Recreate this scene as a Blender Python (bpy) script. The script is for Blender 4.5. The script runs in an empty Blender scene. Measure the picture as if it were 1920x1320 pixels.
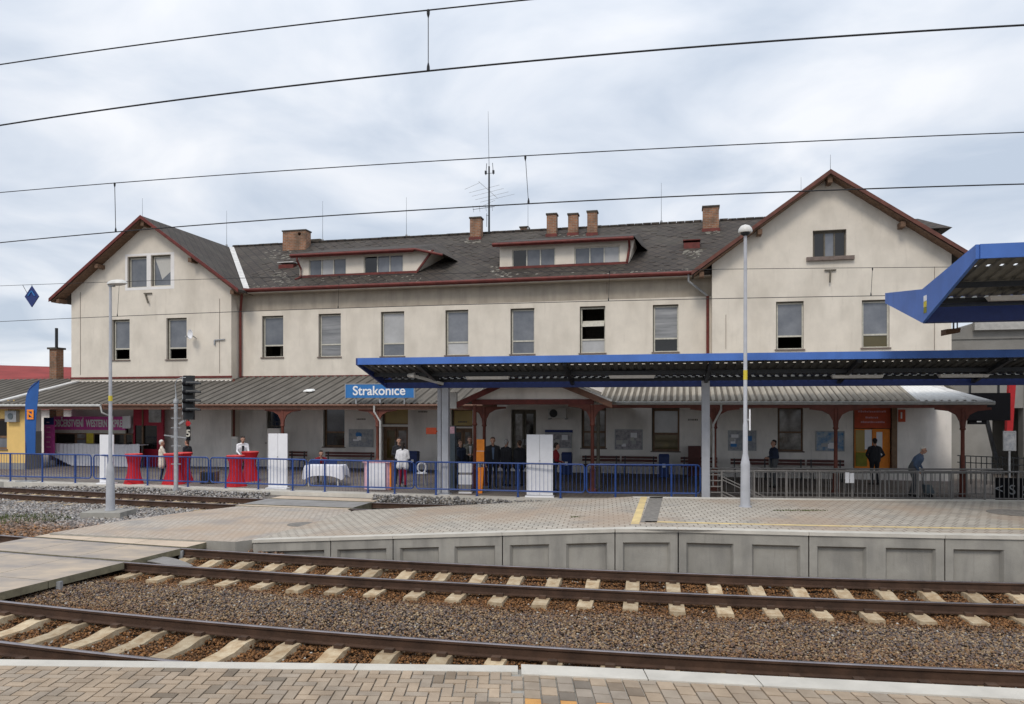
import bpy, math, random
import numpy as np
from mathutils import Vector, Matrix
from mathutils.geometry import tessellate_polygon
random.seed(7); rng = np.random.default_rng(7)
S = bpy.context.scene
COL = S.collection
# ------------------------------------------------------------ camera, sky, sun, exposure
F = 1400.0; HZ = 765.0; CAMZ = 3.0
cd = bpy.data.cameras.new('camera'); cam = bpy.data.objects.new('camera', cd); COL.objects.link(cam)
cam.location = (0, 0, CAMZ); cam.rotation_euler = (math.radians(90), 0, 0)
cd.sensor_width = 36; cd.lens = 36*F/1920; cd.shift_y = (HZ-660)/1920
cd.clip_start = 0.1; cd.clip_end = 3000
S.camera = cam
SUN_EL, SUN_AZ = 48, 200
w = bpy.data.worlds.new('World'); S.world = w; w.use_nodes = True
nt = w.node_tree; N = nt.nodes; Lk = nt.links; N.clear()
out = N.new('ShaderNodeOutputWorld'); bgA = N.new('ShaderNodeBackground'); bgB = N.new('ShaderNodeBackground')
mx = N.new('ShaderNodeMixShader'); mx.inputs[0].default_value = 0.9
sky = N.new('ShaderNodeTexSky'); sky.sky_type = 'NISHITA'; sky.sun_disc = False
sky.sun_elevation = math.radians(SUN_EL); sky.sun_rotation = math.radians(SUN_AZ)
Lk.new(sky.outputs[0], bgA.inputs[0]); bgA.inputs[1].default_value = 0.1
tc = N.new('ShaderNodeTexCoord'); sp = N.new('ShaderNodeSeparateXYZ'); Lk.new(tc.outputs['Generated'], sp.inputs[0])
# clouds laid on a flat ceiling: direction divided by its height
ad = N.new('ShaderNodeMath'); ad.operation = 'ADD'; ad.inputs[1].default_value = 0.22; Lk.new(sp.outputs[2], ad.inputs[0])
dx = N.new('ShaderNodeMath'); dx.operation = 'DIVIDE'; Lk.new(sp.outputs[0], dx.inputs[0]); Lk.new(ad.outputs[0], dx.inputs[1])
dy = N.new('ShaderNodeMath'); dy.operation = 'DIVIDE'; Lk.new(sp.outputs[1], dy.inputs[0]); Lk.new(ad.outputs[0], dy.inputs[1])
cb = N.new('ShaderNodeCombineXYZ'); Lk.new(dx.outputs[0], cb.inputs[0]); Lk.new(dy.outputs[0], cb.inputs[1])
no = N.new('ShaderNodeTexNoise'); no.inputs['Scale'].default_value = 2.1; no.inputs['Detail'].default_value = 6; no.inputs['Roughness'].default_value = 0.5
no.inputs['Distortion'].default_value = 0.4
Lk.new(cb.outputs[0], no.inputs['Vector'])
rp = N.new('ShaderNodeValToRGB'); Lk.new(no.outputs[0], rp.inputs[0])
e = rp.color_ramp.elements
e[0].position = 0.34; e[0].color = (0.52, 0.59, 0.695, 1)
e[1].position = 0.67; e[1].color = (0.88, 0.895, 0.93, 1)
m_ = e.new(0.5); m_.color = (0.69, 0.74, 0.82, 1)
zr = N.new('ShaderNodeMapRange'); zr.inputs['From Min'].default_value = -0.05; zr.inputs['From Max'].default_value = 1.0
zr.inputs['To Min'].default_value = 1.06; zr.inputs['To Max'].default_value = 1.75
zp = N.new('ShaderNodeMath'); zp.operation = 'POWER'; zp.inputs[1].default_value = 2.0
za = N.new('ShaderNodeMath'); za.operation = 'ABSOLUTE'; Lk.new(sp.outputs[2], za.inputs[0]); Lk.new(za.outputs[0], zp.inputs[0])
Lk.new(zp.outputs[0], zr.inputs['Value'])
Lk.new(rp.outputs[0], bgB.inputs[0]); Lk.new(zr.outputs[0], bgB.inputs[1])
Lk.new(bgA.outputs[0], mx.inputs[1]); Lk.new(bgB.outputs[0], mx.inputs[2]); Lk.new(mx.outputs[0], out.inputs[0])
sd = bpy.data.lights.new('sun', 'SUN'); sd.energy = 1.5; sd.angle = math.radians(16); sd.color = (1, 0.92, 0.82)
so = bpy.data.objects.new('sun', sd); COL.objects.link(so)
# light comes from behind the camera's left shoulder, high
az = math.radians(SUN_AZ); el = math.radians(SUN_EL)
dirv = Vector((math.sin(az)*math.cos(el), math.cos(az)*math.cos(el), math.sin(el)))
so.rotation_euler = dirv.to_track_quat('Z', 'Y').to_euler(); so.location = (-10, -10, 30)
S.view_settings.view_transform = 'Standard'; S.view_settings.look = 'None'; S.view_settings.exposure = 0.0; S.view_settings.gamma = 1

# ------------------------------------------------------------ materials
def mat(name, c, rough=0.7, metal=0.0, var=0.15, nscale=6.0, bump=0.0, bscale=40.0, c2=None, spec=0.4, streak=None, attr=False, stretch=None, objrand=0.0):
    m = bpy.data.materials.new(name); m.use_nodes = True
    t = m.node_tree; n = t.nodes; l = t.links; b = n['Principled BSDF']
    b.inputs['Roughness'].default_value = rough; b.inputs['Metallic'].default_value = metal
    b.inputs['Specular IOR Level'].default_value = spec
    tcn = n.new('ShaderNodeTexCoord'); src = tcn.outputs['Object']
    if stretch:
        mp = n.new('ShaderNodeMapping'); mp.inputs['Scale'].default_value = stretch; l.new(src, mp.inputs[0]); nsrc = mp.outputs[0]
    else: nsrc = src
    nz = n.new('ShaderNodeTexNoise'); nz.inputs['Scale'].default_value = nscale; nz.inputs['Detail'].default_value = 6; nz.inputs['Roughness'].default_value = 0.62
    l.new(nsrc, nz.inputs['Vector'])
    cr = n.new('ShaderNodeValToRGB'); l.new(nz.outputs[0], cr.inputs[0])
    a = c2 if c2 else tuple(v*(1-var) for v in c); bb = c if c2 else tuple(min(1, v*(1+var)) for v in c)
    cr.color_ramp.elements[0].position = 0.33; cr.color_ramp.elements[1].position = 0.67
    cr.color_ramp.elements[0].color = (*a, 1); cr.color_ramp.elements[1].color = (*bb, 1)
    col = cr.outputs[0]
    if streak:   # dirt streaks running down: (colour, amount, scale x, scale z)
        sc_, am, sx, sz = streak
        mp2 = n.new('ShaderNodeMapping'); mp2.inputs['Scale'].default_value = (sx, sx, sz); l.new(src, mp2.inputs[0])
        n2 = n.new('ShaderNodeTexNoise'); n2.inputs['Scale'].default_value = 1; n2.inputs['Detail'].default_value = 5; l.new(mp2.outputs[0], n2.inputs['Vector'])
        r2 = n.new('ShaderNodeMapRange'); r2.inputs['From Min'].default_value = 0.48; r2.inputs['From Max'].default_value = 0.75; r2.inputs['To Max'].default_value = am
        l.new(n2.outputs[0], r2.inputs['Value'])
        mxn = n.new('ShaderNodeMix'); mxn.data_type = 'RGBA'; l.new(r2.outputs[0], mxn.inputs[0]); l.new(col, mxn.inputs[6]); mxn.inputs[7].default_value = (*sc_, 1)
        col = mxn.outputs[2]
        mp5 = n.new('ShaderNodeMapping'); mp5.inputs['Scale'].default_value = (sx*5, sx*5, sz*1.6); l.new(src, mp5.inputs[0])
        n5 = n.new('ShaderNodeTexNoise'); n5.inputs['Scale'].default_value = 1; n5.inputs['Detail'].default_value = 8; n5.inputs['Roughness'].default_value = 0.7; l.new(mp5.outputs[0], n5.inputs['Vector'])
        r5 = n.new('ShaderNodeMapRange'); r5.inputs['From Min'].default_value = 0.56; r5.inputs['From Max'].default_value = 0.72; r5.inputs['To Max'].default_value = am*0.6
        l.new(n5.outputs[0], r5.inputs['Value'])
        mx5 = n.new('ShaderNodeMix'); mx5.data_type = 'RGBA'; l.new(r5.outputs[0], mx5.inputs[0]); l.new(col, mx5.inputs[6]); mx5.inputs[7].default_value = (*sc_, 1)
        col = mx5.outputs[2]
    if objrand:   # each object a slightly different tone
        oi = n.new('ShaderNodeObjectInfo'); hv = n.new('ShaderNodeHueSaturation'); r4 = n.new('ShaderNodeMapRange'); r4.inputs['To Min'].default_value = 1-objrand; r4.inputs['To Max'].default_value = 1+objrand
        l.new(oi.outputs['Random'], r4.inputs['Value']); l.new(r4.outputs[0], hv.inputs['Value']); l.new(col, hv.inputs['Color']); col = hv.outputs[0]
    if attr:
        at = n.new('ShaderNodeAttribute'); at.attribute_name = 'tint'
        mm = n.new('ShaderNodeMix'); mm.data_type = 'RGBA'; mm.blend_type = 'MULTIPLY'; mm.inputs[0].default_value = 1
        l.new(col, mm.inputs[6]); l.new(at.outputs[0], mm.inputs[7]); col = mm.outputs[2]
    l.new(col, b.inputs['Base Color'])
    if bump:
        n3 = n.new('ShaderNodeTexNoise'); n3.inputs['Scale'].default_value = bscale; n3.inputs['Detail'].default_value = 4; l.new(src, n3.inputs['Vector'])
        bp = n.new('ShaderNodeBump'); bp.inputs['Strength'].default_value = bump; bp.inputs['Distance'].default_value = 0.02
        l.new(n3.outputs[0], bp.inputs['Height']); l.new(bp.outputs[0], b.inputs['Normal'])
    return m

def brick_mat(name, c1, c2, mortar, bw, bh, ms=0.01, rough=0.85, rot=(0, 0, 0), offset=0.5, stain=None, bump=0.3, swap=False, coords='Object'):
    m = bpy.data.materials.new(name); m.use_nodes = True
    t = m.node_tree; n = t.nodes; l = t.links; b = n['Principled BSDF']; b.inputs['Roughness'].default_value = rough
    b.inputs['Specular IOR Level'].default_value = 0.3
    tcn = n.new('ShaderNodeTexCoord'); src = tcn.outputs[coords]
    if swap:   # vertical faces: use x+y, z
        s_ = n.new('ShaderNodeSeparateXYZ'); l.new(src, s_.inputs[0]); a_ = n.new('ShaderNodeMath'); l.new(s_.outputs[0], a_.inputs[0]); l.new(s_.outputs[1], a_.inputs[1])
        c_ = n.new('ShaderNodeCombineXYZ'); l.new(a_.outputs[0], c_.inputs[0]); l.new(s_.outputs[2], c_.inputs[1]); vec = c_.outputs[0]
    else: vec = src
    mp = n.new('ShaderNodeMapping'); mp.inputs['Rotation'].default_value = rot; l.new(vec, mp.inputs[0])
    br = n.new('ShaderNodeTexBrick'); l.new(mp.outputs[0], br.inputs['Vector'])
    br.inputs['Scale'].default_value = 1; br.inputs['Brick Width'].default_value = bw; br.inputs['Row Height'].default_value = bh
    br.inputs['Mortar Size'].default_value = ms; br.offset = offset
    br.inputs['Color1'].default_value = (*c1, 1); br.inputs['Color2'].default_value = (*c2, 1); br.inputs['Mortar'].default_value = (*mortar, 1)
    col = br.outputs[0]
    if stain:
        for (sc_, am, scl, lo, hi) in stain:
            n2 = n.new('ShaderNodeTexNoise'); n2.inputs['Scale'].default_value = scl; n2.inputs['Detail'].default_value = 6; l.new(src, n2.inputs['Vector'])
            r2 = n.new('ShaderNodeMapRange'); r2.inputs['From Min'].default_value = lo; r2.inputs['From Max'].default_value = hi; r2.inputs['To Max'].default_value = am
            l.new(n2.outputs[0], r2.inputs['Value'])
            mxn = n.new('ShaderNodeMix'); mxn.data_type = 'RGBA'; l.new(r2.outputs[0], mxn.inputs[0]); l.new(col, mxn.inputs[6]); mxn.inputs[7].default_value = (*sc_, 1)
            col = mxn.outputs[2]
    l.new(col, b.inputs['Base Color'])
    bp = n.new('ShaderNodeBump'); bp.inputs['Strength'].default_value = bump; bp.inputs['Distance'].default_value = 0.01; bp.invert = True
    l.new(br.outputs['Fac'], bp.inputs['Height']); l.new(bp.outputs[0], b.inputs['Normal'])
    return m

M = {}
M['plaster'] = mat('plaster', (0.71, 0.65, 0.56), 0.92, var=0.07, nscale=1.1, bump=0.25, bscale=60, spec=0.2, streak=((0.42, 0.375, 0.31), 0.42, 1.1, 0.45))
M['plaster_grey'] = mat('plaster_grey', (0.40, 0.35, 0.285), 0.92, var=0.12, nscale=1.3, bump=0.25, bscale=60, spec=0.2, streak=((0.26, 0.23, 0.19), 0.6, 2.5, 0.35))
M['plaster_low'] = mat('plaster_low', (0.82, 0.78, 0.73), 0.9, var=0.08, nscale=0.9, bump=0.15, bscale=60, spec=0.2, streak=((0.36, 0.34, 0.31), 0.5, 1.2, 0.5))
M['plaster_white'] = mat('plaster_white', (0.78, 0.76, 0.74), 0.9, var=0.05, nscale=2, spec=0.2)
M['slate'] = brick_mat('slate', (0.050, 0.041, 0.035), (0.074, 0.060, 0.050), (0.024, 0.022, 0.021), 0.36, 0.36, 0.020, 0.8, rot=(0, 0, math.radians(45)), offset=0,
    stain=[((0.11, 0.10, 0.082), 0.35, 0.7, 0.5, 0.75), ((0.05, 0.05, 0.03), 0.4, 2.1, 0.55, 0.75)])
M['moss_pale'] = mat('moss_pale', (0.30, 0.28, 0.24), 0.95, c2=(0.10, 0.09, 0.07), nscale=6, bump=0.4)
M['zinc_pale'] = mat('zinc_pale', (0.60, 0.59, 0.57), 0.6, var=0.15, nscale=5)
M['rust_red'] = mat('rust_red', (0.13, 0.024, 0.018), 0.6, var=0.3, nscale=4)
M['verge_brown'] = mat('verge_brown', (0.125, 0.045, 0.032), 0.7, var=0.3, nscale=3)
M['brown_wood'] = mat('brown_wood', (0.15, 0.088, 0.055), 0.8, var=0.3, nscale=5, stretch=(1, 1, 4))
M['post_red'] = mat('post_red', (0.15, 0.045, 0.030), 0.65, var=0.25, nscale=4)
M['brick'] = brick_mat('brick', (0.36, 0.165, 0.085), (0.25, 0.115, 0.065), (0.30, 0.25, 0.20), 0.26, 0.085, 0.012, 0.9, swap=True,
    stain=[((0.10, 0.075, 0.055), 0.8, 2.4, 0.42, 0.7)])
M['cap'] = mat('cap', (0.075, 0.065, 0.052), 0.9, var=0.3, nscale=6)
M['frame_cream'] = mat('frame_cream', (0.52, 0.50, 0.43), 0.6, var=0.15, nscale=10)
M['frame_dark'] = mat('frame_dark', (0.12, 0.105, 0.08), 0.7, var=0.25, nscale=8)
M['frame_brown'] = mat('frame_brown', (0.17, 0.10, 0.055), 0.6, var=0.25, nscale=6)
M['sill'] = mat('sill', (0.17, 0.13, 0.11), 0.7, var=0.2)
def glass(name, c, rough=0.06, spec=0.6, var=0.12, c2=None, nscale=1.5): return mat(name, c, rough, var=var, nscale=nscale, spec=spec, c2=c2, objrand=0.18, stretch=(0.4, 0.4, 5) if 'slat' in name else None)
M['pane_grey'] = glass('pane_grey', (0.115, 0.125, 0.145), c2=(0.185, 0.195, 0.215))
M['pane_pale'] = glass('pane_pale', (0.40, 0.40, 0.40), 0.15)
M['pane_slat'] = glass('pane_slat', (0.34, 0.34, 0.345), 0.2, c2=(0.13, 0.135, 0.14), nscale=1)
M['pane_dark'] = glass('pane_dark', (0.012, 0.012, 0.012))
M['pane_mirror'] = glass('pane_mirror', (0.34, 0.33, 0.32), 0.08, c2=(0.06, 0.05, 0.04), nscale=1.2)
M['pane_olive'] = glass('pane_olive', (0.09, 0.07, 0.02))
M['pane_yellow'] = glass('pane_yellow', (0.40, 0.27, 0.04), 0.3)
M['curtain'] = mat('curtain', (0.50, 0.49, 0.46), 0.9, var=0.1, nscale=14, stretch=(8, 8, 0.4))
M['black'] = mat('black', (0.006, 0.006, 0.008), 0.6, spec=0.12)
M['black_metal'] = mat('black_metal', (0.018, 0.02, 0.023), 0.42, var=0.3)
M['blue'] = mat('blue', (0.066, 0.165, 0.50), 0.45, var=0.10, nscale=1.5, spec=0.4, streak=((0.03, 0.08, 0.28), 0.4, 1.2, 0.6))
M['navy'] = mat('navy', (0.018, 0.036, 0.155), 0.5, var=0.12)
M['blue_fence'] = mat('blue_fence', (0.022, 0.062, 0.23), 0.45, var=0.25, nscale=5, spec=0.4)
M['bluesign'] = mat('bluesign', (0.03, 0.17, 0.44), 0.5, var=0.08)
M['white'] = mat('white', (0.80, 0.80, 0.82), 0.6, var=0.03)
M['white_ink'] = mat('white_ink', (0.82, 0.82, 0.82), 0.6, var=0.0)
M['post_grey'] = mat('post_grey', (0.42, 0.43, 0.46), 0.5, var=0.10, nscale=3, spec=0.4)
M['galv'] = mat('galv', (0.34, 0.35, 0.36), 0.5, metal=0.25, var=0.18, nscale=5)
M['galv_rail'] = mat('galv_rail', (0.25, 0.235, 0.22), 0.55, metal=0.1, var=0.15)
M['lamp_white'] = mat('lamp_white', (0.62, 0.61, 0.58), 0.4, var=0.08)
M['yellow'] = mat('yellow', (0.62, 0.50, 0.05), 0.6)
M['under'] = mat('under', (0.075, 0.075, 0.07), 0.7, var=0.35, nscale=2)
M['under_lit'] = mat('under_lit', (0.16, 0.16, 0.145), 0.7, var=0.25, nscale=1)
M['corr_dirt_shade'] = mat('corr_dirt_shade', (0.20, 0.175, 0.14), 0.9, c2=(0.11, 0.095, 0.075), nscale=2, stretch=(1.5, 0.4, 0.5))  # darker rib faces: trough dirt, plus rib shade painted into the colour
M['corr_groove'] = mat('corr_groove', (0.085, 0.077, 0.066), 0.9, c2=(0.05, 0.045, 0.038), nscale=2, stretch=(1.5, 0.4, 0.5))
M['corr_dark'] = mat('corr_dark', (0.185, 0.168, 0.145), 0.85, c2=(0.115, 0.103, 0.088), nscale=1.4, bump=0.2, stretch=(1.5, 0.5, 0.5))
M['corr_light'] = mat('corr_light', (0.50, 0.45, 0.37), 0.8, c2=(0.33, 0.30, 0.25), nscale=1.6, stretch=(1.5, 0.4, 0.5))
M['corr_white'] = mat('corr_white', (0.80, 0.80, 0.78), 0.6, var=0.06)
M['gutter_white'] = mat('gutter_white', (0.50, 0.50, 0.48), 0.5, var=0.15)
M['gutter_brown'] = mat('gutter_brown', (0.17, 0.085, 0.055), 0.6, var=0.2)
M['rail_side'] = mat('rail_side', (0.062, 0.033, 0.020), 0.75, var=0.35, nscale=3, bump=0.2)
M['rail_top'] = mat('rail_top', (0.30, 0.27, 0.275), 0.34, metal=0.85, var=0.2, nscale=3)
M['sleeper'] = mat('sleeper', (0.53, 0.44, 0.30), 0.9, c2=(0.33, 0.225, 0.125), nscale=7, bump=0.4, objrand=0.22)
M['clip'] = mat('clip', (0.07, 0.04, 0.025), 0.8, var=0.4)
M['stone'] = mat('stone', (1, 1, 1), 0.9, var=0.2, nscale=30, attr=True, spec=0.25)
M['paver'] = mat('paver', (1, 1, 1), 0.88, c2=(0.72, 0.70, 0.68), nscale=3.5, bump=0.35, bscale=120, attr=True, spec=0.3)
M['dirt'] = mat('dirt', (0.075, 0.045, 0.026), 0.95, c2=(0.035, 0.022, 0.013), nscale=5, bump=0.8, bscale=25)
M['gravel_ground'] = mat('gravel_ground', (0.22, 0.20, 0.18), 0.95, c2=(0.09, 0.075, 0.062), nscale=22, bump=0.8, bscale=25)
M['concrete'] = mat('concrete', (0.34, 0.325, 0.29), 0.85, var=0.14, nscale=1.6, bump=0.2, bscale=50, streak=((0.17, 0.165, 0.155), 0.6, 3.0, 0.7))
M['coping'] = mat('coping', (0.54, 0.51, 0.45), 0.85, var=0.12, nscale=2.2, bump=0.15, bscale=60)
M['slab'] = mat('slab', (0.52, 0.415, 0.30), 0.55, c2=(0.25, 0.225, 0.21), nscale=1.0, bump=0.1, bscale=40, stretch=(0.8, 1.6, 1), spec=0.5)
M['slab_warm'] = mat('slab_warm', (0.56, 0.45, 0.34), 0.75, var=0.12, nscale=1.2)
M['slab_side'] = mat('slab_side', (0.20, 0.18, 0.12), 0.85, var=0.25)
M['asphalt'] = mat('asphalt', (0.27, 0.26, 0.25), 0.9, var=0.18, nscale=1.5, bump=0.2)
M['platform_pave'] = brick_mat('platform_pave', (0.50, 0.455, 0.385), (0.42, 0.38, 0.32), (0.18, 0.155, 0.13), 0.21, 0.21, 0.014, 0.85, rot=(0, 0, math.radians(7)), offset=0.5,
    stain=[((0.37, 0.275, 0.20), 0.7, 0.35, 0.46, 0.62), ((0.24, 0.23, 0.21), 0.5, 1.3, 0.52, 0.7)])
M['path_pave'] = brick_mat('path_pave', (0.55, 0.49, 0.42), (0.45, 0.40, 0.34), (0.24, 0.20, 0.165), 0.20, 0.10, 0.012, 0.85, rot=(0, 0, math.radians(35)), offset=0.5,
    stain=[((0.42, 0.31, 0.22), 0.7, 0.35, 0.46, 0.62), ((0.27, 0.26, 0.25), 0.6, 0.9, 0.52, 0.7)])
M['station_pave'] = brick_mat('station_pave', (0.23, 0.195, 0.17), (0.18, 0.15, 0.135), (0.06, 0.055, 0.05), 0.2, 0.2, 0.012, 0.8, rot=(0, 0, math.radians(-13)), offset=0.5,
    stain=[((0.24, 0.22, 0.20), 0.6, 0.5, 0.45, 0.65)])
M['tactile'] = mat('tactile', (0.72, 0.36, 0.10), 0.85, var=0.12, nscale=8)
M['yline'] = mat('yline', (0.75, 0.58, 0.27), 0.8, c2=(0.55, 0.42, 0.22), nscale=3)
M['dark_tactile'] = mat('dark_tactile', (0.20, 0.185, 0.165), 0.9, var=0.3, nscale=9)
M['grass'] = mat('grass', (0.10, 0.12, 0.03), 0.9, c2=(0.05, 0.07, 0.02), nscale=8)
M['red_cloth'] = mat('red_cloth', (0.50, 0.010, 0.018), 0.75, var=0.12, nscale=4, stretch=(3, 3, 0.3))
M['red_top'] = mat('red_top', (0.62, 0.06, 0.06), 0.7)
M['white_cloth'] = mat('white_cloth', (0.76, 0.76, 0.80), 0.85, var=0.06, nscale=5)
M['bin_blue'] = mat('bin_blue', (0.012, 0.03, 0.12), 0.5)
M['bench_wood'] = mat('bench_wood', (0.10, 0.030, 0.025), 0.6, var=0.25, nscale=4)
M['orange'] = mat('orange', (0.88, 0.27, 0.025), 0.6, var=0.1)
M['redpaint'] = mat('redpaint', (0.42, 0.016, 0.02), 0.6, var=0.1)
M['darkred'] = mat('darkred', (0.33, 0.012, 0.035), 0.6)
M['purple'] = mat('purple', (0.58, 0.08, 0.33), 0.6, var=0.15)
M['yellow_wall'] = mat('yellow_wall', (0.78, 0.53, 0.19), 0.9, var=0.08, nscale=1.2, bump=0.15)
M['red_roof'] = mat('red_roof', (0.24, 0.035, 0.032), 0.65, var=0.2, nscale=1.2, stretch=(0.4, 2, 2))
M['annex'] = mat('annex', (0.25, 0.24, 0.22), 0.8, var=0.15, nscale=1)
M['annex_trim'] = mat('annex_trim', (0.42, 0.41, 0.38), 0.7)
M['wire'] = mat('wire', (0.022, 0.022, 0.024), 0.5, metal=0.3)
M['flagblue'] = mat('flagblue', (0.022, 0.10, 0.33), 0.7, var=0.12, nscale=2)
M['pink'] = mat('pink', (0.70, 0.42, 0.48), 0.7)
M['poster'] = mat('poster', (0.42, 0.42, 0.43), 0.4, c2=(0.20, 0.22, 0.25), nscale=7)
M['poster_blue'] = mat('poster_blue', (0.42, 0.46, 0.48), 0.4, c2=(0.04, 0.17, 0.36), nscale=5)
M['poster_dark'] = mat('poster_dark', (0.46, 0.42, 0.44), 0.4, c2=(0.17, 0.17, 0.18), nscale=8)
M['olive_green'] = mat('olive_green', (0.22, 0.22, 0.02), 0.6)
M['steel_grey'] = mat('steel_grey', (0.10, 0.125, 0.14), 0.55)
M['sign_red'] = mat('sign_red', (0.50, 0.075, 0.025), 0.6)
for k_, c_ in dict(skin=(0.42, 0.24, 0.17), hair_white=(0.62, 0.60, 0.56), hair_dark=(0.025, 0.018, 0.014), hair_brown=(0.07, 0.04, 0.025), cream=(0.68, 0.62, 0.52), dark_cloth=(0.014, 0.015, 0.020),
    navy_cloth=(0.018, 0.028, 0.055), shirt_white=(0.74, 0.74, 0.76), shirt_red=(0.20, 0.008, 0.014), trousers_wine=(0.28, 0.010, 0.045), shirt_blue=(0.085, 0.125, 0.20), trousers_grey=(0.10, 0.105, 0.11), shoe=(0.012, 0.011, 0.010), vest_grey=(0.16, 0.15, 0.12), grey_hair=(0.42, 0.40, 0.38)).items():
    M[k_] = mat(k_, c_, 0.8, var=0.12, nscale=12)

# ------------------------------------------------------------ geometry helpers
class MB:
    def __init__(s): s.v = []; s.f = []; s.m = []
    def add(s, vs, fs, mi=0):
        o = len(s.v); s.v += [tuple(p) for p in vs]; s.f += [tuple(i+o for i in f) for f in fs]; s.m += [mi]*len(fs); return s
    def box(s, x0, x1, y0, y1, z0, z1, mi=0):
        return s.add([(x0,y0,z0),(x1,y0,z0),(x1,y1,z0),(x0,y1,z0),(x0,y0,z1),(x1,y0,z1),(x1,y1,z1),(x0,y1,z1)],
                     [(0,3,2,1),(4,5,6,7),(0,1,5,4),(1,2,6,5),(2,3,7,6),(3,0,4,7)], mi)
    def hexa(s, b, t, mi=0):   # bottom quad, top quad
        return s.add(list(b)+list(t), [(0,3,2,1),(4,5,6,7),(0,1,5,4),(1,2,6,5),(2,3,7,6),(3,0,4,7)], mi)
    def bar(s, a, b, w=0.05, h=None, mi=0):
        a = Vector(a); b = Vector(b); d = b-a
        if d.length < 1e-6: return s
        h = h or w; u = Vector((0,0,1)) if abs(d.normalized().z) < 0.9 else Vector((0,1,0))
        x = d.cross(u).normalized()*w/2; y = x.cross(d).normalized()*h/2
        vs = [a-x-y, a+x-y, a+x+y, a-x+y, b-x-y, b+x-y, b+x+y, b-x+y]
        return s.add(vs, [(0,3,2,1),(4,5,6,7),(0,1,5,4),(1,2,6,5),(2,3,7,6),(3,0,4,7)], mi)
    def tube(s, pts, r, n=8, mi=0, cap=True):
        pts = [Vector(p) for p in pts]; rs = r if isinstance(r, (list, tuple)) else [r]*len(pts)
        vs = []
        for i, p in enumerate(pts):
            d = (pts[min(i+1, len(pts)-1)]-pts[max(i-1, 0)]).normalized()
            u = Vector((0,0,1)) if abs(d.z) < 0.95 else Vector((0,1,0))
            x = d.cross(u).normalized(); y = x.cross(d).normalized()
            vs += [p+(x*math.cos(2*math.pi*k/n)+y*math.sin(2*math.pi*k/n))*rs[i] for k in range(n)]
        fs = [(i*n+k, i*n+(k+1)%n, (i+1)*n+(k+1)%n, (i+1)*n+k) for i in range(len(pts)-1) for k in range(n)]
        if cap: fs += [tuple(range(n))[::-1], tuple((len(pts)-1)*n+k for k in range(n))]
        return s.add(vs, fs, mi)
    def lathe(s, prof, c=(0,0,0), n=16, mi=0, ax=(1,1)):
        return s._l(prof, c, n, mi, ax)
    def _l(s, prof, c, n, mi, ax):
        vs = [(c[0]+r*ax[0]*math.cos(2*math.pi*k/n), c[1]+r*ax[1]*math.sin(2*math.pi*k/n), c[2]+z) for r, z in prof for k in range(n)]
        fs = [(i*n+k, i*n+(k+1)%n, (i+1)*n+(k+1)%n, (i+1)*n+k) for i in range(len(prof)-1) for k in range(n)]
        fs += [tuple(range(n))[::-1], tuple((len(prof)-1)*n+k for k in range(n))]
        return s.add(vs, fs, mi)
    def slab(s, poly, th, mi=0, smi=None):  # poly of 3D points (top face), extruded straight down by th
        n = len(poly); lo = [(p[0], p[1], p[2]-th) for p in poly]
        ts = tessellate_polygon([[Vector((p[0], p[1], 0)) for p in poly]])
        s.add(poly, [t for t in ts], mi); s.add(lo, [t for t in ts], mi)
        return s.add(list(poly)+lo, [(i, (i+1)%n, n+(i+1)%n, n+i) for i in range(n)], mi if smi is None else smi)
    def build(s, name, mats, parent=None, loc=None, smooth=False, rotz=0):
        me = bpy.data.meshes.new(name); me.from_pydata([tuple(p) for p in s.v], [], s.f)
        if not isinstance(mats, (list, tuple)): mats = [mats]
        for m in mats: me.materials.append(M[m] if isinstance(m, str) else m)
        if len(mats) > 1: me.polygons.foreach_set('material_index', s.m)
        import bmesh
        bm = bmesh.new(); bm.from_mesh(me); bmesh.ops.recalc_face_normals(bm, faces=bm.faces); bm.to_mesh(me); bm.free()
        if smooth:
            me.polygons.foreach_set('use_smooth', [True]*len(me.polygons))
            me.set_sharp_from_angle(angle=math.radians(40))
        me.update()
        o = bpy.data.objects.new(name, me); COL.objects.link(o)
        if parent: o.parent = parent
        if loc: o.location = loc
        o.rotation_euler.z = rotz
        return o

def tag(o, label=None, cat=None, group=None, kind=None):
    if label: o['label'] = label
    if cat: o['category'] = cat
    if group: o['group'] = group
    if kind: o['kind'] = kind
    return o
def thing(name, label, cat, loc=(0,0,0), rotz=0, group=None):
    o = bpy.data.objects.new(name, None); COL.objects.link(o); o.location = loc; o.rotation_euler.z = rotz; o.empty_display_size = 0.2
    return tag(o, label, cat, group)
def part(mb, name, mats, parent, label=None, smooth=False):
    o = mb.build(name, mats, parent, smooth=smooth)
    if label: o['label'] = label
    return o
def text(st, size, m, parent, loc, rot=(math.pi/2, 0, 0), name='lettering', ext=0.004, align='CENTER', sx=1.0, bold=0.0):
    cu = bpy.data.curves.new(name, 'FONT'); cu.body = st; cu.size = size; cu.extrude = ext; cu.align_x = align; cu.align_y = 'CENTER'; cu.offset = bold
    to = bpy.data.objects.new(name, cu); COL.objects.link(to)
    dg = bpy.context.evaluated_depsgraph_get(); dg.update()
    me = bpy.data.meshes.new_from_object(to.evaluated_get(dg)); bpy.data.objects.remove(to)
    me.materials.clear(); me.materials.append(M[m]); o = bpy.data.objects.new(name, me); COL.objects.link(o)
    o.parent = parent; o.location = loc; o.rotation_euler = rot; o.scale = (sx, 1, 1)
    return o

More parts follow.
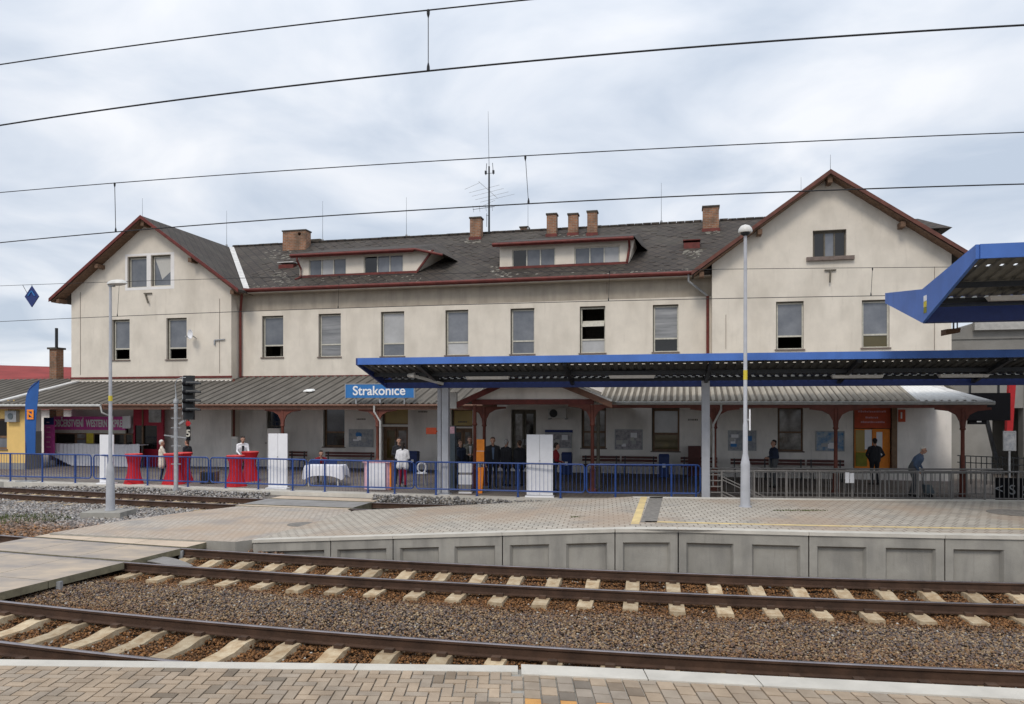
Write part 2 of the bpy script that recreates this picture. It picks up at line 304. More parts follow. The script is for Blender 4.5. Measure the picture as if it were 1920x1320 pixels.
# the station building stands turned a little: its own frame has s along the front, t into the building
TH = math.atan(0.228); CT, ST = math.cos(TH), math.sin(TH); ROT = -TH; O0 = 33.65
def BL(s, t, z=0): return Vector((CT*s+ST*t, O0-ST*s+CT*t, z))
def spx(x, t):       # position along the front for a thing seen at column x on plane t
    u = (x-960)/F; return (u*(O0+CT*t)-ST*t)/(CT+ST*u)
def pz(x, y, t):
    s = spx(x, t); Y = O0-ST*s+CT*t; return s, CAMZ+(HZ-y)*Y/F
def gp(x, Y, z=0): return Vector(((x-960)/F*Y, Y, z))
PL = 0.15            # level of the station platform
# ------------------------------------------------------------ tracks, ground, platforms
def clampx(f, a, b):
    def g(X):
        if X < a: d = (f(a+0.01)-f(a))/0.01; return f(a)+d*(X-a)
        if X > b: d = (f(b)-f(b-0.01))/0.01; return f(b)+d*(X-b)
        return f(X)
    return g
TA = clampx(lambda X: 8.70-0.206*X+0.0077*X*X, -10, 8)
TB = clampx(lambda X: 13.41-0.209*X+0.0062*X*X, -12, 12)
TC = clampx(lambda X: 21.95-0.2*X+0.0045*X*X if X < 3 else 21.95-0.6+0.0405-0.10*(X-3), -24, 40)
def nrm(f, X):
    d = (f(X+0.05)-f(X-0.05))/0.1; L = math.hypot(1, d); return (-d/L, 1/L), (1/L, d/L)
def off(f, X, o):   # point at normal offset o from centre line
    n, _ = nrm(f, X); return (X+n[0]*o, f(X)+n[1]*o)
def walk(f, X0, X1, step):
    X = X0; r = []
    while X < X1:
        r.append(X); _, t = nrm(f, X); X += step*t[0]
    return r

g = MB()
g.add([(-900,-300,-0.34),(900,-300,-0.34),(900,1500,-0.34),(-900,1500,-0.34)], [(0,1,2,3)])
tag(g.build('ground', 'gravel_ground'), kind='structure')

RP = [(-0.065,-0.165),(0.065,-0.165),(0.065,-0.150),(0.012,-0.135),(0.012,-0.045),(0.034,-0.035),(0.034,-0.006),(0.026,0),(-0.026,0),(-0.034,-0.006),(-0.034,-0.035),(-0.012,-0.045),(-0.012,-0.135),(-0.065,-0.150)]
def rail_mesh(f, X0, X1, o):
    mb = MB(); n = len(RP); xs = list(np.linspace(X0, X1, 70))
    for k, X in enumerate(xs):
        nn, _ = nrm(f, X); c = off(f, X, o)
        mb.v += [(c[0]+nn[0]*a, c[1]+nn[1]*a, z) for a, z in RP]
    for k in range(len(xs)-1):
        for j in range(n):
            mb.f.append((k*n+j, k*n+(j+1)%n, (k+1)*n+(j+1)%n, (k+1)*n+j)); mb.m.append(1 if j in (6,7,8) else 0)
    return mb
def sleeper_mb(f, X, tilt=0):
    mb = MB(); nn, tt = nrm(f, X); c = (X, f(X))
    prof = [(-1.25,-0.175),(-0.5,-0.165),(-0.25,-0.215),(0.25,-0.215),(0.5,-0.165),(1.25,-0.175)]
    vs = []
    for a, z in prof:
        for b, zz in ((-0.15,-0.40),(-0.12,z),(0.12,z),(0.15,-0.40)):
            vs.append((c[0]+nn[0]*a+tt[0]*b, c[1]+nn[1]*a+tt[1]*b, zz))
    fs = []
    for i in range(5):
        for j in range(4): fs.append((i*4+j, i*4+(j+1)%4, (i+1)*4+(j+1)%4, (i+1)*4+j))
    fs += [(0,1,2,3),(20,21,22,23)]
    mb.add(vs, fs, 0)
    for a in (-0.86, -0.63, 0.63, 0.86):
        p = Vector((c[0]+nn[0]*a, c[1]+nn[1]*a, -0.15))
        mb.bar(p-Vector((tt[0]*0.06, tt[1]*0.06, 0)), p+Vector((tt[0]*0.06, tt[1]*0.06, 0)), 0.09, 0.06, 1)
    return mb
def make_track(name, label, f, X0, X1, S0, S1, step, skip=None, phase=0):
    t = thing('railway_track', label, 'railway track', (0, 0, 0), group='tracks in front of the station')
    for o in (-0.7525, 0.7525): part(rail_mesh(f, X0, X1, o), 'rail', ['rail_side', 'rail_top'], t, smooth=True)
    for X in walk(f, S0+phase, S1, step):
        if skip and skip(X): continue
        part(sleeper_mb(f, X), 'sleeper', ['sleeper', 'clip'], t)
    return t
make_track('a', 'nearest railway track, running along the edge of the foreground platform', TA, -16, 16, -10, 8.5, 0.72)
make_track('b', 'middle railway track below the panelled edge of the island platform', TB, -22, 22, -7.0, 11.5, 0.72)
make_track('c', 'farthest railway track, just in front of the blue station fence', TC, -34, 40, -20, -8.3, 0.72, phase=0.3)

# ---- level crossing of concrete panels over the middle track
CX = lambda side, Y: (-8.35+0.33*(Y-11.9) if side else -12.6+0.27*(Y-11.9))
lc = thing('level_crossing', 'concrete slab crossing laid over the middle track at the left', 'crossing', (-10, 14, 0))
def crossing_panel(o0, o1, k0, k1, mname, drop=0.0):
    mb = MB(); P = []
    def pt(o, k):
        X = -9.8
        for _ in range(12):
            q = off(TB, X, o); xl = CX(0, q[1]); xr = CX(1, q[1]); tx = xl+(xr-xl)*k
            X += tx-q[0]
        return off(TB, X, o)
    a, b, c, d = pt(o0, k0), pt(o0, k1), pt(o1, k1), pt(o1, k0)
    poly = [(p[0]+10, p[1]-14, 0.012-drop) for p in (a, b, c, d)]
    mb.slab(poly, 0.13, 0, 1)
    return part(mb, 'slab', [mname, 'slab_side'], lc)
for (o0, o1, mn) in ((-0.67, 0.67, 'slab'), (-2.45, -0.83, 'slab'), (-3.75, -2.465, 'slab'), (0.83, 1.9, 'slab_warm')):
    for k in range(3): crossing_panel(o0, o1, k/3+0.0015, (k+1)/3-0.0015, mn)
for (x, y) in ((-7.9, 13.1), (-7.0, 15.9)):
    mb = MB(); mb.box(x+10-0.08, x+10+0.0, y-14-0.04, y-14+0.04, -0.3, -0.04)
    part(mb, 'clamp', 'galv', lc)
# flat steel drag plate beside the rail
mb = MB(); xs = np.linspace(0, 1, 8)
for i in range(7):
    a, b = xs[i], xs[i+1]
    za, zb = -0.06-0.12*a*a, -0.06-0.12*b*b
    mb.hexa([(-7.3+0.75*a, 14.95-0.3*a, za-0.02), (-7.3+0.75*b, 14.95-0.3*b, zb-0.02), (-7.2+0.75*b, 15.4-0.3*b, zb-0.02), (-7.2+0.75*a, 15.4-0.3*a, za-0.02)],
            [(-7.3+0.75*a, 14.95-0.3*a, za), (-7.3+0.75*b, 14.95-0.3*b, zb), (-7.2+0.75*b, 15.4-0.3*b, zb), (-7.2+0.75*a, 15.4-0.3*a, za)])
tag(mb.build('deflector_plate', 'galv_rail'), 'small curved steel plate lying between the rails at the crossing edge', 'metal plate')

# ---- paved path from crossing to station
path = [(-10.9,17.6,0.05),(-6.1,16.45,0.05),(-5.75,16.75,0.055),(-4.6,20.6,0.055),(-4.6,21.35,0.055),(-4.8,21.75,0.055),(-8.2,22.4,0.055),(-9.2,21.2,0.05),(-10.2,19.6,0.05)]
mb = MB(); mb.slab([(p[0], p[1], p[2]) for p in path], 0.35, 0, 1)
tag(mb.build('path', ['path_pave', 'concrete']), kind='structure')
# crossing of the far track: slab strips
lc2 = thing('level_crossing', 'pale concrete slab crossing over the far track, leading to the station', 'crossing', (-6, 23.5, 0))
for (o0, o1, mn) in ((-0.67, 0.67, 'asphalt'), (-1.05, -0.83, 'slab_warm'), (0.83, 2.1, 'slab_warm')):
    mb = MB()
    q = [off(TC, -8.2, o0), off(TC, -4.6, o0), off(TC, -4.6, o1), off(TC, -8.2, o1)]
    mb.slab([(p[0]+6, p[1]-23.5, 0.02) for p in q], 0.3, 0, 1)
    part(mb, 'slab', [mn, 'slab_side'], lc2)

# ---- island platform
near = [(-5.75,16.55,0.075),(2.0,14.5,0.65)] + [(X, TB(X)+1.68/nrm(TB, X)[0][1], 0.65) for X in (4.4,6.9,9.3,11.8,14.2,16.7,21,26)]
far = [(-4.5,21.3,0.075),(3.2,19.8,0.65),(8,19.35,0.65),(13.6,19.0,0.65),(26,18.3,0.65)]
isl = MB()
def quadtop(a, b, c, d, mi=0): isl.add([a, b, c, d], [(0,1,2,3)], mi)
quadtop(near[0], near[1], far[1], far[0])
poly = near[1:]+far[:0:-1]
ts = tessellate_polygon([[Vector((p[0], p[1], 0)) for p in poly]])
isl.add(poly, [t for t in ts])
for a, b in zip(far[:-1], far[1:]): isl.add([a, b, (b[0],b[1],-0.34), (a[0],a[1],-0.34)], [(0,1,2,3)], 1)
isl.add([near[0], far[0], (far[0][0],far[0][1],-0.34), (near[0][0],near[0][1],-0.34)], [(0,1,2,3)], 1)
io = tag(isl.build('island_platform', ['platform_pave', 'concrete']), kind='structure')
def edge_panel(a, b, nrec, parent):
    a = Vector(a); b = Vector(b); d = Vector((b.x-a.x, b.y-a.y, 0)); L = d.length; d.normalize(); n = Vector((d.y, -d.x, 0))
    def P(u, z, o): k = u/L; return Vector((a.x, a.y, 0))+d*u+n*o+Vector((0,0,z))
    zt = lambda u: a.z+(b.z-a.z)*u/L
    mb = MB(); g_ = 0.012; wpier = 0.14
    us = [g_]; segs = []
    cell = (L-2*g_)/nrec
    def quad(u0, z00, z01, u1, z10, z11, o): mb.add([P(u0,z00,o), P(u1,z10,o), P(u1,z11,o), P(u0,z01,o)], [(0,1,2,3)])
    zb = -0.36
    mb.add([P(g_,zb,-0.25),P(L-g_,zb,-0.25),P(L-g_,zt(L)-0.06,-0.25),P(g_,zt(0)-0.06,-0.25),P(g_,zb,0),P(g_,zt(0)-0.06,0),P(L-g_,zb,0),P(L-g_,zt(L)-0.06,0)], [(0,4,5,3),(1,2,7,6)])
    beam = 0.26
    quad(g_, zt(0)-beam, zt(0)-0.06, L-g_, zt(L)-beam, zt(L)-0.06, 0)
    for i in range(nrec):
        u0 = g_+i*cell; u1 = u0+cell; r0 = u0+wpier+(0.03 if i else 0); r1 = u1-wpier-(0.03 if i < nrec-1 else 0); D = -0.085
        quad(u0, zb, zt(u0)-beam, r0, zb, zt(r0)-beam, 0); quad(r1, zb, zt(r1)-beam, u1, zb, zt(u1)-beam, 0)
        bb = 0.045
        mb.add([P(r0,zb,0),P(r0,zt(r0)-beam,0),P(r0+bb,zt(r0)-beam-bb,D),P(r0+bb,zb,D)], [(0,1,2,3)])
        mb.add([P(r1,zb,0),P(r1,zt(r1)-beam,0),P(r1-bb,zt(r1)-beam-bb,D),P(r1-bb,zb,D)], [(0,1,2,3)])
        mb.add([P(r0,zt(r0)-beam,0),P(r1,zt(r1)-beam,0),P(r1-bb,zt(r1)-beam-bb,D),P(r0+bb,zt(r0)-beam-bb,D)], [(0,1,2,3)])
        quad(r0+bb, zb, zt(r0)-beam-bb, r1-bb, zb, zt(r1)-beam-bb, D)
    part(mb, 'edge_panel', 'concrete', parent)
    c = MB()
    A, B = P(g_*0.3, 0, 0.03), P(L-g_*0.3, 0, 0.03); A2, B2 = P(g_*0.3, 0, -0.22), P(L-g_*0.3, 0, -0.22)
    za, zb2 = a.z+0.004, b.z+0.004
    c.hexa([A+Vector((0,0,za-0.065)), B+Vector((0,0,zb2-0.065)), B2+Vector((0,0,zb2-0.065)), A2+Vector((0,0,za-0.065))],
           [A+Vector((0,0,za)), B+Vector((0,0,zb2)), B2+Vector((0,0,zb2)), A2+Vector((0,0,za))])
    part(c, 'coping', 'coping', parent)
wallp = thing('retaining_wall', 'grey concrete panel wall with pale coping holding the island platform', 'wall', (0,0,0))
nr = near
def lerp(a, b, k): return tuple(a[i]+(b[i]-a[i])*k for i in range(3))
ks = [0, 0.30, 0.56, 0.78, 1.0]
ks = [0.0, 0.33, 0.62, 0.80, 1.0]
P0, P1 = near[0], near[1]
def ramp_at(x):  # ramp joint seen at column x
    lo, hi = 0.0, 1.0
    for _ in range(40):
        m = (lo+hi)/2; p = lerp(P0, P1, m)
        if 960+F*p[0]/p[1] < x: lo = m
        else: hi = m
    return m
jo = [0]+[ramp_at(x) for x in (620, 737, 942)]+[1]
for k, (a, b) in enumerate(zip(jo[:-1], jo[1:])):
    edge_panel(lerp(P0, P1, a), lerp(P0, P1, b), [1, 1, 2, 2][k], wallp)
xs_ = [2.0]; first = True
X = 2.0; steps = [1.25]+[2.42]*9
for st in steps:
    q0 = (X, TB(X)+1.68/nrm(TB, X)[0][1], 0.65) if X > 2.01 else near[1]
    X2 = X+st*nrm(TB, X)[1][0]; q1 = (X2, TB(X2)+1.68/nrm(TB, X2)[0][1], 0.65)
    edge_panel(q0, q1, 1 if st < 2 else 2, wallp); X = X2
# painted lines and tactile strips, each a thin sheet on the platform
def edgepar(X, d): return (X, TB(X)+1.68/nrm(TB, X)[0][1]+d, 0.654)
mb = MB(); XS = np.linspace(2.75, 25, 30)
for a, b in zip(XS[:-1], XS[1:]): mb.add([edgepar(a,0.78), edgepar(b,0.78), edgepar(b,0.93), edgepar(a,0.93)], [(0,1,2,3)])
mb.add([(2.40,15.1,0.655),(2.57,15.1,0.655),(3.57,19.7,0.655),(3.40,19.7,0.655)], [(0,1,2,3)])
tag(mb.build('platform_marking', 'yline'), kind='structure')
mb = MB(); mb.add([(2.64,15.35,0.654),(2.98,15.35,0.654),(3.98,19.7,0.654),(3.64,19.7,0.654)], [(0,1,2,3)])
tag(mb.build('tactile_paving', 'dark_tactile'), kind='structure')
mb = MB()
for a, b in zip(range(0, 12), range(1, 13)):
    pa = [lerp(near[0], far[0], k) for k in (0.025, 0)]
mb = MB()   # inner edge kerb line along the back of the platform
for a, b in zip(far[1:-1], far[2:]): mb.hexa([(a[0],a[1]-0.3,a[2]-0.1),(b[0],b[1]-0.3,b[2]-0.1),(b[0],b[1]+0.01,b[2]-0.1),(a[0],a[1]+0.01,a[2]-0.1)], [(a[0],a[1]-0.3,a[2]+0.004),(b[0],b[1]-0.3,b[2]+0.004),(b[0],b[1]+0.01,b[2]+0.004),(a[0],a[1]+0.01,a[2]+0.004)])
tag(mb.build('platform_kerb', 'coping'), kind='structure')
def manhole(p, r, label):
    mb = MB(); mb.lathe([(r, 0), (r, 0.008), (r*0.93, 0.012)], (0,0,0), 24)
    o = mb.build('manhole_cover', 'dark_tactile', loc=p); tag(o, label, 'manhole cover', 'manhole covers')
manhole(gp(566, 1400*2.94/(983-765), 0.056), 0.36, 'round grey manhole cover set in the paved path')
manhole(gp(1903, 1400*2.35/(962-765), 0.655), 0.55, 'round dark manhole cover in the island platform at the right')

# ---- foreground platform
def pavers(name, blocks, z, th=0.03):
    n = len(blocks); V = np.zeros((n, 8, 3)); C = np.zeros((n, 8, 4))
    for i, (x0, x1, y0, y1, r, c) in enumerate(blocks):
        g_ = 0.0055; dz = random.uniform(-0.0015, 0.0015)
        cs = [(x0+g_,y0+g_),(x1-g_,y0+g_),(x1-g_,y1-g_),(x0+g_,y1-g_)]
        if r is not None: cs = [r(*q) for q in cs]
        cx = sum(q[0] for q in cs)/4; cy = sum(q[1] for q in cs)/4
        for k, q in enumerate(cs): V[i,k] = (q[0],q[1],z-th); V[i,k+4] = (cx+(q[0]-cx)*0.97, cy+(q[1]-cy)*0.97, z+dz)
        C[i,:,:3] = c; C[i,:,3] = 1
    fs = np.array([(0,3,2,1),(4,5,6,7),(0,1,5,4),(1,2,6,5),(2,3,7,6),(3,0,4,7)])
    Fc = (fs[None]+np.arange(n)[:,None,None]*8).reshape(-1, 4)
    me = bpy.data.meshes.new(name); me.from_pydata(V.reshape(-1,3).tolist(), [], Fc.tolist())
    at = me.color_attributes.new('tint', 'FLOAT_COLOR', 'POINT'); at.data.foreach_set('color', C.reshape(-1))
    me.materials.append(M['paver']); o = bpy.data.objects.new(name, me); COL.objects.link(o); return o
ZP = 0.60
edgeY = lambda X: 6.945-0.035*X if X < 0.1 else 6.99-0.155*X+0.004*max(0, X-2)**2
body = MB()
pts = [(-14, edgeY(-14)), (0.1, edgeY(0.0)), (0.12, edgeY(0.12)), (2, edgeY(2)), (4, edgeY(4)), (6, edgeY(6)), (12, edgeY(6)-0.6), (12, -6), (-14, -6)]
body.slab([(p[0], p[1]-0.04, ZP-0.02) for p in pts], 1.0, 0)
tag(body.build('near_platform', 'concrete'), kind='structure')
bl = []; cw = 0.1
base = [(0.46,0.385,0.31),(0.42,0.355,0.29),(0.485,0.40,0.315),(0.39,0.345,0.295),(0.36,0.33,0.29)]
base = [(0.44,0.345,0.25),(0.41,0.325,0.24),(0.455,0.355,0.255),(0.40,0.325,0.245),(0.385,0.32,0.25)]
def tint(b, X, Y):
    c = random.choice(b); k = random.uniform(0.93, 1.06)
    v = 0.5+0.5*math.sin(X*1.3+2)*math.cos(Y*2.1)
    return tuple(q*k*(0.92+0.12*v) for q in c)
rA = lambda x, y: (x, y-0.035*x)
for i in range(-110, 8):
    for j in range(0, 80):
        k = (i+j) % 4
        x, y = i*cw, 6.79-0.0-j*cw-cw
        if k == 0: q = (x, x+2*cw, y, y+cw)
        elif k == 3: q = (x, x+cw, y-0, y+cw) if j == 0 else (x, x+cw, y, y+2*cw)
        else: continue
        if q[1] > 0.101: continue
        dark = random.random() < (0.16 if j < 3 else 0.03)
        c = tint(base, x, y)
        if dark: c = tuple(v*0.62 for v in c)
        bl.append((q[0], q[1], q[2], q[3], rA, c))
# vertical blocks in this pattern cover the cell above as well: flip index so rows grow away from the edge
rB = lambda x, y: (x, y-0.155*x+0.004*max(0, x-2)**2)
bw, bd = 0.145, 0.188
for i in range(0, 62):
    for j in range(0, 32):
        x = 0.10+i*bw; y = 6.76-j*bd-(bd/2 if i % 2 else 0); c = tint(base, x, y)
        near0 = math.hypot((x-0.3)*0.9, (y-6.4))
        if near0 < 0.48 and random.random() < 0.7: kk = random.choice((0.5,0.65,0.85)); c = tuple(v*kk for v in (0.43,0.365,0.295))
        elif random.random() < 0.12: c = tuple(v*0.65 for v in c)
        y1 = min(y, 6.76)
        if 1 <= j and 5.95 < (y-bd/2) < 6.18 : c = (0.72*random.uniform(.9,1.05), 0.36, 0.12)
        bl.append((x, x+bw, y1-bd, y1, rB, c))
    if i % 2:
        bl.append((0.10+i*bw, 0.10+(i+1)*bw, 6.76-bd/2, 6.76, rB, tint(base, 0.1+i*bw, 6.7)))
tag(pavers('near_paving', bl, ZP), kind='structure')
cp = MB()
segs = [(-13.5,-9),(-9,-5.2),(-5.2,-1.45),(-1.45,0.06)]
for a, b in segs: cp.hexa([(a+0.006,edgeY(a)-0.165,ZP-0.2),(b-0.006,edgeY(b)-0.165,ZP-0.2),(b-0.006,edgeY(b),ZP-0.2),(a+0.006,edgeY(a),ZP-0.2)], [(a+0.006,edgeY(a)-0.165,ZP+0.006),(b-0.006,edgeY(b)-0.165,ZP+0.006),(b-0.006,edgeY(b),ZP+0.006),(a+0.006,edgeY(a),ZP+0.006)])
segs = [(0.08,1.2),(1.2,2.16),(2.16,4.4),(4.4,7),(7,10)]
for a, b in segs: cp.hexa([(a+0.005,edgeY(a)-0.235,ZP-0.2),(b-0.005,edgeY(b)-0.235,ZP-0.2),(b-0.005,edgeY(b)+0.02,ZP-0.2),(a+0.005,edgeY(a)+0.02,ZP-0.2)], [(a+0.005,edgeY(a)-0.235,ZP+0.012),(b-0.005,edgeY(b)-0.235,ZP+0.012),(b-0.005,edgeY(b)+0.02,ZP+0.012),(a+0.005,edgeY(a)+0.02,ZP+0.012)])
tag(cp.build('platform_edge', 'coping'), kind='structure')

# ---- station platform
FN = [(-420,31.0),(24,29.1),(279,27.5),(392,26.7),(548,25.7),(777,24.6),(893,24.05),(1050,23.45),(1310,23.15)]
FNP = [gp(x, Y) for x, Y in FN]
def fenceY(X):
    for a, b in zip(FNP[:-1], FNP[1:]):
        if X <= b.x: return a.y+(b.y-a.y)*(X-a.x)/(b.x-a.x)
    return FNP[-1].y
poly = [(p.x, p.y-0.32, PL) for p in FNP]; poly[0] = (-60, 40, PL)
poly += [(30, 22.5, PL), (40, 60, PL), (-60, 60, PL)]
mb = MB(); mb.slab(poly, 0.5, 0, 1)
tag(mb.build('station_platform', ['station_pave', 'concrete']), kind='structure')
mb = MB()
ed = [(p.x, p.y) for p in FNP[1:]]+[(30, 22.85)]
ed = [(-24, 30.9)]+ed
for a, b in zip(ed[:-1], ed[1:]): mb.hexa([(a[0],a[1]-0.34,-0.3),(b[0],b[1]-0.34,-0.3),(b[0],b[1]+0.28,-0.3),(a[0],a[1]+0.28,-0.3)], [(a[0],a[1]-0.34,PL+0.006),(b[0],b[1]-0.34,PL+0.006),(b[0],b[1]+0.28,PL+0.006),(a[0],a[1]+0.28,PL+0.006)])
tag(mb.build('station_kerb', 'coping'), kind='structure')

# ---- ballast stones: uncountable, one object per bed
def stones(name, label, pts, size, cols, zf):
    n = len(pts); ico = np.array([(1,0,0),(-1,0,0),(0,1,0),(0,-1,0),(0,0,1),(0,0,-1)], float)
    fs = np.array([(0,2,4),(2,1,4),(1,3,4),(3,0,4),(2,0,5),(1,2,5),(3,1,5),(0,3,5)])
    V = ico[None]*(1+rng.uniform(-0.3, 0.3, (n,6,1))); V = V+rng.uniform(-0.22, 0.22, (n,6,3))
    A = rng.normal(size=(n,3,3)); Q, _ = np.linalg.qr(A); V = np.einsum('nij,nkj->nki', Q, V)
    V *= (size*rng.uniform(0.55, 1.25, n))[:,None,None]
    V[:,:,2] *= 0.8
    z = zf(pts[:,0], pts[:,1])+rng.uniform(-0.012, 0.02, n)
    V += np.stack([pts[:,0], pts[:,1], z], 1)[:,None,:]
    Fc = (fs[None]+np.arange(n)[:,None,None]*6).reshape(-1, 3)
    me = bpy.data.meshes.new(name); me.vertices.add(n*6); me.vertices.foreach_set('co', V.reshape(-1).astype(np.float32))
    nf = len(Fc); me.loops.add(nf*3); me.loops.foreach_set('vertex_index', Fc.reshape(-1).astype(np.int32))
    me.polygons.add(nf); me.polygons.foreach_set('loop_start', np.arange(0, nf*3, 3, dtype=np.int32)); me.polygons.foreach_set('loop_total', np.full(nf, 3, np.int32))
    me.update(calc_edges=True); me.validate()
    at = me.color_attributes.new('tint', 'FLOAT_COLOR', 'POINT'); C = np.ones((n,6,4), np.float32); C[:,:,:3] = cols[:,None,:]
    at.data.foreach_set('color', C.reshape(-1)); me.materials.append(M['stone'])
    o = bpy.data.objects.new(name, me); COL.objects.link(o); return tag(o, label, 'gravel', kind='stuff')
TAv = np.vectorize(TA); TBv = np.vectorize(TB); TCv = np.vectorize(TC); eYv = np.vectorize(edgeY)
def bed(x0, x1, y0, y1, dens):
    n = int((x1-x0)*(y1-y0)*dens); return np.stack([rng.uniform(x0, x1, n), rng.uniform(y0, y1, n)], 1)
P = np.concatenate([bed(-13, 12, 6.4, 10.5, 1550), bed(-14, 15, 10.5, 17.2, 1150)])
X, Y = P[:,0], P[:,1]
vis = (np.abs(X) < Y*0.72+1.6)
ok = vis & (Y > eYv(X)+0.0) & (Y < np.minimum(TBv(X)+1.72, 17.0))
cr_ = (Y > 11.0) & (X < -8.35+0.33*(Y-11.9)-0.3) & (X > -12.6+0.27*(Y-11.9)+0.3) & (Y < TBv(X)+1.9) & (Y > TBv(X)-3.9)
ok &= ~cr_
P = P[ok]; X, Y = P[:,0], P[:,1]
dA = np.abs(Y-TAv(X))*0.975; dB = np.abs(Y-TBv(X))*0.975; d = np.minimum(dA, dB)
rust = np.clip((1.65-d)/0.5, 0, 1)*0.85+0.20
rust = np.clip(rust+0.12*np.sin(X*0.9+Y*1.7)+rng.normal(0, 0.16, len(X)), 0, 1)
tan = np.array([(0.27,0.195,0.125),(0.18,0.15,0.13),(0.125,0.108,0.105),(0.38,0.29,0.185),(0.24,0.15,0.08),(0.12,0.10,0.10)])
rus = np.array([(0.20,0.094,0.036),(0.13,0.060,0.024),(0.27,0.135,0.055),(0.085,0.045,0.022)])
ct = tan[rng.integers(0, len(tan), len(X))]; crr = rus[rng.integers(0, len(rus), len(X))]
cols = ct*(1-rust[:,None])+crr*rust[:,None]; cols *= rng.uniform(0.85, 1.18, (len(X),1))*1.15
lum = rng.random(len(X)) < 0.012; cols[lum] = np.array([0.5,0.47,0.42])*rng.uniform(0.8,1.1,(lum.sum(),1))
def zbed(X, Y):
    dd = np.minimum(np.abs(Y-TAv(X)), np.abs(Y-TBv(X)))
    return -0.235+0.02*np.sin(X*2.3+1)*np.cos(Y*1.9)-0.03*((dd < 0.6))+0.03*np.exp(-((Y-TAv(X)-2.35)/0.8)**2)
stones('ballast_stones', 'coarse brown and grey ballast stones around the two nearer tracks', P, 0.0215, cols, zbed)
mb = MB(); mb.add([(-16,6.3,-0.29),(16,5.0,-0.29),(16,15.5,-0.29),(-16,22,-0.29)], [(0,1,2,3)])
tag(mb.build('ballast_bed', 'dirt'), kind='structure')
# left yard gravel
P = bed(-24, -5, 16.3, 30.5, 260); X, Y = P[:,0], P[:,1]
def in_poly(X, Y, poly):
    r = np.zeros(len(X), bool); n = len(poly)
    for i in range(n):
        x1, y1 = poly[i][:2]; x2, y2 = poly[(i+1)%n][:2]
        c = ((y1 > Y) != (y2 > Y)) & (X < (x2-x1)*(Y-y1)/((y2-y1) or 1e-9)+x1); r ^= c
    return r
FYv = np.vectorize(fenceY)
ok = (np.abs(X) < Y*0.72+1) & ~in_poly(X, Y, path) & (Y > TBv(X)+1.7) & (Y < FYv(X)-0.3) & ~((np.abs(Y-TCv(X)) < 1.9) & (X > -8.3))
ok &= ~((X > -5.0) & (Y < 22))
P = P[ok]; X, Y = P[:,0], P[:,1]
dB = Y-TBv(X); rust = np.clip(1.2-(dB-1.7)/2.2, 0, 0.75); dC = np.abs(Y-TCv(X)); rust = np.maximum(rust, np.clip((1.1-dC), 0, 0.8)); rust = np.clip(rust+rng.normal(0, 0.12, len(X)), 0, 1)
gr = np.array([(0.36,0.345,0.335),(0.25,0.24,0.235),(0.17,0.165,0.165),(0.45,0.43,0.41),(0.30,0.27,0.235)])
ct = gr[rng.integers(0, len(gr), len(X))]; crr = rus[rng.integers(0, len(rus), len(X))]*1.4
cols = ct*(1-rust[:,None])+crr*rust[:,None]; cols *= rng.uniform(0.7, 1.3, (len(X),1))
def zb2(X, Y): return -0.20+0.015*np.sin(X*2)*np.cos(Y*2.2)-0.04*(np.abs(Y-TCv(X)) < 0.7)+0.27*np.clip((Y-TCv(X)-0.85)/0.7, 0, 1)
stones('gravel_yard', 'grey gravel between the crossing path and the far track', P, 0.05, cols, zb2)
P = bed(-5, 3.5, 21, 26, 220); X, Y = P[:,0], P[:,1]
ok = (Y > 21.6-0.25*(X+4.5)) & (Y < FYv(X)-0.3) & ~((np.abs(Y-TCv(X)) < 0.95)) & ~((X < -4.55) & (np.abs(Y-TCv(X)) < 1.9)); P = P[ok]; X, Y = P[:,0], P[:,1]
cols = gr[rng.integers(0, len(gr), len(X))]*rng.uniform(0.6, 1.2, (len(X),1))
stones('gravel_strip', 'grey gravel strip between the far track and the blue fence', P, 0.05, cols, lambda X, Y: -0.15+0.27*np.clip((Y-TCv(X)-0.85)/0.7, 0, 1))
mb = MB(); xs = np.linspace(-30, 30, 40); vs = []
for x in xs:
    for o, z in ((0.85, -0.27), (1.5, 0.02), (3.4, 0.04)): q = off(TC, x, o); vs.append((q[0], min(q[1], fenceY(q[0])-0.2) if o > 3 else q[1], z))
mb.add(vs, [(3*i+j, 3*i+3+j, 3*i+4+j, 3*i+1+j) for i in range(39) for j in range(2)]); tag(mb.build('gravel_bank', 'gravel_ground'), kind='structure')
# weeds
def weeds(name, label, c, rx, ry, n, h, z):
    mb = MB()
    for _ in range(n):
        a = random.uniform(0, 6.28); r = math.sqrt(random.random()); x = c[0]+rx*r*math.cos(a); y = c[1]+ry*r*math.sin(a)
        b = random.uniform(0, 6.28); hh = h*random.uniform(0.4, 1.2); wd = 0.012
        mb.add([(x-wd*math.cos(b), y-wd*math.sin(b), z), (x+wd*math.cos(b), y+wd*math.sin(b), z), (x+hh*0.5*math.cos(b+1), y+hh*0.5*math.sin(b+1), z+hh)], [(0,1,2)])
    return tag(mb.build(name, 'grass'), label, 'weeds', kind='stuff')
weeds('weeds', 'patch of short weeds in the gravel by the left edge', (-14.2, 21.3), 1.6, 0.9, 900, 0.10, -0.18)
weeds('weeds', 'thin line of grass in the paving beside the right lamp post', (6.6, 17.1), 0.65, 0.10, 260, 0.025, 0.65)
weeds('weeds', 'small grass tuft in the paving near the yellow line', (1.55, 16.6), 0.25, 0.12, 200, 0.025, 0.57)
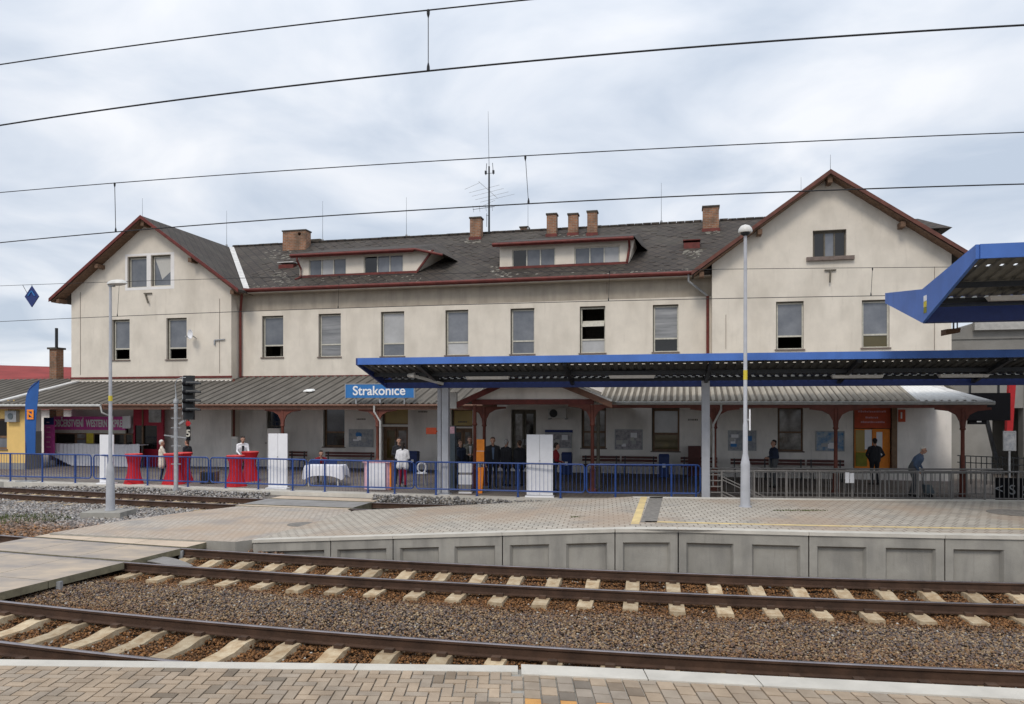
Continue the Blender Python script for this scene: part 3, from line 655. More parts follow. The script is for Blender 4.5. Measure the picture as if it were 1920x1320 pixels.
# cable trough lids and yellow plates beside the far track
for (x, y, lab) in ((117, 913, 'long yellow plate beside the far rail'), (138, 917, 'short yellow plate nearer the rail, right of the long one')):
    p = gp(x, 1400*3.1/(y-765), -0.1); mb = MB(); mb.box(-0.45 if x < 130 else -0.25, 0.5 if x < 130 else 0.28, -0.12, 0.12, -0.06, 0.03)
    tag(mb.build('cover_plate', 'yline', loc=p, rotz=-0.2), lab, 'cover plate', 'yellow plates by the far track')
for i, (x, y) in enumerate(((233, 913), (272, 914))):
    t = thing('point_motor_box', ['black low trackside box, the left one of two behind the left lamp post', 'black low trackside box, the right one of two behind the left lamp post'][i], 'trackside box', gp(x, 1400*3.1/(y-765), -0.2), -0.2, 'black trackside boxes')
    mb = MB(); mb.hexa([(-0.3,-0.15,0),(0.3,-0.15,0),(0.3,0.15,0),(-0.3,0.15,0)], [(-0.27,-0.12,0.2),(0.27,-0.12,0.2),(0.27,0.12,0.16),(-0.27,0.12,0.16)]); part(mb, 'housing', 'black_metal', t)
    mb = MB(); mb.box(-0.42,-0.3,-0.1,0.1,0,0.1); part(mb, 'bracket', 'galv', t)
# ------------------------------------------------------------ station building
BO = Vector((0, O0, 0))
bd_ = thing('station_building', 'long pale plastered two storey railway station with a gabled wing at each end', 'building', BO, ROT)
# children use local coordinates x = s, y = t
def wall_face(mb, outer, holes, t, depth, mi=0):
    loops = [[Vector((s, z, 0)) for s, z in outer]]
    for (a, b, c, d) in holes: loops.append([Vector((a, b, 0)), Vector((a, d, 0)), Vector((c, d, 0)), Vector((c, b, 0))])
    flat = [p for L in loops for p in L]
    tris = tessellate_polygon(loops)
    mb.add([(p.x, t, p.y) for p in flat], [tuple(q) for q in tris], mi)
    for (a, b, c, d) in holes:
        mb.add([(a,t,b),(c,t,b),(c,t,d),(a,t,d),(a,t+depth,b),(c,t+depth,b),(c,t+depth,d),(a,t+depth,d)], [(0,1,5,4),(1,2,6,5),(2,3,7,6),(3,0,4,7)], mi)
WT = -0.7
def rect(x0, y0, x1, y1, t):   # window rectangle seen at these columns and rows
    s0, za = pz(x0, y0, t); s1, zb = pz(x1, y1, t); Ym = O0-ST*(s0+s1)/2+CT*t
    return (s0, CAMZ+(HZ-y1)*Ym/F, s1, CAMZ+(HZ-y0)*Ym/F)
def window(r, t, kind='std', depth=0.16, sill=True, parent=None, name='window', panes=('pane_grey', 'pane_grey'), split=0.30, fm='frame_cream', thick=0.055, muntins=0, label=None, dk=True):
    s0, z0, s1, z1 = r; parent = parent or bd_
    mb = MB(); yt = t+depth; b = thick
    if dk: mb.box(s0, s1, yt-0.05, yt+0.06, z1-0.05, z1, 1); mb.box(s0, s0+0.035, yt-0.05, yt+0.06, z0, z1-0.05, 1)  # dark top and left strips: shade of the recess painted as frame colour
    top = z1-(0.05 if dk else 0); lf = s0+(0.035 if dk else 0)
    mb.box(lf, s1, yt, yt+0.07, z0, z0+b); mb.box(lf, s1, yt, yt+0.07, top-b, top)
    mb.box(lf, lf+b, yt, yt+0.07, z0+b, top-b); mb.box(s1-b, s1, yt, yt+0.07, z0+b, top-b)
    zs = z0+(z1-z0)*split if split else None
    if zs: mb.box(lf+b, s1-b, yt-0.01, yt+0.07, zs-b*0.6, zs+b*0.6)
    xs = [lf+b+(s1-b-lf-b)*k/(muntins+1) for k in range(muntins+2)]
    for q in xs[1:-1]: mb.box(q-b*0.55, q+b*0.55, yt-0.012, yt+0.07, z0+b, top-b)
    f = part(mb, name, [fm, 'frame_dark'], parent, label)
    def pane(a, zb, c, zt, m):
        if m is None: return
        mb = MB(); mb.box(a, c, yt+0.025, yt+0.035, zb, zt); part(mb, 'pane', m, f)
    if muntins:
        for k in range(muntins+1): pane(xs[k]+(b*0.55 if k else 0), z0+b, xs[k+1]-(b*0.55 if k < muntins else 0), top-b, panes[k])
    elif zs:
        pane(lf+b, zs+b*0.6, s1-b, top-b, panes[0]); pane(lf+b, z0+b, s1-b, zs-b*0.6, panes[1])
    else: pane(lf+b, z0+b, s1-b, top-b, panes[0])
    if sill:
        mb = MB(); mb.box(s0-0.05, s1+0.05, t-0.06, t+0.10, z0-0.045, z0+0.004); part(mb, 'sill', 'sill', f)
    return f
EAVE, RIDGE = 8.75, 12.40; RT0, RT1 = -0.5, 6.0
LC, RC = -18.3, 13.19; LH, RH = 4.57, 4.50
mainw = [(491,592,531,670),(597,588,639,669),(714,584,758,668),(835,581,878,666),(957,578,1002,664),(1087,574,1135,662),(1224,571,1272,660)]
mr = [rect(*q, 0.0) for q in mainw]
mk = [('pane_grey', None), ('pane_slat', 'pane_slat'), ('pane_pale', 'pane_grey'), ('pane_grey', 'pane_pale'), ('pane_grey', 'pane_grey'), (None, 'pane_pale'), ('pane_slat', 'pane_dark')]
mb = MB()
SL, SR = LC+LH, RC-RH
zfr = 7.75
wall_face(mb, [(SL, 4.35), (SR, 4.35), (SR, zfr), (SL, zfr)], mr, 0.0, 0.22, 0)
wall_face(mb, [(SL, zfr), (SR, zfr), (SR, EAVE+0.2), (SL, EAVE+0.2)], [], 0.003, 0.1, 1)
# lower storey openings under the verandah
low = dict(w1=(606,762,646,838), d1=(716,800,765,872), t1=(716,762,765,796), w2=(958,768,1005,872), w3=(1090,765,1136,840), w4=(1222,765,1274,846), dk=(500,762,527,830), d2=(846,803,886,880), t2=(846,766,886,800))
lr = {k: rect(*v, 0.0) for k, v in low.items()}
lr = {k: (v[0], max(v[1], 0.16), v[2], min(v[3], 4.3)) for k, v in lr.items()}
wall_face(mb, [(SL, 0.0), (SR, 0.0), (SR, 4.35), (SL, 4.35)], [lr[k] for k in lr], 0.0, 0.3, 2)
part(mb, 'wall', ['plaster', 'plaster_grey', 'plaster_low'], bd_)
for r, k in zip(mr, mk):
    f = window(r, 0.0, panes=k, split=0.29)
# the open, tilted sash of the sixth window
r = mr[5]
mb = MB(); s0, z0, s1, z1 = r; zm = z0+(z1-z0)*0.62
mb.hexa([(s0+0.08,0.12,zm-0.10),(s1-0.06,0.02,zm-0.10),(s1-0.06,0.05,zm-0.07),(s0+0.08,0.15,zm-0.07)], [(s0+0.08,0.30,zm+0.14),(s1-0.06,0.24,zm+0.14),(s1-0.06,0.27,zm+0.17),(s0+0.08,0.33,zm+0.17)])
part(mb, 'sash', 'frame_cream', bd_, 'open tilted window sash')
# ledge along the foot of the upper storey
mb = MB(); mb.box(LC-LH-0.03, LC+LH+0.05, WT-0.05, WT, 4.46, 4.56); mb.box(SL+0.05, SR, -0.05, 0, 4.46, 4.56); mb.box(SR, RC+RH+0.05, WT-0.05, WT, 4.46, 4.56)
part(mb, 'ledge', 'rust_red', bd_)
# gabled wings
def wing(c, h, ez, holes, lowh, side_holes=()):
    mb = MB(); sl = (RIDGE-ez)/5.3
    zt = RIDGE-0.15; zw = RIDGE-0.15-sl*h
    wall_face(mb, [(c-h, 4.35), (c+h, 4.35), (c+h, zw), (c, zt), (c-h, zw)], holes, WT, 0.22, 0)
    wall_face(mb, [(c-h, 0.0), (c+h, 0.0), (c+h, 4.35), (c-h, 4.35)], lowh, WT, 0.3, 1)
    for s_ in (c-h, c+h):
        mb.add([(s_,WT,0),(s_,12,0),(s_,12,zw),(s_,WT,zw)], [(0,1,2,3)], 0)
    return part(mb, 'gable_wall', ['plaster', 'plaster_low'], bd_)
lw = [rect(210,599,243,675,WT), rect(312,596,350,674,WT)]
la = [rect(239,481,275,539,WT), rect(283,478,320,536,WT)]
LWlow = {k: rect(*v, WT) for k, v in dict(kd=(112,800,240,852), kd2=(255,806,298,860)).items()}
wing(LC, LH, 8.55, lw+la, list(LWlow.values()))
for r, k in zip(lw, [('pane_grey', None), ('pane_grey', None)]): window(r, WT, panes=k, split=0.28)
for i, r in enumerate(la):
    window(r, WT, panes=('pane_grey',), split=None, sill=False, fm='frame_brown' if 0 else 'frame_cream')
    if i == 1:
        s0, z0, s1, z1 = r; mb = MB(); mb.add([(s0+.1, WT+0.182, z1-.12), (s1-.08, WT+0.182, z1-.12), (s1-.1, WT+0.182, z0+.75), (s0+.5, WT+0.182, z0+.35), (s0+.35, WT+0.182, z0+.8)], [(0,1,2,3,4)]); mb.add([(s0+.1, WT+0.184, z1-.12), (s1-.08, WT+0.184, z1-.12), (s1-.1, WT+0.184, z0+.75), (s0+.5, WT+0.184, z0+.35), (s0+.35, WT+0.184, z0+.8)], [(4,3,2,1,0)])
        part(mb, 'curtain', 'curtain', bd_)
mb = MB(); A = la[0]; B = la[1]; q = 0.13
for (a, b, c, d) in ((A[0]-q, A[1]-q, B[2]+q*1.6, A[1]-0.002), (A[0]-q, A[3]+0.03, B[2]+q*1.6, A[3]+q), (A[0]-q, A[1], A[0]-0.002, A[3]+0.03), (A[2]+0.002, A[1], B[0]-0.002, A[3]+0.03), (B[2]+0.002, A[1], B[2]+q*1.6, A[3]+0.03)):
    mb.box(a, c, WT-0.006, WT+0.002, b, d)
part(mb, 'window_surround', 'plaster_white', bd_)
rw = [rect(1455,565,1507,655,WT), rect(1616,562,1668,652,WT)]
ra = [rect(1524,431,1587,481,WT)]
RWlow = {k: rect(*v, WT) for k, v in dict(w5=(1458,762,1506,846), od=(1602,758,1672,880)).items()}
RWlow = {k: (v[0], max(v[1], 0.16), v[2], min(v[3], 4.3)) for k, v in RWlow.items()}
wing(RC, RH, 8.60, rw+ra, list(RWlow.values()))
window(rw[0], WT, panes=('pane_grey', None), split=0.28); window(rw[1], WT, panes=('pane_grey', 'pane_olive'), split=0.28)
window(ra[0], WT, panes=('pane_dark', 'pane_grey', 'pane_dark'), split=None, sill=False, muntins=2, fm='frame_dark', thick=0.05)
s0, z0, s1, z1 = ra[0]; mb = MB(); mb.box(s0-0.25, s1+0.28, WT-0.14, WT+0.1, z0-0.16, z0-0.01); part(mb, 'stone_sill', 'sill', bd_)
# dark floors, back and inner walls close the volume
mb = MB()
mb.box(LC-LH+0.05, RC+RH-0.05, 3.0, 3.1, 0.1, 8.3); mb.box(LC-LH+0.05, RC+RH-0.05, 0.3, 3.0, 4.2, 4.3); mb.box(SL, SR, 0.3, 3.0, 8.25, 8.3)
mb.box(LC-LH+0.3, RC+RH-0.3, 11.9, 12.0, 0, 8.5)
for s_ in np.linspace(LC-LH+0.1, RC+RH-0.1, 12): mb.box(s_-0.05, s_+0.05, 0.5, 3, 0.1, 8.2)
part(mb, 'inner_wall', 'frame_dark', bd_)

# ---- roofs
def main_z(t): return EAVE+(RIDGE-EAVE)*(t-RT0)/(RT1-RT0)
rf = MB()
th = 0.12
rf.hexa([(LC,RT0,EAVE-th),(RC,RT0,EAVE-th),(RC,RT1,RIDGE-th),(LC,RT1,RIDGE-th)], [(LC,RT0,EAVE),(RC,RT0,EAVE),(RC,RT1,RIDGE),(LC,RT1,RIDGE)])
rf.hexa([(LC,RT1,RIDGE-th),(RC,RT1,RIDGE-th),(RC,12.5,EAVE-th),(LC,12.5,EAVE-th)], [(LC,RT1,RIDGE),(RC,RT1,RIDGE),(RC,12.5,EAVE),(LC,12.5,EAVE)])
# ridge tiles
for s_ in np.arange(LC+0.3, RC-0.4, 0.42): rf.box(s_, s_+0.40, RT1-0.12, RT1+0.12, RIDGE-0.03, RIDGE+0.05+random.uniform(-0.008, 0.012))
# random lifted slates break the smooth slope
for _ in range(420):
    s_ = random.uniform(LC+4, RC-4); t_ = random.uniform(RT0+0.1, RT1-0.4); z = main_z(t_); dz = 0.56*0.28
    rf.hexa([(s_,t_,z+0.002),(s_+0.28,t_,z+0.002),(s_+0.28,t_+0.28,z+dz+0.002),(s_,t_+0.28,z+dz+0.002)], [(s_,t_,z+0.022),(s_+0.28,t_,z+0.022),(s_+0.28,t_+0.28,z+dz+0.006),(s_,t_+0.28,z+dz+0.006)], 0)
roof = part(rf, 'roof', 'slate', bd_)
def wing_roof(c, zl, zr, name, T0=-1.3):
    a = MB(); TB_ = 13.0; hl = 5.3; hr = 5.3
    for sg, ze in ((-1, zl), (1, zr)):
        e = c+sg*5.3
        a.hexa([(c,T0,RIDGE-th),(c,TB_,RIDGE-th),(e,TB_,ze-th),(e,T0,ze-th)], [(c,T0,RIDGE),(c,TB_,RIDGE),(e,TB_,ze),(e,T0,ze)])
    r = part(a, 'roof', 'slate', bd_)
    b = MB()   # soffit boards and purlin ends under the verge
    for sg, ze in ((-1, zl), (1, zr)):
        e = c+sg*5.25
        b.hexa([(c,T0+0.03,RIDGE-th-0.05),(c,WT,RIDGE-th-0.05),(e,WT,ze-th-0.05),(e,T0+0.03,ze-th-0.05)], [(c,T0+0.03,RIDGE-th-0.003),(c,WT,RIDGE-th-0.003),(e,WT,ze-th-0.003),(e,T0+0.03,ze-th-0.003)])
        for k in (0.0, 0.5, 0.93):
            x = c+sg*5.3*k; z = RIDGE+(ze-RIDGE)*k-th-0.05
            if k == 0 and sg > 0: continue
            b.box(x-0.09, x+0.09, T0+0.1, WT+0.02, z-0.24-0.06, z-0.10*(k > 0)-0.03*(k == 0))
    part(b, 'soffit', 'brown_wood', r)
    v = MB()
    for sg, ze in ((-1, zl), (1, zr)):
        e = c+sg*5.34
        v.hexa([(c,T0-0.04,RIDGE-0.15),(c,T0,RIDGE-0.15),(e,T0,ze-0.15),(e,T0-0.04,ze-0.15)], [(c,T0-0.04,RIDGE+0.02),(c,T0,RIDGE+0.02),(e,T0,ze+0.02),(e,T0-0.04,ze+0.02)])
    part(v, 'verge_board', 'rust_red' if c < 0 else 'verge_brown', r)
    return r
wing_roof(LC, 8.50, 8.62, 'l'); wing_roof(RC, 8.60, 8.62, 'r')
# valley flashing of the left wing
mb = MB()
def vpt(k): t = RT0+(RT1-RT0)*k; z = main_z(t); d = (RIDGE-z)/((RIDGE-8.62)/5.3); return (LC+d, t, z)
for k0, k1 in zip(np.linspace(0.0, 0.98, 9)[:-1], np.linspace(0, 0.98, 9)[1:]):
    a, b = vpt(k0), vpt(k1)
    mb.add([(a[0]-0.02,a[1],a[2]+0.05),(a[0]+0.30,a[1],a[2]+0.02),(b[0]+0.30,b[1],b[2]+0.02),(b[0]-0.02,b[1],b[2]+0.05)], [(0,1,2,3)])
part(mb, 'valley_flashing', 'zinc_pale', roof)
# gutters and pipes
mb = MB(); mb.tube([(LC+5.1,RT0-0.07,EAVE-0.06),(RC-5.2,RT0-0.07,EAVE-0.06)], 0.075, 8)
mb.box(LC+5.1, RC-5.1, RT0-0.02, RT0+0.02, EAVE-0.17, EAVE+0.01)
part(mb, 'gutter', 'rust_red', roof)
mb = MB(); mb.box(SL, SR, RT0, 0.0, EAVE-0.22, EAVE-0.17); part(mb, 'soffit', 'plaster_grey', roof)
mb = MB(); p = [(SL+0.42,-0.5,EAVE-0.1),(SL+0.40,-0.45,EAVE-0.35),(SL+0.12,-0.12,7.75),(SL+0.12,-0.12,4.5)]; mb.tube(p, 0.06, 8); part(mb, 'downpipe', 'rust_red', bd_)
mb = MB(); mb.tube([(SR-0.95,-0.5,EAVE-0.1),(SR-0.95,-0.45,EAVE-0.4),(SR-0.16,-0.12,7.75)], 0.05, 8); part(mb, 'downpipe', 'galv', bd_)
mb = MB(); mb.tube([(SR-0.16,-0.12,7.75),(SR-0.16,-0.12,4.5)], 0.06, 8); part(mb, 'downpipe', 'rust_red', bd_)
s_ = spx(1183, 0); 
# pale mossy weathering below hatches and along the eave (patches of debris lying on the slates)
def on_roof(x, y):   # point of the main front slope seen at this pixel
    t = 2.0
    for _ in range(40):
        s_, z = pz(x, y, t); t += 0.6*((z-main_z(t))/ (0.56+0.0)) if False else (z-main_z(t))*0.9
    s_, z = pz(x, y, t); return s_, t, main_z(t)
mb = MB()
for (x0, y0, x1, y1, n, sz) in ((510,508,542,532,26,0.08),(452,532,560,541,24,0.06),(560,516,790,528,34,0.05),(1278,468,1316,486,26,0.08),(920,500,960,520,30,0.08),(1180,505,1292,512,25,0.05),(940,511,1170,515,14,0.05),(870,448,905,456,20,0.08),(1030,440,1120,446,24,0.06),(1320,432,1350,440,16,0.08),(495,468,545,486,24,0.09)):
    for _ in range(n):
        x = random.uniform(x0, x1); y = random.uniform(y0, y1); s_, t_, z = on_roof(x, y)
        if t_ < RT0+0.05 or t_ > RT1: continue
        a = sz*random.uniform(0.4, 1.5); b = sz*random.uniform(0.3, 1.1)
        mb.add([(s_-a,t_-b,z-0.56*b+0.012),(s_+a,t_-b*0.5,z-0.28*b+0.012),(s_+a*0.6,t_+b,z+0.56*b+0.02),(s_-a*0.7,t_+b*0.8,z+0.45*b+0.012)], [(0,1,2,3)])
part(mb, 'moss_patch', 'moss_pale', roof)['kind'] = 'stuff'
# roof hatches
for (x, y, w_, h_) in ((536, 503, 0.42, 0.2), (1297, 466, 0.36, 0.28)):
    s_, t_, z = on_roof(x, y); mb = MB()
    mb.hexa([(s_-w_,t_,z-0.02),(s_+w_,t_,z-0.02),(s_+w_,t_+0.5,z+0.2),(s_-w_,t_+0.5,z+0.2)], [(s_-w_,t_,z+h_),(s_+w_,t_,z+h_),(s_+w_,t_+0.5,z+h_+0.1),(s_-w_,t_+0.5,z+h_+0.1)], 0)
    mb.box(s_-w_-0.03, s_+w_+0.03, t_-0.06, t_+0.55, z+h_+0.09, z+h_+0.13, 1)
    part(mb, 'roof_hatch', ['rust_red', 'zinc_pale' if x < 600 else 'rust_red'], roof)
# chimneys
def chimney(x0, x1, ytop, ybase, depth=0.5, hole=False):
    sa, ta, za = on_roof(x0, ybase); sb, tb, zb = on_roof(x1, ybase); t = (ta+tb)/2
    sa, ztop = pz(x0, ytop, t); sb, _ = pz(x1, ytop, t); z0 = main_z(t)-0.3
    mb = MB()
    mb.box(sa, sb, t, t+depth, z0, ztop-0.08)
    o = part(mb, 'chimney', 'brick', bd_)
    c = MB(); c.box(sa-0.04, sb+0.04, t-0.04, t+depth+0.04, ztop-0.08, ztop)
    part(c, 'chimney_cap', 'cap', o)
    f = MB(); f.box(sa-0.05, sb+0.05, t-0.06, t+0.0, main_z(t)-0.1, main_z(t)+0.12)
    part(f, 'flashing', 'rust_red', o)
    return t
chimney(881,901,407,449,0.5); chimney(1025,1043,400,443,0.45); chimney(1065,1083,400,441,0.45); chimney(1101,1119,395,441,0.45); chimney(1318,1348,386,433,0.7)
# wide chimney with a round hole right through its head
sa, t, _ = on_roof(530, 470); sb = spx(573, t); _, zt = pz(550, 431, t); z0 = main_z(t)-0.3; D = 0.6
hs, hz = pz(561, 438.5, t); hr = 0.10
mb = MB(); mb.box(sa, sb, t, t+D, z0, hz-0.2)
for tt in (t, t+D):
    q = [Vector((sa,hz-0.2,0)),Vector((sb,hz-0.2,0)),Vector((sb,zt-0.07,0)),Vector((sa,zt-0.07,0))]; c_ = [Vector((hs+hr*math.cos(-a*math.pi/6), hz+hr*math.sin(-a*math.pi/6), 0)) for a in range(12)]
    mb.add([(p.x,tt,p.y) for p in q+c_], [tuple(f) for f in tessellate_polygon([q, c_])])
mb.add([(hs+hr*math.cos(a*math.pi/6), tt, hz+hr*math.sin(a*math.pi/6)) for tt in (t, t+D) for a in range(12)], [(a,(a+1)%12,12+(a+1)%12,12+a) for a in range(12)])
mb.add([(sa,t,hz-0.2),(sa,t+D,hz-0.2),(sa,t+D,zt-0.07),(sa,t,zt-0.07),(sb,t,hz-0.2),(sb,t+D,hz-0.2),(sb,t+D,zt-0.07),(sb,t,zt-0.07)], [(0,1,2,3),(4,5,6,7)])
ch = part(mb, 'chimney', 'brick', bd_, 'wide brick chimney with a round hole')
mb = MB(); mb.box(sa-0.04, sb+0.04, t-0.04, t+D+0.04, zt-0.07, zt); part(mb, 'chimney_cap', 'cap', ch)
s_, z_ = pz(983, 427, 6.3); mb = MB(); mb.box(s_-0.2, s_+0.2, 6.2, 6.6, z_-0.8, z_-0.02); mb.box(s_-0.25, s_+0.25, 6.15, 6.65, z_-0.02, z_+0.05, 1); part(mb, 'chimney', ['brick', 'cap'], bd_)
s_, z_ = pz(590, 448, 6.2); mb = MB(); mb.hexa([(s_-0.6,6.2,z_-0.8),(s_+0.5,6.2,z_-0.8),(s_+0.5,7,z_-0.8),(s_-0.6,7,z_-0.8)], [(s_-0.5,6.2,z_),(s_+0.35,6.2,z_),(s_+0.35,7,z_),(s_-0.5,7,z_)]); part(mb, 'roof_vent', 'cap', bd_)
# dormers
def dormer(px, wins, tf=0.7, left_pipe=False):
    # px: face corners columns/rows: left bottom, right bottom, right top, left top
    P = [pz(x, y, tf) for x, y in px]
    zb = main_z(tf)-0.05; zt = (P[2][1]+P[3][1])/2
    o = [(P[0][0], zb), (P[1][0], zb), (P[2][0], zt), (P[3][0], zt)]
    holes = [rect(*q[:4], tf) for q in wins]
    mb = MB(); wall_face(mb, o, holes, tf, 0.16, 0)
    t1 = RT0+(zt-EAVE)/((RIDGE-EAVE)/(RT1-RT0))
    mb.add([(o[3][0],tf,zb-0.1),(o[3][0],tf,zt),(o[3][0],t1,zt)], [(0,1,2)]); 
    mb.add([(o[1][0],tf,zb),(o[2][0],tf,zt),(o[2][0],t1,zt)], [(0,1,2)])
    mb.box(o[0][0]+.1, o[1][0]-.1, tf+0.9, tf+0.95, zb, zt+0.0, 1)
    d = part(mb, 'dormer', ['plaster', 'frame_dark'], bd_)
    for q, r in zip(wins, holes): window(r, tf, depth=0.05, panes=q[4], split=None, sill=False, muntins=2, thick=0.05, dk=False)
    m = MB(); m.box(o[0][0]-0.02, o[1][0], tf-0.07, tf-0.002, zb+0.02, zb+0.13); part(m, 'apron_flashing', 'rust_red', d)
    return o, zb, zt, t1, d
o, zb, zt, t1, d = dormer([(562,520),(780,511),(812,474),(562,477)], [(579,485,649,517,('pane_grey','pane_pale','pane_grey')), (682,478,756,512,('pane_dark','pane_grey','pane_grey'))])
tr = 4.6; zr = main_z(tr)+0.02
a, b = o[3][0]-0.28, spx(775, 0.3); e = spx(828, 0.3)
mb = MB()
mb.hexa([(a,0.32,zt-0.02),(b,0.32,zt-0.02),(b,tr,zr-0.06),(a,tr,zr-0.06)], [(a,0.32,zt+0.08),(b,0.32,zt+0.08),(b,tr,zr),(a,tr,zr)])
mb.add([(b,0.32,zt+0.08),(e,0.5,zt-0.22),(e+0.3,1.9,main_z(1.9)+0.02),(b,tr,zr),(b,0.32,zt-0.02),(e,0.5,zt-0.30)], [(0,1,2,3),(0,4,5,1)])
part(mb, 'roof', 'slate', d)
mb = MB(); mb.tube([(a,0.25,zt-0.02),(b,0.25,zt-0.02),(b+0.08,0.27,zt-0.0),(e,0.43,zt-0.30)], 0.06, 8); mb.box(a, b, 0.30, 0.34, zt-0.12, zt+0.07)
mb.hexa([(o[1][0]-0.05,0.60,zb),(o[1][0]+0.06,0.60,zb),(o[1][0]+0.06,0.68,zb),(o[1][0]-0.05,0.68,zb)], [(o[2][0]-0.05,0.60,zt),(o[2][0]+0.06,0.60,zt),(o[2][0]+0.06,0.68,zt),(o[2][0]-0.05,0.68,zt)])
part(mb, 'gutter', 'rust_red', d)
mb = MB(); mb.tube([(a+0.35,0.3,zt-0.05),(a+0.35,0.3,zt-0.25),(o[0][0]+0.12,0.6,zt-0.6),(o[0][0]+0.12,0.6,zb+0.05),(o[0][0]-0.1,0.4,zb-0.1)], 0.045, 8); part(mb, 'downpipe', 'rust_red', d)
o, zb, zt, t1, d = dormer([(937,508),(1178,499),(1190,452),(937,458)], [(960,466,1041,501,('pane_dark','pane_grey','pane_grey')), (1077,462,1162,497,('pane_grey','pane_grey','pane_pale'))])
tr = 4.6; zr = main_z(tr)+0.02
a, b = o[3][0]-0.25, spx(1188, 0.3); e = spx(1203, 0.6)
mb = MB()
mb.hexa([(a,0.32,zt-0.02),(b,0.32,zt-0.02),(b,tr,zr-0.06),(a,tr,zr-0.06)], [(a,0.32,zt+0.08),(b,0.32,zt+0.08),(b,tr,zr),(a,tr,zr)])
mb.add([(b,0.32,zt+0.08),(e,1.0,zt-0.25),(e+0.2,2.2,main_z(2.2)+0.02),(b,tr,zr)], [(0,1,2,3)])
part(mb, 'roof', 'slate', d)
mb = MB(); mb.tube([(a,0.25,zt-0.02),(b,0.25,zt-0.02)], 0.06, 8); mb.box(a, b, 0.30, 0.34, zt-0.12, zt+0.07); part(mb, 'gutter', 'rust_red', d)
mb = MB(); mb.tube([(b-0.2,0.3,zt-0.05),(b-0.2,0.62,zt-0.35),(o[1][0]-0.05,0.62,zb+0.1)], 0.055, 8); part(mb, 'downpipe', 'rust_red', d)
# small hipped roof behind the right gable
mb = MB()
zA = 11.75; mb.add([(RC+1,5,zA),(18.1,5,zA),(19.0,3.3,10.9),(RC+1,3.3,10.9),(19.0,6.7,10.9),(RC+1,6.7,10.9)], [(0,1,2,3),(1,4,2),(0,5,4,1)])
mb.add([(RC+1,3.3,10.9),(19.0,3.3,10.9),(19.0,6.7,10.9),(RC+1,6.7,10.9)], [(0,1,2,3)])
mb.box(RC+2, 18.6, 3.6, 6.4, 8.2, 10.89)
part(mb, 'side_dormer', 'slate', bd_)
# metal wall brackets, gauge pipes
for (x, y) in ((277,553),(1557,510)):
    s_, z_ = pz(x, y, WT-0.05); mb = MB(); mb.bar((s_-0.22,WT-0.05,z_+0.08),(s_+0.22,WT-0.05,z_+0.08),0.05); mb.bar((s_-(0.15 if x < 900 else 0),WT-0.05,z_+0.08),(s_+(0.08 if x < 900 else -0.03),WT-0.12,z_-0.42),0.06); part(mb, 'wall_bracket', 'frame_dark', bd_)
s_, z_ = pz(430, 640, 0.0); mb = MB(); mb.bar((s_-0.3,-0.6-0.15,z_),(s_+0.25,-0.6-0.15,z_+0.03),0.05); mb.bar((s_-0.3,-0.75,z_),(s_-0.3,-0.75,z_-0.25),0.06); part(mb, 'wall_bracket', 'galv', bd_)
for x, y0, y1, t_ in ((151, 548, 703, WT), (1361, 590, 655, WT), (1752, 500, 656, WT), (412, 560, 700, WT), (1138, 512, 552, 0.0)):
    s_, za_ = pz(x, y0, t_); _, zb_ = pz(x, y1, t_); mb = MB(); mb.bar((s_, t_-0.012, za_), (s_, t_-0.012, zb_), 0.014); part(mb, 'cable', 'sill', bd_)
# satellite dish
s_, z_ = pz(359, 627, WT-0.35)
dt = thing('satellite_dish', 'small white satellite dish on the left gable wall beside the right window', 'satellite dish', BL(s_, WT-0.35, z_), ROT-0.35)
mb = MB(); prof = [(0.0, 0.0), (0.09, 0.012), (0.17, 0.04), (0.235, 0.08)]
n = 20; vs = []
for r_, d_ in prof[1:]:
    for k in range(n): a_ = 2*math.pi*k/n; vs.append((r_*0.9*math.cos(a_), -d_+0.0, r_*math.sin(a_)))
for r_, d_ in prof[1:]:
    for k in range(n): a_ = 2*math.pi*k/n; vs.append((r_*0.9*math.cos(a_), -d_+0.014, r_*math.sin(a_)))
fs = [tuple(range(n))]+[(i*n+k, i*n+(k+1)%n, (i+1)*n+(k+1)%n, (i+1)*n+k) for i in range(2) for k in range(n)]
fs += [tuple(3*n+q for q in range(n))]+[(3*n+i*n+k, 3*n+i*n+(k+1)%n, 3*n+(i+1)*n+(k+1)%n, 3*n+(i+1)*n+k) for i in range(2) for k in range(n)]+[(2*n+k,2*n+(k+1)%n,5*n+(k+1)%n,5*n+k) for k in range(n)]
mb.add(vs, fs); part(mb, 'reflector', 'white', dt, smooth=True)
mb = MB(); mb.bar((0,0.02,-0.05),(-0.12,0.33,-0.15),0.035); mb.bar((0,-0.05,-0.22),(0.12,-0.34,-0.14),0.02); mb.box(0.08,0.16,-0.4,-0.3,-0.17,-0.1); part(mb, 'arm', 'galv', dt)
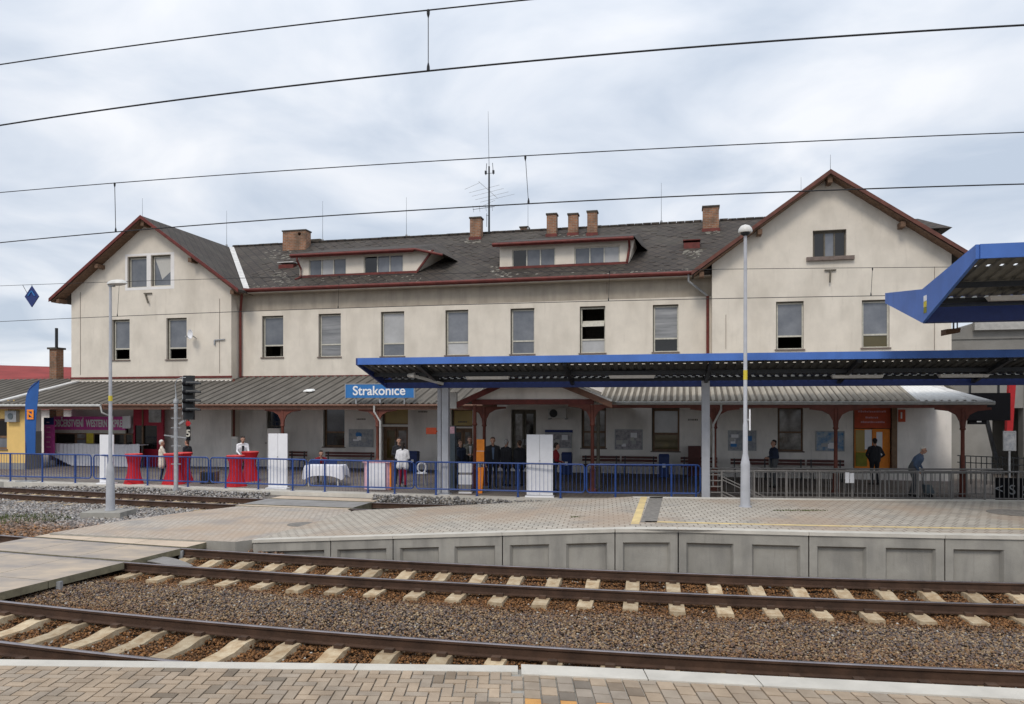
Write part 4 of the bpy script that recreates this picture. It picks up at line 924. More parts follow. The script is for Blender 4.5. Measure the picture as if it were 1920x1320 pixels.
# lightning rods
rods = [(425,395,462,'by the left valley'),(605,377,446,'behind the left dormer'),(762,370,441,'right of the left dormer'),(990,384,428,'on the small low chimney'),(1240,343,421,'between the right dormer and the big right chimney')]
for x, y0, y1, wh in rods:
    s_, z1 = pz(x, y0, 6.0); _, z0 = pz(x, y1, 6.0)
    t = thing('lightning_rod', 'thin lightning rod on the main ridge '+wh, 'lightning rod', BL(s_, 6.0, RIDGE), ROT, 'lightning rods on the roof')
    mb = MB(); mb.tube([(0,0,0),(0,0,z1-RIDGE)], [0.012, 0.006], 5); part(mb, 'rod', 'wire', t)
    mb = MB(); mb.lathe([(0.03,0.0),(0.06,0.06),(0.06,0.14),(0.02,0.18)], n=8); part(mb, 'foot', 'galv', t)
for x, y0, t_, c_, wh in ((267,372,-0.6,LC,'of the left gable'),(1557,290,-0.9,RC,'at the front of the right gable'),(1502,332,4.0,RC,'towards the back of the right gable')):
    s_, z1 = pz(x, y0, t_); 
    t = thing('lightning_rod', 'thin lightning rod on the ridge '+wh, 'lightning rod', BL(s_, t_, RIDGE-0.75*abs(s_-c_)), ROT, 'lightning rods on the roof')
    mb = MB(); mb.tube([(0,0,0),(0,0,z1-RIDGE+0.75*abs(s_-c_))], [0.01, 0.005], 5); part(mb, 'rod', 'wire', t)
# aerial mast
s_, ztop = pz(917, 312, 5.8); _, zw = pz(914, 209, 5.8); zt_ = lambda y: pz(917, y, 5.8)[1]-RIDGE
an = thing('aerial_mast', 'tall black aerial mast with several antennas on the station ridge', 'antenna', BL(s_, 5.8, RIDGE), ROT)
mb = MB(); mb.tube([(0,0,-0.3),(0,0,ztop-RIDGE)], [0.055, 0.045], 8); part(mb, 'mast', 'black_metal', an)
mb = MB(); mb.tube([(0,0,ztop-RIDGE),(-0.05,0,zw-RIDGE)], [0.014, 0.007], 5); part(mb, 'whip', 'wire', an)
mb = MB()   # large yagi, seen nearly end-on
zc = zt_(356); mb.bar((-0.55,-0.1,zt_(340)),(0.45,0.1,zt_(372)),0.02)
for k, (xa, xb, y) in enumerate(((-1.35,-0.5,346),(-1.15,0.55,352),(-1.0,0.75,358),(-0.85,1.0,364),(-0.6,1.3,368),(-0.6,0.2,376))):
    kk = k/5; mb.bar((xa, 0.1*k, zt_(y+6)), (xb, 0.1*k, zt_(y-5)), 0.012)
part(mb, 'antenna', 'galv', an, 'large comb-shaped antenna')
mb = MB()
for xx, hh in ((-0.18,0.4),(0.24,0.35)): mb.bar((0,0,zt_(325)),(xx,0,zt_(325)),0.02); mb.bar((xx,0,zt_(328)),(xx-0.05*np.sign(xx),0,zt_(306)),0.025); mb.box(xx-0.05,xx+0.05,-0.05,0.05,zt_(326),zt_(320))
part(mb, 'antenna', 'black_metal', an, 'small twin antenna at the mast head')
mb = MB(); mb.bar((-0.9,0,zt_(391)),(0.3,0,zt_(388)),0.02)
for xx in (-0.85,-0.5,-0.15,0.2): mb.bar((xx,0,zt_(396)),(xx-0.05,0,zt_(384)),0.012)
part(mb, 'antenna', 'wire', an, 'low horizontal antenna')
mb = MB(); mb.bar((0,0,zt_(404)),(-0.15,0,zt_(404)),0.02); mb.bar((-0.13,0,zt_(400)),(-0.13,0,zt_(425)),0.02); part(mb, 'antenna', 'wire', an, 'short vertical antenna')

# ---- openings of the lower storey
window(lr['w1'], 0, panes=('pane_grey','pane_dark'), split=0.36, fm='frame_brown', thick=0.07)
window(lr['w3'], 0, panes=('pane_mirror','pane_mirror'), split=0.4, fm='frame_brown', thick=0.07)
window(lr['w4'], 0, panes=('pane_pale','pane_olive'), split=0.40, fm='frame_brown', thick=0.08)
window(RWlow['w5'], WT, panes=('pane_mirror','pane_mirror'), split=0.42, fm='frame_brown', thick=0.06)
window(lr['t1'], 0, panes=('pane_yellow',), split=None, sill=False, fm='frame_brown', thick=0.05, name='transom')
window(lr['t2'], 0, panes=('pane_yellow',), split=None, sill=False, fm='frame_brown', thick=0.05, name='transom')
window(lr['dk'], 0, panes=('pane_dark','pane_dark'), split=0.45, fm='frame_dark', thick=0.05)
def door(r, t, mats, name='door', depth=0.2, leaves=2, fm='frame_brown', rail=0.07, split=0.42):
    s0, z0, s1, z1 = r; mb = MB(); y = t+depth
    mb.box(s0, s0+rail, y, y+0.08, z0, z1); mb.box(s1-rail, s1, y, y+0.08, z0, z1); mb.box(s0+rail, s1-rail, y, y+0.08, z1-rail, z1)
    w_ = (s1-s0-2*rail)/leaves
    for k in range(leaves):
        a = s0+rail+k*w_; b = a+w_
        mb.box(a+0.01, a+0.09, y+0.01, y+0.06, z0, z1-rail); mb.box(b-0.09, b-0.01, y+0.01, y+0.06, z0, z1-rail); mb.box(a+0.09, b-0.09, y+0.01, y+0.06, z0, z0+0.3)
        mb.box(a+0.09, b-0.09, y+0.01, y+0.06, z1-rail-0.12, z1-rail)
    d = part(mb, name, fm, bd_)
    for k in range(leaves):
        a = s0+rail+k*w_; b = a+w_; m = MB(); m.box(a+0.09, b-0.09, y+0.03, y+0.04, z0+0.3, z1-rail-0.12); part(m, 'pane', mats[k], d)
        m = MB(); m.bar((a+w_-0.05 if k == 0 else a+0.05, y-0.03, z0+0.9), (a+w_-0.05 if k == 0 else a+0.05, y-0.03, z0+1.15), 0.03); part(m, 'handle', 'galv', d)
    return d
door(lr['d1'], 0, ['pane_olive','pane_mirror']); door(lr['d2'], 0, ['pane_dark','pane_mirror']); door(lr['w2'], 0, ['pane_mirror','pane_dark'], fm='frame_dark')
# orange entrance with its sign panel
r = RWlow['od']; s0, z0, s1, z1 = r; _, zm = pz(1637, 803, WT)
mb = MB(); mb.box(s0, s1, WT+0.16, WT+0.22, zm, z1)
od = part(mb, 'entrance_panel', 'sign_red', bd_, 'red orange sign panel above the orange doors')
W_ = s1-s0
text('\u010cSAD', 0.42, 'white_ink', od, (s0+W_*0.5, WT+0.155, zm+0.98), sx=0.9)
for k, (zz, ww) in enumerate(((0.66,0.75),(0.42,0.35),(0.24,0.6))):
    mb = MB(); x = s0+W_*(0.5-ww/2)
    while x < s0+W_*(0.5+ww/2): l_ = random.uniform(0.02, 0.06); mb.box(x, x+l_, WT+0.155, WT+0.16, zm+zz-0.03, zm+zz+random.uniform(0.02, 0.045)); x += l_+0.02
    part(mb, 'lettering', 'pink', od)
mb = MB()
for k in range(2):
    a = s0+k*W_/2+0.02; b = a+W_/2-0.04
    mb.box(a, b, WT+0.18, WT+0.23, z0, zm-0.03)
odr = part(mb, 'door', 'orange', bd_, 'orange double door covered with stickers')
mb = MB(); mb.box(s0+0.08, s0+0.45, WT+0.17, WT+0.18, zm-0.95, zm-0.08); part(mb, 'sticker', 'pane_yellow', odr)
mb = MB(); mb.box(s0+0.42, s0+0.68, WT+0.165, WT+0.168, zm-0.85, zm-0.06); mb.box(s0+W_*0.62, s0+W_*0.78, WT+0.165, WT+0.168, zm-1.1, zm-0.15); part(mb, 'sticker', 'white', odr)
mb = MB(); mb.box(s0+0.08, s0+0.5, WT+0.16, WT+0.168, z0+0.1, zm-0.97); part(mb, 'sticker', 'olive_green', odr)
mb = MB(); mb.box(s0-0.05, s0, WT-0.01, WT+0.25, z0, z1); mb.box(s1, s1+0.2, WT-0.005, WT+0.25, z0, z1); part(mb, 'door_frame', 'frame_brown', od)
# wall-mounted things
def flatthing(name, label, cat, px, t, m, depth=0.05, group=None, frame=None, parent=None):
    s0, z0, s1, z1 = rect(*px, t); 
    th_ = thing(name, label, cat, BL((s0+s1)/2, t, (z0+z1)/2), ROT, group)
    w_, h_ = (s1-s0)/2, (z1-z0)/2; mb = MB(); f = 0.035 if frame else 0
    mb.box(-w_+f, w_-f, -depth, -0.002, -h_+f, h_-f); part(mb, 'board', m, th_)
    if frame:
        mb = MB(); mb.box(-w_, w_, -depth-0.015, 0, h_-f, h_); mb.box(-w_, w_, -depth-0.015, 0, -h_, -h_+f); mb.box(-w_, -w_+f, -depth-0.015, 0, -h_+f, h_-f); mb.box(w_-f, w_, -depth-0.015, 0, -h_+f, h_-f)
        part(mb, 'frame', frame, th_)
    return th_, w_, h_
G = 'notice boards along the station wall'
def notices(t_, w_, h_, n, mats):
    for k in range(n):
        a = random.uniform(-w_+0.06, w_-0.35); b = random.uniform(-h_+0.06, h_-0.3); mb = MB(); mb.box(a, a+random.uniform(0.15, 0.3), -0.058-0.002*k, -0.05, b, b+random.uniform(0.12, 0.24)); part(mb, 'notice', mats[k % len(mats)], t_)
for px, lab, m, t0 in (((655,805,700,838),'pale notice board between the left window and the glazed station door','poster',0),((1153,805,1205,843),'notice board with streaky picture under the blue canopy, left of a pale window','poster_dark',0),
                   ((1365,807,1418,845),'pale grey notice board just left of the right lamp post','poster',0 if False else WT),((1529,808,1583,846),'blue and white notice board left of the orange door','poster_blue',WT),((1022,812,1072,840),'grey notice board below the narrow blue sign strip, beside the entrance','poster_dark',0)):
    th_, w_, h_ = flatthing('notice_board', lab, 'notice board', px, t0, m, group=G, frame='galv'); notices(th_, w_, h_, 6, ['white', 'pane_pale', 'bluesign' if m != 'poster_dark' else 'curtain'])
flatthing('sign_strip', 'narrow dark blue sign strip above the grey notice board', 'sign', (1022,806,1074,811), 0, 'navy')
th_, w_, h_ = flatthing('air_conditioner', 'wall air conditioner unit with round dark fan under the porch', 'air conditioner', (1030,766,1063,784), -0.35, 'lamp_white', depth=0.3)
mb = MB(); 
mb.tube([(-w_*0.4,-0.31,0),(-w_*0.4,-0.315,0)], h_*0.85, 16); part(mb, 'fan', 'black_metal', th_)
mb = MB(); mb.box(-w_,-w_+0.05,-0.3,0.35,-h_-0.06,-h_); mb.box(w_-0.05,w_,-0.3,0.35,-h_-0.06,-h_); part(mb, 'bracket', 'galv', th_)
th_, w_, h_ = flatthing('wall_sign', 'small square red sign right of the orange door', 'sign', (1684,768,1697,791), WT, 'sign_red')
text('1', 0.34, 'white_ink', th_, (-0.02, -0.056, 0), bold=0.01)
for (x, y, t0) in ((677,786,0),(793,772,0),(392,786,WT+0.7),(1300,787,0),(868,791,0)):
    s_, z_ = pz(x, y, t0); mb = MB(); q = -0.22
    while q < 0.2: l_ = random.uniform(0.03, 0.06); mb.box(q, q+l_, -0.006, 0, -0.035, 0.035); q += l_+0.02
    tag(mb.build('wall_lettering', 'frame_dark', loc=BL(s_, t0, z_), rotz=ROT), {677:'faint dark lettering on the wall above the left notice board',793:'faint dark lettering on the wall right of the yellow transom',392:'faint dark mark on the wall right of the signal head',1300:'faint dark lettering on the wall left of the right canopy post',868:'faint lettering on the wall above the half hidden door'}[x], 'lettering', 'faint letterings on the station wall')
# white hanging board, wall tablets
flatthing('junction_box', 'small white box hanging beside the double canopy post', 'box', (843,735,858,766), -7.4, 'lamp_white', depth=0.15)
# ------------------------------------------------------------ verandah roofs in front of the station (building frame)
def corr(mb, s0, s1, pitch, amp, tf, zf, tb, zb, mi=0, fs=None, bs=None, thick=0.02, gm=0):
    g0 = len(mb.f)
    # corrugated sheet between a front edge (tf, zf) and a back edge (tb, zb); fs/bs shift the ends for hips
    n = int((s1-s0)/pitch*4); vs = []
    for k in range(n+1):
        u = k/n; dz = amp*math.sin(2*math.pi*k/4+0.3)
        a = (s0+(s1-s0)*u, tf, zf+dz)
        sb0 = s0+(bs[0] if bs else 0); sb1 = s1+(bs[1] if bs else 0)
        b = (sb0+(sb1-sb0)*u, tb, zb+dz)
        vs += [a, b]
    fs_ = [(2*k, 2*k+2, 2*k+3, 2*k+1) for k in range(n)]
    mb.add(vs, fs_, mi); mb.add([(v[0], v[1], v[2]-thick) for v in vs], fs_, mi)
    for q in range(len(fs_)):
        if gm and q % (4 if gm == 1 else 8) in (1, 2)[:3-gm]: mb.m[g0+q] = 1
    mb.add([p for k in range(n+1) for p in (vs[2*k], (vs[2*k][0], vs[2*k][1], vs[2*k][2]-thick))], [(2*k, 2*k+2, 2*k+3, 2*k+1) for k in range(n)], mi)
TL, TR, TP = -4.6, -6.25, -7.7
ve = thing('verandah', 'long corrugated verandah roof on dark red posts along the station front', 'verandah', BO, ROT)
sPL, sPR = spx(885, TP), spx(1113, TP)
# left part
zL = 3.20
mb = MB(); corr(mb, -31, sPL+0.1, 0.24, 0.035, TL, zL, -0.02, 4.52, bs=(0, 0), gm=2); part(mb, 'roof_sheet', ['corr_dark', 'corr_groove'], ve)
mb = MB(); mb.hexa([(-23.6,TL-0.02,zL+0.01),(-23.3,TL-0.02,zL+0.01),(-22.2,0.1,4.55),(-22.5,0.1,4.55)], [(-23.6,TL-0.02,zL+0.07),(-23.3,TL-0.02,zL+0.07),(-22.2,0.1,4.62),(-22.5,0.1,4.62)]); part(mb, 'flashing', 'zinc_pale', ve)
mb = MB(); mb.box(-20.2, sPL+0.1, TL+0.03, TL+0.13, zL-0.26, zL-0.06); mb.box(-31, -20.2, TL+0.03, TL+0.13, zL-0.26, zL-0.06)
part(mb, 'beam', 'gutter_brown', ve)
mb = MB(); mb.tube([(-31,TL-0.05,zL-0.07),(spx(190,TL),TL-0.05,zL-0.09)], 0.055, 8); x_ = spx(190, TL); mb.tube([(x_,TL-0.05,zL-0.1),(x_+0.05,TL-0.02,zL-0.4),(x_+0.3,TL+0.3,zL-0.6),(x_+0.3,TL+0.3,0.2)], 0.04, 8); part(mb, 'gutter', 'gutter_white', ve)
mb = MB(); mb.tube([(spx(190,TL)+0.1,TL-0.05,zL-0.07),(sPL,TL-0.05,zL-0.10)], 0.045, 8); part(mb, 'gutter', 'gutter_brown', ve)
for s_ in np.arange(-30, sPL, 2.0):
    pass
mb = MB()
for s_ in np.arange(-30.5, sPL, 1.3): mb.bar((s_, TL+0.05, zL-0.10), (s_, -0.05, 4.42), 0.09, 0.12)
part(mb, 'rafters', 'frame_dark', ve)
def vpost(s_, t_, ztop, m='post_red', bracket=True, r=0.065):
    mb = MB(); mb.lathe([(0.16,0),(0.16,0.08),(0.10,0.14),(0.10,0.7),(0.12,0.74),(r,0.8),(r*0.9,ztop-PL-0.75),(r*1.5,ztop-PL-0.7),(r,ztop-PL-0.62),(r,ztop-PL-0.02)], (s_, t_, PL), 10)
    p = part(mb, 'post', m, ve, smooth=True)
    if bracket:
        b = MB()
        for sg in (-1, 1):
            pts = [(0.06,-0.72),(0.09,-0.45),(0.20,-0.24),(0.42,-0.12),(0.82,-0.07),(0.82,0),(0.06,0)]
            o = [(s_+sg*x, ztop+z) for x, z in pts]
            tr = tessellate_polygon([[Vector((x, z, 0)) for x, z in o]])
            for tt in (t_-0.035, t_+0.035): b.add([(x, tt, z) for x, z in o], [tuple(q) for q in tr])
            b.add([(x, tt, z) for tt in (t_-0.035, t_+0.035) for x, z in o], [(i, (i+1)%7, 7+(i+1)%7, 7+i) for i in range(7)])
        part(b, 'bracket', m, p)
for x in (352, 530, 708): vpost(spx(x, TL+0.15), TL+0.15, zL-0.24, bracket=(x != 352))
# rainwater pipe at the second left post
s_ = spx(708, TL); mb = MB(); mb.tube([(s_-0.12,TL-0.06,zL-0.1),(s_-0.12,TL-0.06,zL-0.35),(s_+0.12,TL-0.02,zL-0.75),(s_+0.12,TL-0.02,PL)], 0.04, 8); part(mb, 'downpipe', 'gutter_white', ve)
# right part
zR = 3.24
sC0, sC1 = spx(1720, TR), spx(1832, TR); sEnd = spx(1862, TR)
zw = zR+6.2*0.27; zmid = zR+3.0*0.27
mb = MB(); corr(mb, sPR, sC0, 0.22, 0.042, TR, zR, -0.05, zw, gm=1); part(mb, 'roof_sheet', ['corr_light', 'corr_dirt_shade'], ve)
mb = MB(); corr(mb, sC0, sC1, 0.22, 0.035, TR, zR, -0.75, zw-0.18, bs=(0, -2.3)); part(mb, 'roof_sheet', 'corr_white', ve, 'white translucent corrugated sheet')
mb = MB(); mb.add([(sC1,TR,zR),(sEnd,TR,zR),(sC1-2.3,-0.75,zw-0.18),(sC1,TR,zR-0.03),(sEnd,TR,zR-0.03)], [(0,1,2),(0,3,4,1)]); mb.add([(sEnd,TR,zR),(sEnd,-0.75,zR),(sC1-2.3,-0.75,zw-0.18)], [(0,1,2)]); part(mb, 'hip_end', 'zinc_pale', ve)
mb = MB(); mb.box(sPR+0.2, sEnd-0.15, TR+0.05, TR+0.15, zR-0.24, zR-0.05); part(mb, 'beam', 'post_red', ve)
mb = MB(); mb.tube([(sPR-0.2,TR-0.06,zR-0.07),(sEnd+0.03,TR-0.06,zR-0.08)], 0.06, 8); part(mb, 'gutter', 'gutter_white', ve)
mb = MB()
for s_ in np.arange(sPR+0.3, sEnd-0.4, 1.3): mb.bar((s_, TR+0.05, zR-0.10), (s_, -0.75, zw-0.30), 0.09, 0.12)
part(mb, 'rafters', 'frame_dark', ve)
for x in (1340, 1567, 1805): vpost(spx(x, TR+0.1), TR+0.1, zR-0.22)
s_ = spx(1352, TR); mb = MB(); mb.tube([(s_,TR-0.06,zR-0.1),(s_,TR-0.06,zR-0.3),(s_-0.25,TR+0.05,zR-0.8),(s_-0.25,TR+0.05,PL)], 0.04, 8); part(mb, 'downpipe', 'gutter_white', ve)
# porch over the entrance
zP = 3.30
def pzl(x, y): return pz(x, y, TP)
mb = MB(); mb.box(sPL, sPR, TP, TP+0.16, zP-0.18, zP+0.0); part(mb, 'beam', 'rust_red', ve, 'red beam of the porch')
sc_ = (sPL+sPR)/2; ap = zP+(sc_-sPL)*0.46
mb = MB(); mb.add([(sPL+0.1,TP+0.05,zP),(sPR-0.1,TP+0.05,zP),(sc_,TP+0.05,ap-0.1)], [(0,1,2)]); mb.add([(sPL+0.1,TP+0.09,zP),(sPR-0.1,TP+0.09,zP),(sc_,TP+0.09,ap-0.1)], [(0,1,2)]); part(mb, 'pediment', 'plaster_low', ve)
for sg, nm in ((-1, 'l'), (1, 'r')):
    e = sPL-0.45 if sg < 0 else sPR+0.65; ze = zP-0.16
    mb = MB(); mb.hexa([(sc_,TP-0.3,ap),(sc_,0,ap),(e,0,ze),(e,TP-0.3,ze)], [(sc_,TP-0.3,ap+0.06),(sc_,0,ap+0.06),(e,0,ze+0.06),(e,TP-0.3,ze+0.06)])
    r_ = part(mb, 'porch_roof', 'corr_dark', ve)
    mb = MB(); mb.hexa([(sc_,TP-0.36,ap-0.14),(sc_,TP-0.31,ap-0.14),(e,TP-0.31,ze-0.14),(e,TP-0.36,ze-0.14)], [(sc_,TP-0.36,ap+0.07),(sc_,TP-0.31,ap+0.07),(e,TP-0.31,ze+0.07),(e,TP-0.36,ze+0.07)]); part(mb, 'verge_board', 'rust_red' if sg < 0 else 'gutter_brown', r_)
    if sg > 0:
        mb = MB(); mb.tube([(sc_+0.3,TP-0.3,ap+0.02),(e,TP-0.38,ze+0.10)], 0.04, 6); part(mb, 'flashing', 'corr_white', r_)
vpost(sPL+0.08, TP+0.08, zP-0.18, 'post_red', False); vpost(sPR-0.05, TP+0.08, zP-0.18, 'post_red', True); vpost(spx(908, TR), TR, zP-0.25, 'post_red', True)
vpost(spx(1121, TR), TR+0.1, zP-0.25, 'frame_dark', False)
mb = MB()
for x, t_ in ((130,-2.6),(245,-2.6),(315,-2.6)): s_ = spx(x, t_); mb.box(s_-0.65, s_+0.65, t_-0.08, t_+0.08, 3.13, 3.2)
part(mb, 'tube_light', 'frame_cream', ve)
mb = MB(); mb.tube([(spx(440,-0.75),-0.82,PL),(spx(440,-0.75),-0.82,4.4)], 0.06, 8); part(mb, 'downpipe', 'post_red', ve)
mb = MB(); x_ = spx(365,TL); 
s_ = spx(541, TL-0.05)
t = thing('roof_debris', 'small pale scrap lying on the dark verandah roof', 'debris', BL(s_, -2.9, 3.20+1.7*0.289+0.03), ROT); mb = MB(); mb.hexa([(-0.25,-0.1,0),(0.2,-0.14,0),(0.25,0.1,0.05),(-0.2,0.12,0.05)], [(-0.2,-0.08,0.05),(0.18,-0.1,0.06),(0.2,0.08,0.12),(-0.15,0.1,0.11)]); part(mb, 'scrap', 'corr_white', t)
# station name sign standing on the verandah eave
s0, z0 = pz(648, 746, TL-0.25); s1, z1 = pz(776, 720, TL-0.25)
ns = thing('station_sign', 'long blue station name sign with white lettering on the verandah eave', 'sign', BL((s0+s1)/2, TL-0.25, (z0+z1)/2), ROT)
w_, h_ = (s1-s0)/2, (z1-z0)/2
mb = MB(); mb.box(-w_, w_, 0, 0.12, -h_, h_); part(mb, 'board', 'bluesign', ns)
mb = MB(); mb.box(-w_-0.03, -w_, -0.01, 0.13, -h_-0.03, h_+0.03); mb.box(w_, w_+0.03, -0.01, 0.13, -h_-0.03, h_+0.03); mb.box(-w_, w_, -0.01, 0.13, h_, h_+0.03); part(mb, 'frame', 'galv', ns)
text('Strakonice', h_*1.92, 'white_ink', ns, (-0.02, -0.008, 0.0), sx=1.02, bold=0.008)
mb = MB(); mb.box(-w_+0.4, -w_+0.45, 0.05, 0.1, -h_-0.25, -h_); mb.box(w_-0.45, w_-0.4, 0.05, 0.1, -h_-0.25, -h_); mb.box(-0.03, 0.03, 0.05, 0.1, -h_-0.2, -h_); part(mb, 'bracket', 'galv', ns)

# ------------------------------------------------------------ blue canopies
def canopy(name, label, P0, dirx, L, zf, fh, zv, vh, wf, wb, npost, posts, lights, mend='blue', um='under'):
    ang = math.atan2(dirx[1], dirx[0]); th_ = thing(name, label, 'canopy', (P0[0], P0[1], 0), ang, 'blue platform canopies')
    # local x along, y away from the camera; valley at y=0, front edge at -wf, back edge at wb
    E = 0.0; W = wf; t_ = 0.045
    def face(a, b, h0a, h0b, h1a, h1b, m='blue', nm='fascia'):   # vertical fascia plate from a to b
        mb = MB(); d = Vector((b[0]-a[0], b[1]-a[1], 0)).normalized(); n = Vector((-d.y, d.x, 0))*0.03
        A = Vector((a[0], a[1], 0)); B = Vector((b[0], b[1], 0)); z = lambda v: Vector((0, 0, v))
        mb.hexa([A+z(h0a)-n, B+z(h0b)-n, B+z(h0b)+n, A+z(h0a)+n], [A+z(h1a)-n, B+z(h1b)-n, B+z(h1b)+n, A+z(h1a)+n])
        return part(mb, nm, m, th_)
    face((0, -wf), (L, -wf), zf, zf, zf+fh, zf+fh)
    face((0, wb), (L, wb), zf, zf, zf+fh, zf+fh)
    e = 0.012
    face((-0.035, -wf-0.0), (-0.035, 0), zf, zv, zf+fh, zv+vh, m=mend)
    face((-0.035, 0.0), (-0.035, wb), zv, zf, zv+vh, zf+fh, m=mend)
    k = 2.9
    while k < L:   # cover strips where the fascia sheets meet
        mb = MB(); mb.box(k-0.035, k+0.035, -wf-0.036, -wf-0.030, zf+0.004, zf+fh-0.004); part(mb, 'cover_strip', 'blue', th_); k += 2.95+random.uniform(-0.05, 0.05)
    # valley beam
    mb = MB(); mb.box(0.0, L, -0.16, 0.16, zv, zv+0.36*vh+0.05); part(mb, 'valley_beam', 'navy', th_)
    # roof sheets with trapezoid ribs running from eave to valley
    def sheet(y0, z0, y1, z1, nm):
        mb = MB(); p = 0.23; n = int(L/p); vs = []
        if nm == 'slotted_sheet':   # short daylight slots near the eave, one in every rib
            D = abs(y1-y0); fr = [0, 0.63/D, 0.75/D, 1]
            R = [[(x_, y0+(y1-y0)*f, z0+(z1-z0)*f+dz) for k in range(n) for x_, dz in ((k*p, 0), (k*p+0.11, 0), (k*p+0.125, 0.04), (k*p+0.215, 0.04))] for f in fr]
            m_ = len(R[0]); vs = [q for r in R for q in r]
            fs = [(j*m_+k, j*m_+k+1, (j+1)*m_+k+1, (j+1)*m_+k) for j in range(3) for k in range(m_-1) if not (j == 1 and k % 4 == 2)]
            mb.add(vs, fs); mb.add([(v[0], v[1], v[2]-0.008) for v in vs], fs)
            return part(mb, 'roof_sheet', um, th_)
        for k in range(n):
            x = k*p
            for dx_, dz in ((0,0),(0.11,0),(0.125,0.04),(0.215,0.04)): vs += [(x+dx_, y0, z0+dz), (x+dx_, y1, z1+dz)]
        m_ = len(vs)//2; fs = [(2*k, 2*k+2, 2*k+3, 2*k+1) for k in range(m_-1)]
        mb.add(vs, fs); mb.add([(v[0], v[1], v[2]-0.008) for v in vs], fs)
        return part(mb, nm, um, th_)
    gp_ = 0.07
    zs_f = zf+fh*0.30; zs_v = zv+vh*0.55
    sheet(-wf+0.05, zs_f, -0.30, zs_v+0.08, 'slotted_sheet'); sheet(0.30, zs_v+0.08, wb-0.05, zs_f, 'roof_sheet')
    mb = MB()
    k = 0.25
    while k < L:
        for sg, w_ in ((-1, wf), (1, wb)):
            pass
        k += 1
    # purlins
    for f in (0.5, 0.85):
        for sg, w_ in ((-1, wf), (1, wb)):
            y = sg*w_*(1-f); z = zs_f+(zs_v-zs_f)*f-0.07
            mb.box(0.02, L-0.02, y-0.03, y+0.03, z-0.06, z+0.05)
    part(mb, 'purlins', 'black_metal', th_)
    for px in posts:
        mb = MB(); 
        for sg, w_ in ((-1, wf), (1, wb)): mb.hexa([(px-0.05,sg*0.1,zv+0.05),(px+0.05,sg*0.1,zv+0.05),(px+0.05,sg*w_*0.95,zs_f-0.14),(px-0.05,sg*w_*0.95,zs_f-0.14)], [(px-0.05,sg*0.1,zs_v-0.02),(px+0.05,sg*0.1,zs_v-0.02),(px+0.05,sg*w_*0.95,zs_f-0.05),(px-0.05,sg*w_*0.95,zs_f-0.05)])
        part(mb, 'cantilever', 'black_metal', th_)
    # light slots of clear sheet just behind the front fascia: small bright openings between the ribs
    for (lx, ly, ll) in lights:
        f = 1-abs(ly)/wf; z = zs_f+(zs_v-zs_f)*f-0.22
        mb = MB(); mb.hexa([(lx-ll/2,ly-0.08,z),(lx+ll/2,ly-0.08,z),(lx+ll/2,ly+0.08,z),(lx-ll/2,ly+0.08,z)], [(lx-ll/2-0.04,ly-0.13,z+0.09),(lx+ll/2+0.04,ly-0.13,z+0.09),(lx+ll/2+0.04,ly+0.13,z+0.09),(lx-ll/2-0.04,ly+0.13,z+0.09)])
        part(mb, 'tube_light', 'lamp_white', th_)
    return th_
# lower canopy over the station-side platform
dv = Vector((1, -0.19, 0)).normalized()
nn = Vector((-dv.y, dv.x, 0))
Pf = gp(671, 22.45); WFc = 2.62; Pv = Pf+nn*WFc
def local_x(P0, d, x):   # distance along the canopy of the point seen at column x
    u = (x-960)/F; return (u*P0[1]-P0[0])/(d[0]-u*d[1])
lx = lambda x: local_x((Pv.x, Pv.y), dv, x)
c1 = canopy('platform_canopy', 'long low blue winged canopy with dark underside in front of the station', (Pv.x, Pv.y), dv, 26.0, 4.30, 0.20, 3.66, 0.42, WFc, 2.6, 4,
       [lx(829), lx(1075), lx(1322), lx(1570), lx(1820)], [(lx(930), -1.2, 1.3), (lx(1187), -1.2, 1.3), (lx(1590), -1.0, 1.3), (lx(1780), -1.0, 1.2)], mend='navy')  # blue end plates coloured navy: their shade is put into the paint
# posts of the lower canopy
for x, wd, zt_, lab, dY in ((836, 0.22, 3.7, 'wide pale steel post', 0), (822, 0.12, 3.7, 'thin pale steel post beside the wide one', 0.15), (1322, 0.235, 3.95, 'pale steel post at the end of the blue fence', -0.22)):
    l_ = lx(x); P = Vector((Pv.x, Pv.y, 0))+dv*l_+nn*dY
    mb = MB(); h = 0.5*wd; ang = 0
    lp = Vector((l_, dY, 0)); mb.box(lp.x-h, lp.x+h, lp.y-h, lp.y+h, -0.3 if x > 900 else PL, zt_); mb.box(lp.x-h-0.06, lp.x+h+0.06, lp.y-h-0.06, lp.y+h+0.06, PL, PL+0.03)
    part(mb, 'post', 'post_grey', c1, lab)
mb = MB(); l_ = lx(800); mb.bar((l_,-1.5,4.02),(l_+0.7,-0.5,3.78),0.08); mb.tube([(l_-0.15,-1.5,4.02),(l_+0.08,-1.5,4.02)], [0.05,0.09], 8); part(mb, 'camera', 'lamp_white', c1)
# upper canopy over the island platform
Pf = gp(1837, 13.5); d2 = Vector((1, -0.213, 0)).normalized(); n2 = Vector((-d2.y, d2.x, 0)); WF2 = 2.95; Pv2 = Pf+n2*WF2
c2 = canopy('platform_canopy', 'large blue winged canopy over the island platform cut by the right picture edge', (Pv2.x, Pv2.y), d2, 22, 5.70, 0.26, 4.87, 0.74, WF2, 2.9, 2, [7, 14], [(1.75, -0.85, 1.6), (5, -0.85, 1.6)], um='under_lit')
mb = MB(); 
for k, m in enumerate(('white_ink', 'yellow', 'olive_green')):
    mb = MB(); z = 5.44-0.13*k; mb.box(-0.074, -0.066, -0.30, -0.12, z-0.12, z); part(mb, 'sticker', m, c2)
